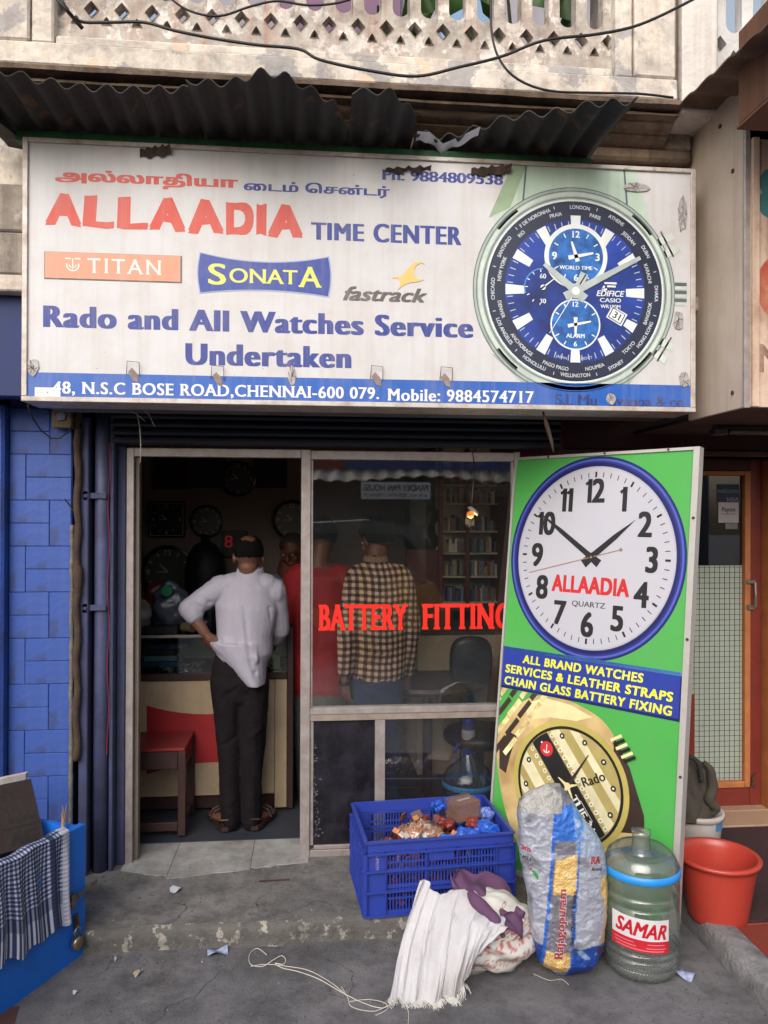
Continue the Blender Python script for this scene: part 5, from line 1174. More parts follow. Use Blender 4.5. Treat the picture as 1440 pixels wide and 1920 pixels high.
clock('wall_clock', 388, 978, .125, BY, False, 'round dark clock on the back wall, right of the square one', (30, 30, 30))
clock('wall_clock', 447, 898, .135, BY, False, 'round dark clock hung high near the top of the doorway view', (34, 34, 36))
clock('wall_clock', 548, 975, .15, BY, False, 'large round clock half hidden behind the middle door post', (60, 56, 54))
clock('wall_clock', 316, 1072, .20, BY-.05, False, 'largest dark round clock low on the wall behind the plastic bags', (20, 20, 26))
for px, w, h, lab in ((322, .13, .13, 'brown'), (393, .12, .12, 'grey'), (508, .12, .12, 'black')):
    c = P(px, 885, BY-.02); fm = thing('picture_frame', lab+' framed picture hung high on the back wall of the shop', 'picture frame', tuple(c), 'frames high on the back wall')
    box_part('frame', mat('frame_'+lab, {'brown': (70, 44, 40), 'grey': (44, 44, 46), 'black': (26, 26, 30)}[lab], .5), fm, (c.x-w, BY-.03, c.z-h), (c.x+w, BY, c.z+h)); box_part('picture', mat('picture_'+lab, {'brown': (54, 32, 30), 'grey': (58, 58, 58), 'black': (36, 36, 38)}[lab], .3), fm, (c.x-w*.85, BY-.034, c.z-h*.85), (c.x+w*.85, BY-.031, c.z+h*.85))
wa = P(385, 1075, 5.6)
tag(MB().use(mat('dark_cover', (20, 22, 34), .6)).lathe((wa.x, 5.6, 0), [(.135, .9), (.145, wa.z), (.13, wa.z+.12), (.08, wa.z+.2), (.03, wa.z+.23), (.03, wa.z+.27), (.01, wa.z+.28)], 28, True).build('covered_clock', loc=(wa.x, 5.6, .9), smooth=True), 'dark navy dome shaped covered clock standing behind the counter', 'clock')
dc = P(432, 1015, BY-.03)
dgc = thing('digital_clock', 'small digital clock with red digits left of the balding man', 'clock', tuple(dc)); box_part('clock_body', Mblackp, dgc, (dc.x-.06, BY-.06, dc.z-.12), (dc.x+.13, BY, dc.z+.08)); a = Art((dc.x-.01, BY-.061, dc.z), (1, 0, 0), (0, 0, 1), (0, -1, 0)); a.ctext('8', 0, 0, .09, mat('red_digit', (150, 50, 50), .5, emis=((180, 40, 40), .12)), bx=.01); a.build('digits', dgc)

# shelves of straps and packets at the right, cream cabinet, office chair, bulb, water bottle
shf = thing('wall_shelves', 'red framed wall shelves stacked with packets seen through the shop window', 'shelves', (1.05, 5.0, 0))
Y5 = 5.1
Mrp = mat('red_post', (96, 30, 26), .5, var=.1); Msh = mat('shelf_board', (200, 180, 164), .6)
sxs = [P(px, 1000, Y5).x for px in (826, 876, 940)]
for x in sxs: box_part('shelf_post', Mrp, shf, (x-.012, Y5-.02, 1.05), (x+.012, Y5+.03, 2.3), .002)
zs = [P(880, py, Y5).z for py in (910, 945, 997, 1038, 1082, 1130)]
x1s = P(958, 1000, Y5).x
for z in zs: box_part('shelf', Msh, shf, (sxs[0]+.0125, Y5, z-.006), (x1s+.2, Y5+.22, z+.006), .002)
box_part('shelf_back', mat('shelf_back', (186, 172, 160), .8), shf, (sxs[0], Y5+.225, 1.0), (x1s+.2, Y5+.24, 2.3), .001); box_part('shelf_side', Msh, shf, (P(950, 1000, Y5).x, Y5-.03, 1.0), (P(966, 1000, Y5).x, Y5-.01, 2.3), .002)
cols = [(196, 184, 164), (122, 112, 108), (84, 86, 116), (212, 204, 190), (140, 64, 56), (104, 128, 156), (160, 148, 108), (60, 56, 60)]
pk = {}; seq = {}; cn = ('cream', 'taupe', 'slate blue', 'pale beige', 'brick red', 'steel blue', 'olive', 'charcoal'); sn = ('top', 'second', 'third', 'fourth', 'fifth', 'bottom'); on = ('first', 'second', 'third', 'fourth', 'fifth', 'sixth', 'seventh', 'eighth', 'ninth', 'tenth', 'eleventh', 'twelfth', 'thirteenth', 'fourteenth', 'fifteenth', 'sixteenth')
n_p = 0
for zi, z in enumerate(zs[:-0 or None]):
    x = sxs[0]+.02
    while x < x1s-.01:
        w = random.uniform(.012, .028); h = random.uniform(.06, .11); ci = random.randrange(8)
        if random.random() < .88 and all(abs(x+w/2-p) > .026 for p in sxs):
            c = (x+w/2, Y5+.07+random.uniform(0, .02), z+.0065)
            if ci not in pk: pk[ci] = MB().bbox((-.01, -.05, 0), (.01, .05, .09), .002).build('packet', mat('pack_col_%d' % ci, cols[ci], .5, var=.15, scale=40), raw=True); o = pk[ci]; o.location = c
            else: o = clone(pk[ci], c)
            o.scale = (w/.02*.94, 1, h/.09); o.rotation_euler.y = random.uniform(-.02, .02)
            bay = 0 if x < sxs[1] else (1 if x < sxs[2] else 2); seq[(zi, bay)] = seq.get((zi, bay), 0)+1
            tag(o, '%s packet, %s from the left post on the %s shelf of the %s bay' % (cn[ci], on[seq[(zi, bay)]-1], sn[zi], ('left', 'right', 'outer')[bay]), 'packet', 'packets on the wall shelves'); n_p += 1
        x += w
cb = thing('cabinet', 'low cream cabinet below the wall shelves behind the window', 'cabinet', (1.0, 4.9, 0))
cbx0 = P(783, 1250, 4.75).x; cbz = P(860, 1190, 4.75).z
box_part('cabinet_body', Mcr, cb, (cbx0, 4.75, .05), (1.255, 5.3, cbz)); box_part('cabinet_top', Mdw, cb, (cbx0-.01, 4.74, cbz+.001), (1.255, 5.3, cbz+.02)); box_part('side_gap', Mdw, cb, (P(863, 1300, 4.74).x, 4.744, .05), (P(865, 1300, 4.74).x, 4.7495, cbz-.01), .0005)
och = thing('office_chair', 'black office chair with rounded back seen behind the shop window', 'chair', (.93, 4.4, 0))
oc = P(884, 1243, 4.4); mb = MB().use(Mblackp)
mb.rings([[Vector((oc.x+.125*s*(abs(math.cos(a))**.6)*math.copysign(1, math.cos(a)), 4.4+y+.02*math.cos(a)**2, oc.z+.155*s*(abs(math.sin(a))**.7)*math.copysign(1, math.sin(a)))) for a in [2*PI*i/32 for i in range(32)]] for s, y in ((.8, -.03), (1, -.015), (1, .01), (.85, .025))]); mb.build('backrest', None, och, smooth=True)
MB().tube([(oc.x+.01, 4.43, oc.z-.12), (oc.x+.01, 4.44, oc.z-.3), (oc.x-.02, 4.36, oc.z-.36)], .016, 10).build('back_stem', Mblackp, och, smooth=True)
MB().rings([[Vector((oc.x+.20*s*math.cos(a), 4.18+.2*s*math.sin(a), z)) for a in [2*PI*i/28 for i in range(28)]] for s, z in ((.9, .42), (1, .44), (1, .47), (.9, .49))]).build('seat', Mblackp, och, smooth=True)
MB().tube([(oc.x, 4.18, .1), (oc.x, 4.18, .42)], .025, 12).build('column', Mblackp, och)
for i in range(5):
    a = 2*PI*i/5; MB().tube([(oc.x, 4.18, .1), (oc.x+.24*math.cos(a), 4.18+.24*math.sin(a), .06)], .016, 8).ell((oc.x+.24*math.cos(a), 4.18+.24*math.sin(a), .045), (.025, .025, .025), nu=10, nv=6).build('foot', Mblackp, och)
bl = thing('light_bulb', 'small hanging bulb with orange base lit inside the shop window', 'light bulb', tuple(P(884, 962, 4.2)))
b_ = P(884, 962, 4.2)
MB().use(mat('bulb_glow', (255, 170, 90), .4, emis=((255, 130, 50), .7))).ell((b_.x-.006, 4.2, b_.z-.008), (.022, .022, .020)).build('bulb_globe', None, bl, smooth=True)
MB().use(mat('bulb_shade', (230, 224, 214), .4, emis=((255, 240, 220), .1))).tube([b_+Vector((.006, 0, .008)), b_+Vector((.016, 0, .02))], [.036, .03], 20).build('bulb_cap', None, bl, smooth=True)
pl_ = bpy.data.lights.new('bulb_light', 'POINT'); pl_.energy = 1.2; pl_.color = (1, .72, .45); pl_.shadow_soft_size = .03
lo_ = bpy.data.objects.new('bulb_light', pl_); COL.objects.link(lo_); lo_.parent = bl; lo_.location = (-.006, -.0, -.045)
MB().tube([b_+Vector((.012, 0, .02)), b_+Vector((0, -.05, .1)), b_+Vector((0, -.1, .4))], .003, 6).build('bulb_wire', Mcable, bl)
wb = thing('water_dispenser', 'water bottle with blue and white hand pump behind the lower glass', 'water bottle', tuple(P(878, 1500, 4.05)))
w0 = P(878, 1350, 4.05); wx = w0.x; zz = lambda py: P(878, py, 4.05).z
Mpet = glass_mat('bottle_pet', (.72, .8, .84), .1, body=.12, bodycol=(150, 170, 180)); Mbp = mat('pump_blue', (36, 60, 140), .35)
MB().lathe((wx, 4.05, 0), [(.028, zz(1408)), (.03, zz(1418)), (.11, zz(1440)), (.135, zz(1455)), (.137, zz(1475)), (.13, zz(1480)), (.137, zz(1490)), (.137, .10), (.12, .02)], 32).build('bottle', Mpet, wb, smooth=True)
MB().lathe((wx, 4.05, 0), [(.1375, zz(1462)), (.1395, zz(1464)), (.1395, zz(1469)), (.1375, zz(1471))], 32).build('blue_band', mat('cyan_band', (60, 130, 190), .4), wb, smooth=True)
MB().lathe((wx, 4.05, 0), [(.03, zz(1412)), (.034, zz(1398)), (.034, zz(1392)), (.0, zz(1391))], 24).build('pump_collar', Mbp, wb, smooth=True)
MB().lathe((wx, 4.05, 0), [(.034, zz(1391)), (.036, zz(1372)), (.034, zz(1368)), (.0, zz(1367))], 24).build('pump_body', mat('pump_white', (170, 168, 172), .4), wb, smooth=True)
MB().lathe((wx, 4.05, 0), [(.030, zz(1367)), (.032, zz(1352)), (.026, zz(1346)), (.0, zz(1345))], 24).build('pump_button', Mbp, wb, smooth=True)
MB().tube([(wx-.03, 4.05, zz(1396)), (wx-.06, 4.03, zz(1394)), (wx-.085, 4.02, zz(1408))], .009, 10).build('spout', Mbp, wb, smooth=True)
dt = tag(MB().use(Mdw).lathe((.70, 4.55, 0), [(.0, .66), (.34, .66), (.35, .68), (.34, .70), (.0, .70)], 40).tube([(.70, 4.55, .02), (.70, 4.55, .66)], .03, 12).tube([(.70, 4.55, .02), (.70, 4.55, .03)], .18, 20).build('round_table', loc=(.7, 4.55, 0), smooth=False), 'dark round table top seen at the foot of the big window', 'table')
# blue and dark tumble of bags behind the checked man
crumple('dark_bag', (P(795, 985, 5.4).x, 5.4, P(795, 985, 5.4).z), (.14, .1, .30), mat('dark_film', (34, 34, 38), .35, var=.4, scale=14), 'dark hanging plastic bags beside the shelves', 'bag', 9)
tg = P(805, 1080, 5.2); tag(MB().use(Mrp).bbox((tg.x-.16, 5.2, tg.z-.2), (tg.x+.1, 5.24, tg.z+.18), .004).build('poster', loc=tuple(tg)), 'dark red poster panel beside the checked shirt man', 'poster')

# stool
stl = thing('stool', 'square wooden stool with a red top standing inside the doorway at left', 'stool', (-.80, 4.18, .0))
box_part('seat', mat('stool_red', (128, 34, 38), .4, var=.1, dirt=((90, 30, 30), .5, 6)), stl, (-1.0, 4.03, .452), (-.64, 4.36, .468), .004)
for x, y in ((-.985, 4.05), (-.655, 4.05), (-.985, 4.34), (-.655, 4.34)): box_part('leg', Mdw, stl, (x-.02, y-.02, .018), (x+.02, y+.02, .451), .003)
for a, b in (((-.964, 4.036, .36), (-.676, 4.06, .450)), ((-.964, 4.33, .36), (-.676, 4.354, .450)), ((-.999, 4.071, .36), (-.975, 4.319, .450)), ((-.665, 4.071, .36), (-.641, 4.319, .450))): box_part('apron', Mdw, stl, a, b)
for a, b in (((-.964, 4.04, .04), (-.676, 4.06, .085)), ((-.665, 4.071, .04), (-.645, 4.319, .085)), ((-.999, 4.071, .04), (-.979, 4.319, .085))): box_part('stretcher', Mdw, stl, a, b)

# ------------------------------------------------------------------ people
Mskin = mat('skin_brown', (96, 62, 48), .5, var=.1, scale=12, bump=.05); Mskin2 = mat('skin_brown_b', (112, 68, 52), .5, var=.1, scale=12)
Mhair = mat('hair_black', (13, 12, 13), .9, var=.5, scale=90, bump=.8, bscale=260, spec=.12)
def limb(mb, pts, rad, n=14):
    """tapered limb with rounded ends; rad entries are r or (rx, ry) across/along"""
    pts = [Vector(p) for p in pts]; d0 = (pts[0]-pts[1]).normalized(); d1 = (pts[-1]-pts[-2]).normalized()
    rr = [r if hasattr(r, '__len__') else (r, r) for r in rad]
    P2 = [pts[0]+d0*max(rr[0])*.8, pts[0]+d0*max(rr[0])*.5]+pts+[pts[-1]+d1*max(rr[-1])*.5, pts[-1]+d1*max(rr[-1])*.8]
    R2 = [(rr[0][0]*.35, rr[0][1]*.35), (rr[0][0]*.82, rr[0][1]*.82)]+rr+[(rr[-1][0]*.82, rr[-1][1]*.82), (rr[-1][0]*.35, rr[-1][1]*.35)]
    rings = []; pu = None
    for i, p in enumerate(P2):
        t = (P2[min(i+1, len(P2)-1)]-P2[max(i-1, 0)]).normalized()
        u = Vector((1, 0, 0)) if pu is None else pu
        u = u-t*u.dot(t); u = u.normalized() if u.length > .05 else Vector((0, 1, 0)).cross(t).normalized(); pu = u; w = t.cross(u)
        rings.append([p+u*math.cos(2*PI*k/n)*R2[i][0]+w*math.sin(2*PI*k/n)*R2[i][1] for k in range(n)])
    mb.rings(rings)
def head(mb, c, f, s=1.0):
    """skull centre c, facing f (unit), built with jaw, nose, ears, brow"""
    c = Vector(c); f = Vector(f).normalized(); r = f.cross(Vector((0, 0, 1))).normalized(); u = r.cross(f).normalized(); A3 = (r, f, u)
    q = lambda x, y, z: c+(r*x+f*y+u*z)*s
    mb.ell(q(0, -.008, .02), (.076*s, .095*s, .088*s), A3, 24, 16); mb.ell(q(0, .035, -.055), (.056*s, .052*s, .060*s), A3, 20, 12); mb.ell(q(0, .062, -.085), (.028*s, .026*s, .022*s), A3, 12, 8)
    mb.ell(q(0, .098, -.018), (.013*s, .018*s, .028*s), A3, 10, 8); mb.ell(q(0, .106, -.034), (.018*s, .014*s, .011*s), A3, 10, 8); mb.ell(q(0, .088, -.062), (.025*s, .012*s, .010*s), A3, 12, 8)
    for sx in (-1, 1):
        mb.ell(q(sx*.078, -.002, -.012), (.010*s, .020*s, .032*s), A3, 12, 8); mb.ell(q(sx*.03, .078, .020), (.026*s, .013*s, .010*s), A3, 12, 8); mb.ell(q(sx*.036, .068, -.03), (.024*s, .020*s, .022*s), A3, 12, 8)
    return q
def hand_mesh(mb, w, d, side, curl=.6, s=1.0, out=(0, 0, 1)):
    """palm from wrist w along d, five unequal fingers bent by curl; out = palm normal (fingers curl towards it)"""
    w = Vector(w); d = Vector(d).normalized(); o = Vector(out); o = (o-d*o.dot(d)).normalized(); a = d.cross(o).normalized()*side
    limb(mb, [w, w+d*.035*s, w+d*.085*s], [(.020*s, .022*s), (.016*s, .034*s), (.014*s, .040*s)] if False else [.022*s, .028*s, .026*s], 10)
    for k in (-1.5, -.5, .5, 1.5): limb(mb, [w+d*.03*s+a*k*.012*s, w+d*.085*s+a*k*.020*s], [.012*s, .011*s], 8)
    for k, L in ((-1.5, .062), (-.5, .076), (.5, .082), (1.5, .072)):
        p = w+d*.088*s+a*k*.0205*s; q = [p]; dd = d.copy()
        for j in range(3): ang = curl*(.7+.3*j); dd = (dd*math.cos(ang*.55)+o*math.sin(ang*.55)).normalized(); p = p+dd*L*s*(.42, .32, .26)[j]; q.append(p)
        limb(mb, q, [.0092*s, .0088*s, .0080*s, .0068*s], 8)
    p = w+d*.03*s+a*.026*s; limb(mb, [p, p+(d*.7+a*.7+o*.3).normalized()*.034*s, p+(d*.85+a*.45+o*.5).normalized()*.062*s], [.0125*s, .0105*s, .0085*s], 8)
def hairmesh(c, f, s, cond, parent, m=Mhair, name='hair', th=.010):
    c = Vector(c); f = Vector(f).normalized(); r = f.cross(Vector((0, 0, 1))).normalized(); u = r.cross(f).normalized(); mb = MB().use(m)
    def fn(a, b):
        th_ = 2*PI*a; ph = PI*b*.999+.0005; x = math.sin(ph)*math.cos(th_); y = math.sin(ph)*math.sin(th_); z = math.cos(ph)
        k = cond(x, y, z); nz = .003*noise.noise((x*14, y*14, z*5))+.0022*noise.noise((x*45, y*45, z*9)); e = (th+nz) if k > .5 else -.012
        e = -.012+(th+nz+.012)*min(1, max(0, k))
        return c+(r*x*(.076+e)+f*(y*(.095+e)-.008)+u*(z*(.088+e)+.02))*s
    mb.grid(fn, 72, 44, True); return mb.build(name, None, parent, smooth=True)
def cloth_part(name, mbx, m, parent, vox=.008, wr=None, sm=4):
    o = mbx.build(name, m, parent); remesh(o, vox, sm)
    if wr: displace(o, wr)
    return o
def eyes(q, parent, s=1.0):
    for sx in (-1, 1): MB().use(mat('eye_white', (190, 184, 176), .3)).ell(q(sx*.031, .076, .004), (.0125*s, .012*s, .010*s), nu=12, nv=8).build('eye', None, parent, smooth=True)
def wrinkles(seed, amp=.004, sx=7, folds=()):
    def fn(co, nm):
        v = amp*(snoise(co*np.array([1, 1, .5]), 30, seed)+.6*snoise(co@np.array([[1, 0, .5], [0, 1, 0], [-.3, 0, .5]]), 75, seed+3)+.3*snoise(co, 160, seed+5))
        for (a, b, w, h) in folds:   # crease along segment a-b (local coordinates)
            a = np.array(a); b = np.array(b); d = b-a; t = np.clip(((co-a)@d)/(d@d), 0, 1); dist = np.linalg.norm(co-(a+t[:, None]*d), axis=1)
            v += 1.25*h*np.exp(-(dist/(w*1.25))**2)
        return v
    return fn

# --- man in the pale shirt, back to the camera, left hand on the hip
MY = 4.13
def W(px, py, y=MY): return P(px, py, y)
man = thing('person', 'balding man in pale untucked shirt and dark trousers standing at the counter', 'person', (W(455, 1500).x, MY, .018))
hc = W(466, 1042); hf = Vector((-.10, .88, -.42))
mb = MB().use(Mskin); hq = head(mb, hc, hf, .97)
neck = W(468, 1075, MY+.0)
limb(mb, [hc+Vector((0, -.02, -.05)), neck+Vector((0, 0, -.03)), neck+Vector((0, .0, -.12))], [.052, .052, .060])
shL, shR = W(403, 1102), W(515, 1108, MY+.01); elL = W(354, 1143, MY-.03); wrL = W(384, 1186, MY-.05); elR = W(524, 1178, MY+.08); wrR = W(508, 1215, MY+.26)
limb(mb, [shL, elL], [.045, .040]); limb(mb, [elL, wrL], [(.042, .040), (.027, .024)]); limb(mb, [shR, elR], [.045, .040]); limb(mb, [elR, wrR], [.038, .026])
limb(mb, [neck+Vector((0, 0, -.1)), W(458, 1170), W(450, 1240)], [(.13, .08), (.13, .09), (.13, .10)])
limb(mb, [shL, shR], [.035, .035])
hand_mesh(mb, wrL, (.62, .10, -.78), -1, .5, .95, (.5, .6, -.3)); hand_mesh(mb, wrR, (-.1, 1, -.1), 1, .5, .95, (0, 0, -1))
anL, anR = W(430, 1540, MY+.0), W(474, 1540, MY+.01)
limb(mb, [W(432, 1250), W(432, 1400), anL], [.07, .05, .036]); limb(mb, [W(474, 1250), W(476, 1400), anR], [.07, .05, .036])
for an_, dx in ((anL, -.07), (anR, .06)):
    limb(mb, [Vector((an_.x, MY-.02, .06)), Vector((an_.x+dx*.1, MY-.015, .05))], [.034, .036]); limb(mb, [Vector((an_.x, MY-.01, .058)), Vector((an_.x+dx, MY+.09, .045)), Vector((an_.x+dx*1.4, MY+.15, .038))], [(.032, .03), (.040, .022), (.038, .014)])
b_ = mb.build('body', None, man); remesh(b_, .0058, 3)
eyes(hq, man, .97)
hairmesh(hc, hf, .97, lambda x, y, z: min(1, max(0, (math.acos(max(-1, min(1, y*-.66+z*.75)))-.46-.05*math.sin(9*x))*6)) if (z > -.30-.55*max(0, -y) and not (y > .35 and z < .6) and not (y > -.1 and z < -.1)) else 0.0, man, th=.007)
# shirt
sh = MB()
limb(sh, [W(468, 1080), W(468, 1098), W(463, 1140), W(459, 1190), W(457, 1222)], [(.075, .066), (.14, .09), (.165, .115), (.147, .115), (.150, .118)], 28)
limb(sh, [W(412, 1104), W(514, 1110)], [(.075, .058), (.075, .058)], 20); limb(sh, [W(436, 1094), W(500, 1096)], [(.06, .066), (.06, .066)], 20)
limb(sh, [W(469, 1082), W(469, 1100)], [(.075, .066), (.10, .075)], 16)
limb(sh, [W(410, 1104), W(380, 1124, MY-.015), elL], [(.066, .062), (.060, .058), (.057, .054)], 18); limb(sh, [elL+Vector((0, 0, .01)), W(364, 1153, MY-.038)], [.058, .053], 16)
limb(sh, [W(514, 1112, MY+.01), elR+Vector((0, 0, 0))], [(.066, .060), (.056, .054)], 18); limb(sh, [elR, W(518, 1196, MY+.13)], [.056, .047], 16)
# the hanging tail of the shirt, low at the right
q8 = []
for t in range(7):
    u = t/6; lx = 389+(462-389)*u**1.1; rx = 503-3*u; yy = 1200+80*u; c_ = W((lx+rx)/2, yy); w_ = (W(rx, yy).x-W(lx, yy).x)/2
    q8.append([c_+Vector((w_*math.cos(a), .140*math.sin(a), 0)) for a in [2*PI*i/28 for i in range(28)]])
sh.rings(q8)
shirt_m = mat('pale_shirt', (148, 144, 158), .8, var=.04, scale=6, bump=.35, bscale=16)
lo = lambda px, py, y=MY: tuple(W(px, py, y)-wloc(man))
bk = MY-.12
fl = [(lo(430, 1110, bk), lo(450, 1230, bk), .010, -.007), (lo(455, 1120, bk), lo(470, 1250, bk), .009, -.007), (lo(500, 1130, bk), lo(480, 1240, bk), .010, .007), (lo(398, 1200, bk+.03), lo(478, 1262, bk), .010, -.009), (lo(402, 1190, bk+.03), lo(490, 1240, bk), .012, .008), (lo(415, 1120, bk), lo(412, 1185, bk), .010, .007), (lo(378, 1120, MY-.06), lo(400, 1135, MY-.06), .008, -.008), (lo(360, 1128, MY-.08), lo(392, 1150, MY-.07), .007, -.007), (lo(505, 1140, bk+.05), lo(515, 1190, bk+.05), .008, -.007), (lo(440, 1098, bk+.03), lo(500, 1104, bk+.03), .006, -.003)]
cloth_part('shirt', sh, shirt_m, man, .0070, wrinkles(2, .0020, folds=fl), 2)
MB().rings([[W(469, 1068, MY+.01)+Vector((.066*math.cos(a)*k_, .062*math.sin(a)*k_, z+.010*math.sin(a))) for a in [2*PI*i/28 for i in range(28)]] for k_, z in ((1.30, -.036), (1.16, -.022), (1.05, .004), (1.0, .012), (.96, .006), (.98, -.03))], False).build('collar', shirt_m, man, smooth=True)
tr = MB()
limb(tr, [W(450, 1222), W(449, 1250), W(448, 1285)], [(.125, .09), (.145, .105), (.146, .106)], 26)
limb(tr, [W(424, 1275), W(428, 1330), W(431, 1400), W(432, 1470), W(433, 1538)], [(.085, .095), (.080, .088), (.064, .070), (.056, .062), (.052, .066)], 22)
limb(tr, [W(474, 1275), W(474, 1330), W(473, 1400), W(471, 1470), W(472, 1538)], [(.085, .095), (.080, .088), (.064, .070), (.054, .062), (.050, .066)], 22)
Mtr = mat('dark_trousers', (22, 17, 20), .9, var=.12, scale=5, bump=.3, bscale=18, spec=.15)
tb = MY-.10
fl = [(lo(448, 1290, tb), lo(400, 1320, tb), .012, -.006), (lo(452, 1300, tb), lo(500, 1330, tb), .012, -.006), (lo(470, 1380, tb+.03), lo(500, 1360, tb+.03), .01, .006), (lo(412, 1500, tb+.03), lo(448, 1515, tb+.03), .008, .006), (lo(455, 1500, tb+.03), lo(490, 1490, tb+.03), .008, .006), (lo(412, 1400, tb+.03), lo(450, 1380, tb+.03), .01, -.005)]
cloth_part('trousers', tr, Mtr, man, .0075, wrinkles(5, .0045, folds=fl))
msand = mat('sandal_leather', (44, 28, 24), .5)
for an_, dx in ((anL, -.07), (anR, .06)):
    m_ = MB().use(msand); f0 = Vector((an_.x, MY-.065, .02)); f1 = Vector((an_.x+dx*1.5, MY+.20, .02)); d = (f1-f0).normalized(); q_ = Vector((d.y, -d.x, 0)); L = (f1-f0).length
    out = [(f0+d*(L*t)+q_*(w*s_)) for s_, seq in ((1, (0, .05, .2, .4, .6, .8, .95, 1)), (-1, (.95, .8, .6, .4, .2, .05))) for t, w in [(t, {0: 0, .05: .03, .2: .042, .4: .038, .6: .046, .8: .05, .95: .03, 1: 0}[t]) for t in seq]]
    m_.prism([(p.x, p.y) for p in out], (1, 0, 0), (0, 1, 0), (0, 0, 1), (0, 0, .019), .022)
    for t in (.55, .68): c = f0+d*L*t; m_.tube([c+q_*.048+Vector((0, 0, .02)), c+q_*.03+Vector((0, 0, .055)), c+Vector((0, 0, .066)), c-q_*.03+Vector((0, 0, .055)), c-q_*.048+Vector((0, 0, .02))], .009, 8)
    m_.tube([f0+q_*.032+d*.07+Vector((0, 0, .03)), f0+q_*.03+d*.02+Vector((0, 0, .055)), f0+Vector((0, 0, .058)), f0-q_*.03+d*.02+Vector((0, 0, .055)), f0-q_*.032+d*.07+Vector((0, 0, .03))], .006, 8)
    m_.build('sandal', None, man, smooth=False)

# --- man in the checked shirt behind the window
KY = 4.22
def K(px, py, y=KY): return P(px, py, y)
man2 = thing('person', 'black haired man in brown checked shirt and jeans seen from behind through the window', 'person', (K(705, 1400).x, KY, .018))
hc2 = K(706, 1010, KY+.03); hf2 = Vector((-.55, .75, -.38)); mb = MB().use(Mskin2); hq2 = head(mb, hc2, hf2, 1.02); n2 = K(704, 1052)
limb(mb, [hc2+Vector((0, -.02, -.05)), n2, n2+Vector((0, 0, -.1))], [.056, .056, .08])
a_L = [K(662, 1085), K(652, 1175, KY-.02), K(648, 1262, KY-.04)]; a_R = [K(757, 1085), K(770, 1175, KY+.02), K(763, 1262, KY+.06)]
limb(mb, a_L, [.045, .038, .028]); limb(mb, a_R, [.045, .038, .028]); limb(mb, [a_L[0], a_R[0]], [.05, .05])
limb(mb, [n2+Vector((0, 0, -.1)), K(708, 1180), K(708, 1260)], [(.12, .08), (.12, .09), (.13, .10)])
hand_mesh(mb, K(647, 1270, KY-.04), (.05, .06, -1), -1, .7, 1.0, (.7, .5, 0)); hand_mesh(mb, K(762, 1270, KY+.06), (-.05, .3, -1), 1, .7, 1.0, (-.7, .5, 0))
for x in (688, 728):
    limb(mb, [K(x, 1270), K(x, 1420), K(x, 1530)], [.075, .052, .036]); fx_ = K(x, 1530).x
    limb(mb, [Vector((fx_, KY-.02, .07)), Vector((fx_-.02, KY+.1, .05)), Vector((fx_-.03, KY+.16, .04))], [(.034, .034), (.04, .024), (.038, .015)])
b_ = mb.build('body', None, man2); remesh(b_, .006, 3); eyes(hq2, man2)
hairmesh(hc2, hf2, 1.02, lambda x, y, z: 1.0 if (z > -.45-.4*max(0, -y) and y < .30+.5*z and not (y > -.05 and z < -.05)) else 0.0, man2, th=.020)
sh = MB()
limb(sh, [K(706, 1054), K(706, 1078), K(708, 1120), K(710, 1190), K(708, 1262)], [(.06, .055), (.145, .085), (.165, .115), (.150, .112), (.150, .118)], 28)
limb(sh, [K(672, 1084), K(748, 1084)], [(.08, .062), (.08, .062)], 20); limb(sh, [n2+Vector((0, 0, .0)), n2+Vector((0, 0, -.05))], [(.066, .06), (.08, .06)], 14)
limb(sh, [K(668, 1086), a_L[1], K(648, 1258, KY-.04)], [(.066, .062), (.058, .058), (.043, .043)], 18); limb(sh, [K(754, 1088), a_R[1], K(763, 1258, KY+.06)], [(.066, .062), (.058, .058), (.043, .043)], 18)
chk = vcol_mat('checked_cloth', .8, bump=.05)
kl = lambda px, py, y=KY-.11: tuple(K(px, py, y)-wloc(man2))
o = cloth_part('shirt', sh, chk, man2, .0065, wrinkles(8, .003, folds=[(kl(690, 1220), kl(745, 1228), .008, .008), (kl(680, 1240), kl(740, 1250), .008, -.007), (kl(672, 1200), kl(735, 1212), .007, -.006), (kl(655, 1160, KY-.08), kl(668, 1175, KY-.08), .008, -.007), (kl(760, 1160, KY-.04), kl(775, 1172, KY-.04), .008, -.007), (kl(668, 1090), kl(672, 1250), .008, -.006), (kl(742, 1100), kl(738, 1250), .008, -.006)]))
def checks(co):
    x, y, z = co.T; x = x+.35*(y-KY)+.004*np.sin(z*18); p = .036; u = (x/p) % 1; v = ((z+.004*np.sin(x*22))/p) % 1
    bx = (u < .5).astype(float); bz = (v < .5).astype(float); c = np.zeros((len(x), 3)); base = np.array([204, 180, 156.]); dk = np.array([48, 26, 34.]); md = np.array([128, 88, 78.])
    c[:] = base; c[(bx+bz) == 1] = md; c[(bx+bz) == 2] = dk
    t = (np.floor(x/p/2) % 3 == 0); c[t & ((bx+bz) == 0)] = (214, 182, 130); return c
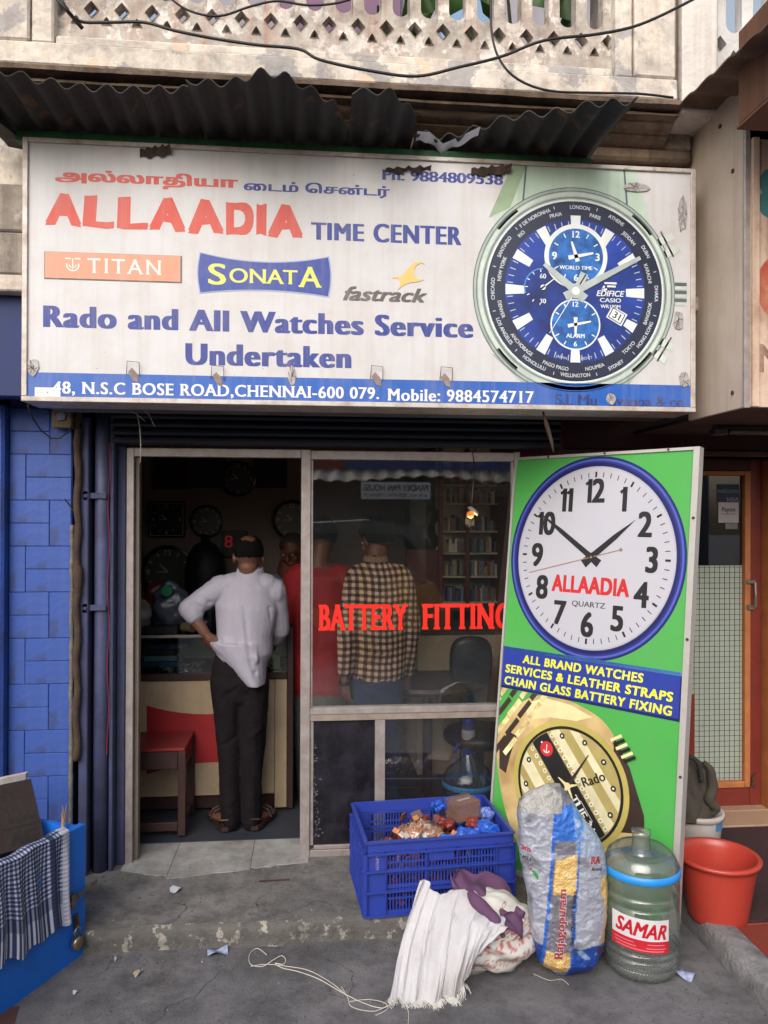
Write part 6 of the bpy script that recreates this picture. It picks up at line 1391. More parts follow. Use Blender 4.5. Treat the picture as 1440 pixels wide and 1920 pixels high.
# finer colour grid than the mesh: subdivide once before painting
sd_ = o.modifiers.new('s', 'SUBSURF'); sd_.levels = 1; sd_.subdivision_type = 'SIMPLE'; me_ = eval_mesh(o); o.modifiers.clear(); o.data = me_; paint(o, checks)
MB().rings([[n2+Vector((0, 0, .018))+Vector((.062*math.cos(a)*k_, .058*math.sin(a)*k_, z+.006*math.sin(a)+.01)) for a in [2*PI*i/28 for i in range(28)]] for k_, z in ((1.15, -.025), (1.0, .0), (.97, .005), (.93, -.004), (1.0, -.028))], False).build('collar', mat('collar_tan', (140, 110, 88), .8, var=.3, scale=60), man2, smooth=True)
tr = MB(); limb(tr, [K(708, 1250), K(708, 1290)], [(.145, .108), (.150, .11)], 24)
for x in (687, 728): limb(tr, [K(x, 1285), K(x, 1400), K(x, 1530)], [(.085, .09), (.07, .075), (.056, .062)], 20)
cloth_part('jeans', tr, mat('blue_jeans', (34, 46, 78), .8, var=.2, scale=20, bump=.1, bscale=120), man2, .009, wrinkles(11, .003))
wq = K(647, 1280, KY-.04); MB().rings([[wq+Vector((.031*math.cos(a)*k_, .031*math.sin(a)*k_, z)) for a in [2*PI*i/24 for i in range(24)]] for k_, z in ((1, -.012), (1.12, -.008), (1.12, .008), (1, .012))], False).build('wristwatch', Mblackp, man2, smooth=True)
for x in (687, 728):
    fx_ = K(x, 1530).x; s_ = MB(); limb(s_, [Vector((fx_, KY-.04, .045)), Vector((fx_-.015, KY+.08, .04)), Vector((fx_-.03, KY+.18, .036))], [(.042, .026), (.046, .022), (.04, .018)]); s_.build('shoe', Mblackp, man2, smooth=True)

# --- man in the red shirt, half behind the middle post
RY = 4.55
def Q(px, py, y=RY): return P(px, py, y)
man3 = thing('person', 'man in plain red shirt and grey trousers standing half behind the middle post', 'person', (Q(595, 1400).x, RY, .018))
hc3 = Q(604, 1008, RY+.04); hf3 = Vector((.1, .9, -.35)); mb = MB().use(Mskin2); hq3 = head(mb, hc3, hf3, 1.0); n3 = Q(598, 1048)
limb(mb, [hc3+Vector((0, -.02, -.05)), n3, n3+Vector((0, 0, -.1))], [.056, .056, .08])
aL = [Q(553, 1080), Q(545, 1160), Q(552, 1225, RY+.15)]; aR = [Q(645, 1080), Q(655, 1160), Q(640, 1225, RY+.15)]
limb(mb, aL, [.05, .042, .03]); limb(mb, aR, [.05, .042, .03]); limb(mb, [aL[0], aR[0]], [.05, .05]); limb(mb, [n3+Vector((0, 0, -.1)), Q(598, 1180), Q(598, 1270)], [(.12, .08), (.13, .1), (.13, .1)])
hand_mesh(mb, aL[2], (.1, .8, -.3), -1, .6, 1.0, (0, 0, -1)); hand_mesh(mb, aR[2], (-.1, .8, -.3), 1, .6, 1.0, (0, 0, -1))
for x in (578, 620):
    limb(mb, [Q(x, 1280), Q(x, 1400), Q(x, 1505)], [.075, .052, .036]); fx_ = Q(x, 1505).x; limb(mb, [Vector((fx_, RY-.02, .07)), Vector((fx_, RY+.1, .05)), Vector((fx_, RY+.16, .04))], [(.034, .034), (.04, .024), (.038, .015)])
b_ = mb.build('body', None, man3); remesh(b_, .0065, 3); eyes(hq3, man3)
hairmesh(hc3, hf3, 1.0, lambda x, y, z: 1.0 if (z > -.6 and y < .35+.5*z and not (y > -.05 and z < -.05)) else 0.0, man3, th=.018)
sh = MB(); limb(sh, [Q(598, 1056), Q(598, 1078), Q(598, 1130), Q(598, 1200), Q(598, 1284)], [(.06, .055), (.155, .09), (.185, .125), (.175, .125), (.175, .125)], 28)
limb(sh, [Q(560, 1084), Q(640, 1084)], [(.085, .066), (.085, .066)], 20); limb(sh, aL, [.068, .062, .05], 18); limb(sh, aR, [.068, .062, .05], 18)
cloth_part('shirt', sh, mat('red_shirt', (150, 26, 34), .8, var=.08, bump=.06), man3, .009, wrinkles(14, .004))
tr = MB(); limb(tr, [Q(598, 1270), Q(598, 1310)], [(.15, .11), (.155, .112)], 24)
for x in (577, 620): limb(tr, [Q(x, 1300), Q(x, 1400), Q(x, 1500)], [(.09, .09), (.075, .08), (.06, .065)], 20)
cloth_part('trousers', tr, mat('grey_trousers', (84, 84, 80), .8, var=.1), man3, .009, wrinkles(15, .004))
for x in (578, 620): fx_ = Q(x, 1505).x; s_ = MB(); limb(s_, [Vector((fx_, RY-.05, .045)), Vector((fx_, RY+.08, .04)), Vector((fx_, RY+.17, .036))], [(.042, .026), (.046, .022), (.04, .018)]); s_.build('sandal', mat('brown_sandal', (60, 46, 38), .6), man3, smooth=True)

# --- shopkeeper in the dark behind the counter
VY = 5.35
def V_(px, py, y=VY): return P(px, py, y)
man4 = thing('person', 'dim figure in pale blue shirt sitting behind the counter near the middle post', 'person', (V_(545, 1300).x, VY, .0))
hc4 = V_(549, 1032, VY-.03); hf4 = Vector((-.35, -.85, -.35)); mb = MB().use(Mskin2); hq4 = head(mb, hc4, hf4, 1.0); n4 = V_(548, 1062)
limb(mb, [hc4+Vector((0, .02, -.05)), n4, n4+Vector((0, 0, -.1))], [.056, .056, .08]); bL = [V_(520, 1090), V_(512, 1140, VY-.1), V_(530, 1165, VY-.35)]; bR = [V_(578, 1090), V_(586, 1140, VY-.1), V_(568, 1165, VY-.35)]
limb(mb, bL, [.05, .04, .028]); limb(mb, bR, [.05, .04, .028]); limb(mb, [bL[0], bR[0]], [.05, .05]); limb(mb, [n4, V_(548, 1160), V_(548, 1220)], [(.1, .08), (.13, .1), (.14, .11)])
hand_mesh(mb, bL[2], (.3, -.8, -.1), 1, .6, 1.0, (0, 0, -1)); hand_mesh(mb, bR[2], (-.3, -.8, -.1), -1, .6, 1.0, (0, 0, -1))
b_ = mb.build('body', None, man4); remesh(b_, .0075, 3); eyes(hq4, man4)
hairmesh(hc4, hf4, 1.0, lambda x, y, z: 1.0 if (z > -.6 and y < .35+.4*z and not (y > -.05 and z < -.05)) else 0.0, man4, mat('hair_grey', (60, 56, 54), .7, var=.4, scale=90), th=.014)
sh = MB(); limb(sh, [V_(548, 1070), V_(548, 1088), V_(548, 1150), V_(548, 1225)], [(.06, .055), (.145, .09), (.17, .12), (.17, .13)], 26)
limb(sh, [V_(524, 1094), V_(574, 1094)], [(.08, .062), (.08, .062)], 18); limb(sh, bL[:2], [.062, .056], 16); limb(sh, bR[:2], [.062, .056], 16)
cloth_part('shirt', sh, mat('pale_blue_shirt', (120, 128, 160), .8, var=.08), man4, .010, wrinkles(18, .004))
tr = MB(); limb(tr, [V_(535, 1240), V_(535, 1240, VY-.4)], [.09, .07], 16); limb(tr, [V_(560, 1240), V_(560, 1240, VY-.4)], [.09, .07], 16)
for x in (535, 560): p_ = V_(x, 1240, VY-.42); limb(tr, [p_, Vector((p_.x, p_.y, .06))], [.065, .05], 16)
cloth_part('trousers', tr, Mtr, man4, .012)
sp_ = mat('spectacle_frame', (20, 18, 18), .4)
mb = MB().use(sp_)
for sx in (-1, 1): mb.tube([hq4(sx*.032+.022*math.cos(a), .098, .004+.018*math.sin(a)) for a in [2*PI*i/16 for i in range(17)]], .0018, 5, False); mb.tube([hq4(sx*.054, .098, .008), hq4(sx*.078, .0, .0)], .0018, 5)
mb.build('spectacles', None, man4)
tag(box_part('counter_stool', Mdw, None, (-.12, VY-.2, .0), (.3, VY+.25, .42)), 'dark wooden seat under the seated shopkeeper behind the counter', 'stool')
# ------------------------------------------------------------------ blue plastic crate
crA = Vector((.236, 3.185, .0)); cyw = R_(4.5)
cu_ = Vector((math.cos(cyw), math.sin(cyw), 0)); cd_ = Vector((-math.sin(cyw), math.cos(cyw), 0)); CW, CD, CH = .635, .44, .312
crate = thing('crate', 'blue slatted plastic crate holding packets in front of the clock board', 'crate', tuple(crA+cu_*CW/2+cd_*CD/2), rz=0)
Mcrt = mat('crate_blue', (46, 66, 160), .38, var=.12, scale=6, dirt=((44, 48, 96), .5, 6), bump=.05, bscale=60)
def cbox(mb, a, b): mb.obox(crA, cu_, cd_, (0, 0, 1), a, b)
T = .006
def wall_panel(name, axis, pos, L_, n_out):
    """one slatted crate wall; axis 0 along the width, 1 along the depth"""
    mb = MB().use(Mcrt)
    def bx_(s0, s1, z0, z1, o=0.0, t=T):
        d0, d1 = (pos-o, pos+t) if n_out < 0 else (pos-t, pos+o)
        cbox(mb, (s0, d0, z0) if axis == 0 else (d0, s0, z0), (s1, d1, z1) if axis == 0 else (d1, s1, z1))
    ribs = [0, .125*L_ if axis == 0 else .14*L_, .40*L_, .61*L_, .88*L_, L_]
    bx_(0, L_, CH-.008, CH, .010); bx_(0, L_, CH-.045, CH-.0085); bx_(0, L_, CH-.055, CH-.047, .014)
    bands = [(.262, .252), (.185, .175), (.10, .09), (.012, .0)]
    # solid end fields and slatted middle fields
    for z0, z1 in ((.0, .022), (.066, .074), (.113, .128), (.170, .180), (.216, .222)): bx_(ribs[1]+.002, ribs[4]-.002, z0, z1)
    for z in (.186, .100, .002): bx_(-.004, L_+.004, z, z+.007, .016)
    bx_(.002, ribs[1], .0, CH-.056, .0); bx_(ribs[4], L_-.002, .0, CH-.056, .0)
    for r in ribs: bx_(max(0, r-.002), min(L_, r+.002), .0, CH-.047, .013)
    n_ = int((ribs[4]-ribs[1])/.0135)
    for i in range(n_):
        s = ribs[1]+(ribs[4]-ribs[1])*(i+.5)/n_; bx_(s-.0030, s+.0030, .022, CH-.056, -.0008, T-.001)
    if axis == 0: bx_(.42*L_, .59*L_, .222, .252, .002); bx_(.41*L_, .60*L_, .218, .222, .008)
    mb.build(name, None, crate)
wall_panel('crate_wall', 0, 0.0, CW, -1); wall_panel('crate_wall', 0, CD, CW, 1); wall_panel('crate_wall', 1, 0.0, CD, -1); wall_panel('crate_wall', 1, CW, CD, 1)
mb = MB().use(Mcrt); cbox(mb, (.007, .007, .004), (CW-.007, CD-.007, .010)); mb.build('crate_floor', None, crate)
ar = Art(crA, cu_, (0, 0, 1), -cd_, .0012); ar.ctext('SUPREME', .045, .222, .013, mat('crate_mark', (130, 120, 170), .6), rot=-PI/2, bx=.02); ar.build('crate_mark', crate)
def inC(u, d, z): return crA+cu_*u+cd_*d+Vector((0, 0, z))
Mbf = mat('blue_foil', (34, 84, 190), .3, var=.4, scale=30, bump=.4, bscale=50); Mrf = mat('red_foil', (120, 44, 38), .4, var=.4, scale=30, bump=.4, bscale=50); Mbr = mat('brown_packet', (112, 78, 62), .5, var=.35, scale=30, bump=.3); Mcf = glass_mat('clear_film', (.94, .95, .97), .12, rough=.12, body=.12, bodycol=(220, 222, 230))
# the load: hundreds of small packets, the big readable ones apart
mb = MB(); 
for i in range(900):
    u = random.uniform(.03, CW-.03); d = random.uniform(.03, CD-.03); z = random.uniform(.02, .10+.10*min(1, u/.25)) if i < 720 else (random.uniform(.20, .26) if u > .22 else random.uniform(.02, .12))
    mb.use((Mrf, Mbr, mat('dark_packet', (70, 34, 40), .45, var=.4, scale=30), Mbf, mat('silver_packet', (150, 146, 150), .3, .3, var=.3, scale=30))[random.choice((0, 1, 2, 2, 4, 0)) if u < CW*.72 else random.choice((3, 3, 2, 3))])
    ax = Vector((random.gauss(0, 1), random.gauss(0, 1), random.gauss(0, 1))).normalized(); bxv = ax.orthogonal().normalized(); cx_ = ax.cross(bxv); w, h, t = random.uniform(.014, .024), random.uniform(.012, .02), .003
    mb.obox(inC(u, d, z), ax, bxv, cx_, (-w, -h, -t), (w, h, t))
tag(mb.build('packet_heap', loc=tuple(inC(.3, .2, .1))), 'heap of small red, brown and silver packets filling the blue crate', 'packets', kind='stuff')
def foil(name, u, d, z, r, m, label, seed, amp=.5, cat='wrapper', group=None):
    c = inC(u, d, z); o = MB().ell(c, r, nu=48, nv=30).build(name, m, loc=tuple(c), smooth=False)
    displace(o, lambda co, nm: amp*min(r)*(snoise(co, 60, seed)+.7*snoise(co, 140, seed+2))); return tag(o, label, cat, group)
foil('foil_wrapper', .46, .10, .268, (.055, .05, .022), Mbf, 'crumpled bright blue wrapper at the front middle of the crate', 1)
foil('foil_wrapper', .56, .13, .272, (.05, .05, .028), Mbf, 'crumpled blue wrapper at the front right corner of the crate', 2)
foil('foil_wrapper', .36, .08, .262, (.045, .04, .018), mat('sky_foil', (40, 120, 210), .3, var=.3, scale=30, bump=.4), 'sky blue flat wrapper beside the bag of brown sweets in the crate', 3)
foil('foil_wrapper', .50, .17, .29, (.03, .035, .02), Mrf, 'crumpled red wrapper between the blue ones under the card stack', 4)
foil('foil_wrapper', .39, .2, .282, (.035, .035, .024), Mrf, 'dark red wrapper left of the brown card stack in the crate', 5)
foil('foil_wrapper', .385, .30, .325, (.03, .03, .026), Mbf, 'blue crumpled knot left of the brown card stack at the crate back', 6)
foil('foil_wrapper', .59, .24, .29, (.03, .04, .035), mat('striped_foil', (90, 110, 180), .3, var=.6, scale=60, bump=.4), 'streaky blue and white wrapper at the right rim of the crate', 7)
# bag of brown sweets
zb_ = thing('sweet_bag', 'clear zip bag of brown and white packets lying in the crate', 'bag', tuple(inC(.27, .12, .26)))
mb = MB()
for i in range(70):
    mb.use((mat('tan_packet', (186, 120, 70), .5, var=.3, scale=40), mat('white_packet', (200, 190, 180), .5))[1 if random.random() < .2 else 0]); u = random.gauss(.27, .045); d = random.gauss(.14, .035); z = .275+.035*math.exp(-((u-.27)/.05)**2)*random.random()
    ax = Vector((random.gauss(0, 1), random.gauss(0, 1), random.gauss(0, .5))).normalized(); bxv = ax.orthogonal().normalized(); mb.obox(inC(u, d, z), ax, bxv, ax.cross(bxv), (-.014, -.011, -.003), (.014, .011, .003))
tag(mb.build('sweets', None, zb_), kind='stuff')
o = MB().ell(inC(.265, .14, .285), (.095, .07, .038), (cu_, cd_, Vector((0, 0, 1))), 40, 24).build('clear_bag', Mcf, zb_, smooth=True); displace(o, lambda co, nm: .006*(snoise(co, 70, 9)+snoise(co, 130, 4)))
# stack of brown cards tied in film
stk = thing('card_stack', 'stack of square brown cards in film lying on top of the crate contents', 'stack', tuple(inC(.47, .24, .3)))
for i in range(9):
    a = R_(20+random.uniform(-3, 3)); ux_ = Vector((math.cos(a), math.sin(a), .06)); uy_ = Vector((-math.sin(a), math.cos(a), -.05)).normalized(); c = inC(.485+random.uniform(-.003, .003), .25, .292+.0085*i)
    MB().use(mat('brown_card', (150, 98, 70), .6, var=.15, scale=20, bump=.1)).obox(c, ux_, uy_, ux_.cross(uy_), (-.056, -.052, 0), (.056, .052, .0062)).build('card', None, stk)
c = inC(.485, .25, .3685); MB().use(mat('white_slip', (200, 196, 206), .5)).obox(c, ux_, uy_, ux_.cross(uy_), (-.03, -.008, 0), (.034, .010, .001)).build('paper_slip', None, stk)
o = MB().use(Mcf).obox(inC(.485, .25, .288), ux_, uy_, ux_.cross(uy_), (-.061, -.057, 0), (.061, .057, .084)).build('film', None, stk)

# ------------------------------------------------------------------ draped white sack bundle, purple cloth
Mwc = mat('white_woven', (192, 190, 195), .8, var=.06, scale=14, dirt=((160, 152, 150), .6, 7), bump=.35, bscale=160)
Mprint = vcol_mat('printed_woven', .7, bump=.25, bscale=150, dirt=((176, 160, 150), .5, 8))
bn = thing('bundle_sack', 'white woven sack bundle with faint red print slumped on the ground', 'sack', (.70, 2.92, -.09))
c0 = P(905, 1768, 2.98); c0.z = .045
o = MB().ell((c0.x, 2.99, .045), (.215, .17, .152), nu=150, nv=96).build('sack_body', Mprint, bn, smooth=True)
def bsk(co, nm):
    x, y, z = (co+np.array(wloc(bn))-np.array([c0.x, 2.99, .045])).T
    v = .016*snoise(co, 12, 1)+.010*snoise(co*np.array([1, 1, 2.2]), 26, 2)+.005*snoise(co*np.array([1, 1, 2]), 60, 4)
    v += .009*np.sin(z*70+5*x+3*np.sin(x*12))*(z < .02); return v
displace(o, bsk)
def bcol(co):
    c = np.full((len(co), 3), 206.); c[:, 2] -= 4; x, y, z = co.T
    for (za, h) in ((.09, .014), (.05, .02), (.0, .010), (-.03, .012)):
        u = x*62+8*np.sin(z*30); m_ = (np.abs(z-za-.10*(x-c0.x)) < h) & (y < 2.99) & (np.sin(u*2.1)+np.sin(u*3.7+z*260) > .25); c[m_] = (186, 104, 96)
    return c
paint(o, bcol)
# faint words on the bundle, wrapped on its surface
def wrap_text(t, cx_, cz_, w, h, target, m, parent, name='lettering', rot=0.0, bx=.01, by=.01, lift=.0012, depth_from=1.0, **k):
    v, f = text2d(t, bx, by, **k); lo_, hi_ = v[:, 0].min(), v[:, 0].max(); bv = BVHTree.FromPolygons([tuple(p.co) for p in target.data.vertices], [tuple(p.vertices) for p in target.data.polygons]); off = wloc(target)
    c_, s_ = math.cos(rot), math.sin(rot); out = []
    # cut long triangles by subdividing the outline grid
    bm = bmesh.new(); vs = [bm.verts.new(((x-lo_)/(hi_-lo_)*w-w/2, (y/CAP-.5)*h, 0)) for x, y in v]
    for tr_ in f:
        try: bm.faces.new([vs[i] for i in tr_])
        except ValueError: pass
    for _ in range(2):
        es = [e for e in bm.edges if e.calc_length() > .012]
        if es: bmesh.ops.subdivide_edges(bm, edges=es, cuts=1); bmesh.ops.triangulate(bm, faces=bm.faces)
    bm.verts.ensure_lookup_table(); P3 = []; ok = True
    for q in bm.verts:
        x, y = q.co.x*c_-q.co.y*s_, q.co.x*s_+q.co.y*c_; o_ = Vector((cx_+x, depth_from, cz_+y))
        d_ = Vector((o_.x*.0, 1, 0)); hit = bv.ray_cast(o_-off, d_)
        if hit[0] is None: P3.append(None)
        else: P3.append(hit[0]+off-Vector((0, lift, 0)))
    bm.verts.index_update(); F_ = [tuple(x.index for x in fc.verts) for fc in bm.faces if all(P3[x.index] is not None for x in fc.verts)]
    P3 = [p or Vector((0, 0, 0)) for p in P3]; bm.free()
    mb = MB().use(m); mb.add(P3, F_); return mb.build(name, None, parent)
Mfr = mat('faint_red_ink', (176, 96, 90), .7)
for t, px, py, w, h, rt in (('CH', 905, 1722, .03, .016, .12), ('IO', 950, 1712, .03, .012, .5), ('ROAD', 935, 1735, .07, .014, .16), ('NO', 965, 1750, .03, .014, .3)):
    q = P(px, py, 2.85); wrap_text(t, q.x, q.z, w, h, o, Mfr, bn, rot=rt)
# white cloth falling in pleats to a fringe
dr = thing('draped_sack', 'white pleated woven sack flung over the bundle with a frayed hem', 'sack', (.45, 2.85, -.09))
def catm(p, n=8):
    o_ = []
    for i in range(len(p)-1):
        a, b, c, d = p[max(i-1, 0)], p[i], p[i+1], p[min(i+2, len(p)-1)]
        for k in range(n): t = k/n; o_.append(.5*((2*b)+(c-a)*t+(2*a-5*b+4*c-d)*t*t+(-a+3*b-3*c+d)*t**3))
    o_.append(p[-1]); return o_
topc = catm([P(788, 1652, 3.02), P(800, 1654, 3.03), P(812, 1668, 2.99), P(826, 1678, 2.98), P(845, 1672, 2.97), P(868, 1674, 2.95), P(892, 1690, 2.92), P(915, 1705, 2.88), P(940, 1722, 2.84), P(952, 1738, 2.80)], 10)
midc = catm([P(752, 1760, 2.94), P(768, 1762, 2.92), P(786, 1764, 2.89), P(806, 1768, 2.86), P(826, 1772, 2.82), P(846, 1772, 2.79), P(866, 1772, 2.77), P(888, 1768, 2.76), P(910, 1760, 2.765), P(938, 1748, 2.78)], 10)
botc = catm([G(727, 1872, -.086), G(748, 1876, -.086), G(768, 1880, -.086), G(790, 1882, -.086), G(812, 1880, -.086), G(832, 1876, -.084), G(850, 1872, -.082), P(866, 1850, 2.76), P(880, 1822, 2.76), P(884, 1796, 2.77)], 10)
nC = len(topc)
def drape(i, v):
    a, b, c = topc[i], midc[i], botc[i]
    p = a*(1-v)*(1-v)+c*v*v+ (2*b-.5*(a+c))*2*v*(1-v)
    u = i/(nC-1); amp = .017*(.25+.75*v)*(.45+.9*abs(noise.noise((u*4.2, v*1.1, 7)))*1.3); ph = u*2*PI*5.2+1.6*math.sin(u*7)+.5*math.sin(v*4+u*3)
    return p+Vector((.008*math.sin(ph*1.3+v*2), -amp*(math.sin(ph)+.35*math.sin(2.7*ph+1.9*v)+.25*math.sin(5.3*ph+v*4)), .016*noise.noise((u*6, v*4, 3))+.005*noise.noise((u*26, v*9, 3))))
mb = MB().use(Mwc); NV = 44
idxs = [x/3 for x in range((nC-1)*3+1)]
def dr2(f, v): i = min(int(f), nC-2); t = f-i; return drape(i, v).lerp(drape(i+1, v), t)
g_ = [[dr2(f, v/NV) for f in idxs] for v in range(NV+1)]; kk = len(idxs)
fs_ = [(j*kk+i, (j+1)*kk+i, (j+1)*kk+i+1, j*kk+i+1) for j in range(NV) for i in range(kk-1)]
mb.add([p for r in g_ for p in r], fs_); mb.add([p+Vector((0, .004, -.001)) for r in g_ for p in r], [f[::-1] for f in fs_]); do = mb.build('sack_cloth', None, dr, smooth=True)
# back side and inner filling so that it is a bag, not a sheet
mb = MB().use(Mwc); mb.ell((.53, 3.0, .02), (.12, .08, .15), nu=40, nv=26); o2 = mb.build('sack_filling', None, dr, smooth=True); displace(o2, lambda co, nm: .010*snoise(co, 16, 2))
mb = MB().use(mat('fringe_thread', (206, 204, 200), .8, var=.1))
for i in range(420):
    f = random.uniform(0, kk*.80); a = g_[NV][min(int(f), kk-1)]; a = a+Vector((random.uniform(-.004, .004), random.uniform(-.004, .004), 0)); L_ = random.uniform(.010, .034)
    b = a+Vector((random.gauss(0, .010), -L_*.8, -.0)); b.z = max(-.088, a.z-L_*.6); m__ = (a+b)/2+Vector((random.gauss(0, .004), 0, .004)); mb.tube([a+Vector((0, .004, .006)), m__, b], .0007, 3, False)
tag(mb.build('fringe', None, dr), kind='stuff')
# purple cloth
pc_ = thing('purple_cloth', 'crumpled purple cloth lying over the crate front and white bundle', 'cloth', tuple(P(920, 1680, 2.98)))
rA = catm([P(848, 1640, 3.08), P(860, 1631, 3.09), P(885, 1634, 3.10), P(910, 1636, 3.10), P(935, 1652, 3.08), P(955, 1662, 3.05), P(970, 1680, 3.0), P(980, 1712, 2.95)], 8)
rB = catm([P(848, 1652, 3.05), P(860, 1660, 3.02), P(872, 1672, 2.99), P(892, 1680, 2.95), P(914, 1694, 2.92), P(940, 1704, 2.89), P(962, 1722, 2.87), P(982, 1728, 2.88)], 8)
rC = catm([P(852, 1660, 3.02), P(868, 1678, 2.98), P(884, 1690, 2.94), P(900, 1700, 2.90), P(922, 1718, 2.86), P(944, 1740, 2.83), P(968, 1748, 2.83), P(978, 1764, 2.84)], 8)
mb = MB().use(mat('purple_cotton', (92, 60, 92), .85, var=.12, scale=10, bump=.15, bscale=90)); nP = len(rA); g2 = []
for j in range(41):
    v = j/40; row = []
    for i in range(nP*2-1):
        f = i/2; k = min(int(f), nP-2); t = f-k; a, b, c = (r_[k].lerp(r_[k+1], t) for r_ in (rA, rB, rC)); p = a*(1-v)**2+c*v*v+(2*b-.5*(a+c))*2*v*(1-v); u = f/(nP-1)
        row.append(p+Vector((.006*math.sin(v*9+u*5), -.016*(math.sin(v*11+u*7+2*math.sin(u*6))+.5*math.sin(u*26+v*3)), .014*math.sin(u*13+v*5)+.008*math.sin(v*17-u*9))))
    g2.append(row)
k2 = nP*2-1; fs_ = [(j*k2+i, (j+1)*k2+i, (j+1)*k2+i+1, j*k2+i+1) for j in range(40) for i in range(k2-1)]
mb.add([p for r in g2 for p in r], fs_); mb.add([p+Vector((0, .003, -.001)) for r in g2 for p in r], [f[::-1] for f in fs_]); mb.build('cloth_sheet', None, pc_, smooth=True)
mb = MB().use(MATS['purple_cotton']); sp = catm([P(880, 1672, 2.94), P(892, 1690, 2.90), P(912, 1708, 2.86), P(932, 1730, 2.82), P(944, 1758, 2.80)], 8); mb.tube(sp, [.006+.018*math.sin(PI*min(1, .15+i/len(sp)*.85)) for i in range(len(sp))], 12); o = mb.build('cloth_tail', None, pc_, smooth=True); displace(o, lambda co, nm: .005*snoise(co, 40, 3))

# ------------------------------------------------------------------ tall printed sack
ts = thing('tall_sack', 'tall silver and blue printed grain sack standing between white bundle and water jug', 'sack', (.95, 2.88, -.09))
YS = 2.86
prof_px = [(1862, 1068, 1096), (1852, 1030, 1108), (1830, 1012, 1122), (1790, 1005, 1132), (1740, 999, 1138), (1700, 996, 1140), (1650, 984, 1139), (1610, 978, 1134), (1570, 976, 1118), (1535, 976, 1090), (1510, 978, 1078), (1496, 984, 1070), (1486, 1006, 1064), (1478, 1026, 1056), (1473, 1040, 1050)]
mb = MB(); rg = []; NR = 220
def prow(y):
    for a, b in zip(prof_px, prof_px[1:]):
        if b[0] <= y <= a[0]: t = (a[0]-y)/(a[0]-b[0]); return a[1]+(b[1]-a[1])*t, a[2]+(b[2]-a[2])*t
    return prof_px[-1][1:]
def smin(y): s = [prow(y+d) for d in (-9, -4, 0, 4, 9)]; return sum(q[0] for q in s)/5, sum(q[1] for q in s)/5
NH = 200
for j in range(NH+1):
    y = 1861-(1861-1475)*j/NH; l, r = smin(min(1862, y)); a = P(l, y, YS); b = P(r, y, YS); w = (b.x-a.x)/2; cxs = (a.x+b.x)/2; t = j/NH
    z = -.088+(P(1040, 1475, YS).z+.088)*t; dpt = (.088*(1-.35*t)*min(1, (1-t)*7+.12))*min(1, .35+t*8)
    rg.append([Vector((cxs+w*math.copysign(abs(math.cos(q))**.8, math.cos(q)), YS+.03+dpt*math.copysign(abs(math.sin(q))**.8, math.sin(q)), z)) for q in [2*PI*k/NR for k in range(NR)]])
mb.rings(rg); Mts = vcol_mat('grain_sack_print', .3, bump=.7, bscale=70, spec=.7, metal=.1)
so = mb.build('sack_body', Mts, ts, smooth=True)
def ridged(co, s, seed):
    return 1-np.abs(snoise(co, s, seed))*2.2
displace(so, lambda co, nm: .0075*snoise(co*np.array([1, 1, .5]), 13, 3)+.0025*ridged(co@np.array([[1, 0, .5], [0, 1, 0], [-.4, 0, 1]]), 26, 5)+.0020*ridged(co@np.array([[1, 0, -.7], [0, 1, 0], [.6, 0, .8]]), 61, 8)+.0010*ridged(co, 140, 2))
ctrx = lambda px: P(px, 1650, YS).x
zpy = lambda py: P(1060, py, YS).z
def scol(co):
    x, y, z = co.T; c = np.zeros((len(x), 3)); c[:] = (156, 160, 176); skew = (z-zpy(1650))*.0
    lu = x-.08*(z-zpy(1700)); L0, L1 = ctrx(1022), ctrx(1070)
    m_ = (lu > L0) & (lu < L1); c[m_] = (112, 112, 124)
    c[np.abs(lu-L0) < .006] = (44, 96, 190); c[np.abs(lu-L1) < .006] = (44, 96, 190)
    top = (z > zpy(1570)) & (z < zpy(1518)+.02*np.sin(x*40)) & (lu > L0) & (lu < L1+.02); c[top] = (44, 104, 196)
    g1 = (z > zpy(1668)) & (z < zpy(1595)) & (lu > L0+.012) & (lu < L1-.002); c[g1] = (206, 168, 98)
    gg = (np.sin(x*520)*np.sin(z*560) > .2); c[g1 & gg] = (236, 206, 140)
    c[g1 & (z > zpy(1608)+.3*(lu-L0))] = (150, 148, 156)
    g2_ = (z > zpy(1822)) & (z < zpy(1772)) & (lu > L0+.008) & (lu < L1-.004); c[g2_] = (200, 160, 100); c[g2_ & gg] = (230, 200, 140)
    side = (x > ctrx(1126)-.01*np.sin(z*30)) & (z < zpy(1640)) & (z > zpy(1775)); c[side] = (206, 166, 98); c[side & gg] = (236, 206, 140)
    side = (x < ctrx(991)) & (z < zpy(1690)) & (z > zpy(1760)); c[side] = (206, 166, 98); c[side & gg] = (160, 110, 60)
    bot = (z < zpy(1765)+.004*np.sin(x*60)) & ~((lu > L0-.004) & (lu < L1+.004)); c[bot] = (26, 66, 150)
    bot = (z < zpy(1828)); c[bot] = (36, 100, 190)
    sil = (z > zpy(1520)) & (lu < L0+.03); c[sil] = (150, 148, 146)
    m_ = (z > zpy(1600)) & (x > ctrx(1072)); c[m_] = c[m_]*.5+np.array([150, 176, 210])*.5
    # worn foil: pale scuffs along the creases
    sc_ = snoise(co, 90, 4)+snoise(co*np.array([1, 1, .5]), 47, 9); s_ = np.clip((sc_-.85)*2, 0, .55)[:, None]; c = c*(1-s_)+np.array([208, 208, 214])*s_
    d_ = np.clip((snoise(co, 33, 12)-.45)*1.5, 0, .5)[:, None]; return c*(1-d_)+np.array([84, 82, 88])*d_
paint(so, scol)
Msr = mat('sack_red_ink', (150, 50, 56), .5); Msk = mat('sack_black_ink', (34, 32, 36), .5); Mswh = mat('sack_white_ink', (206, 204, 208), .5)
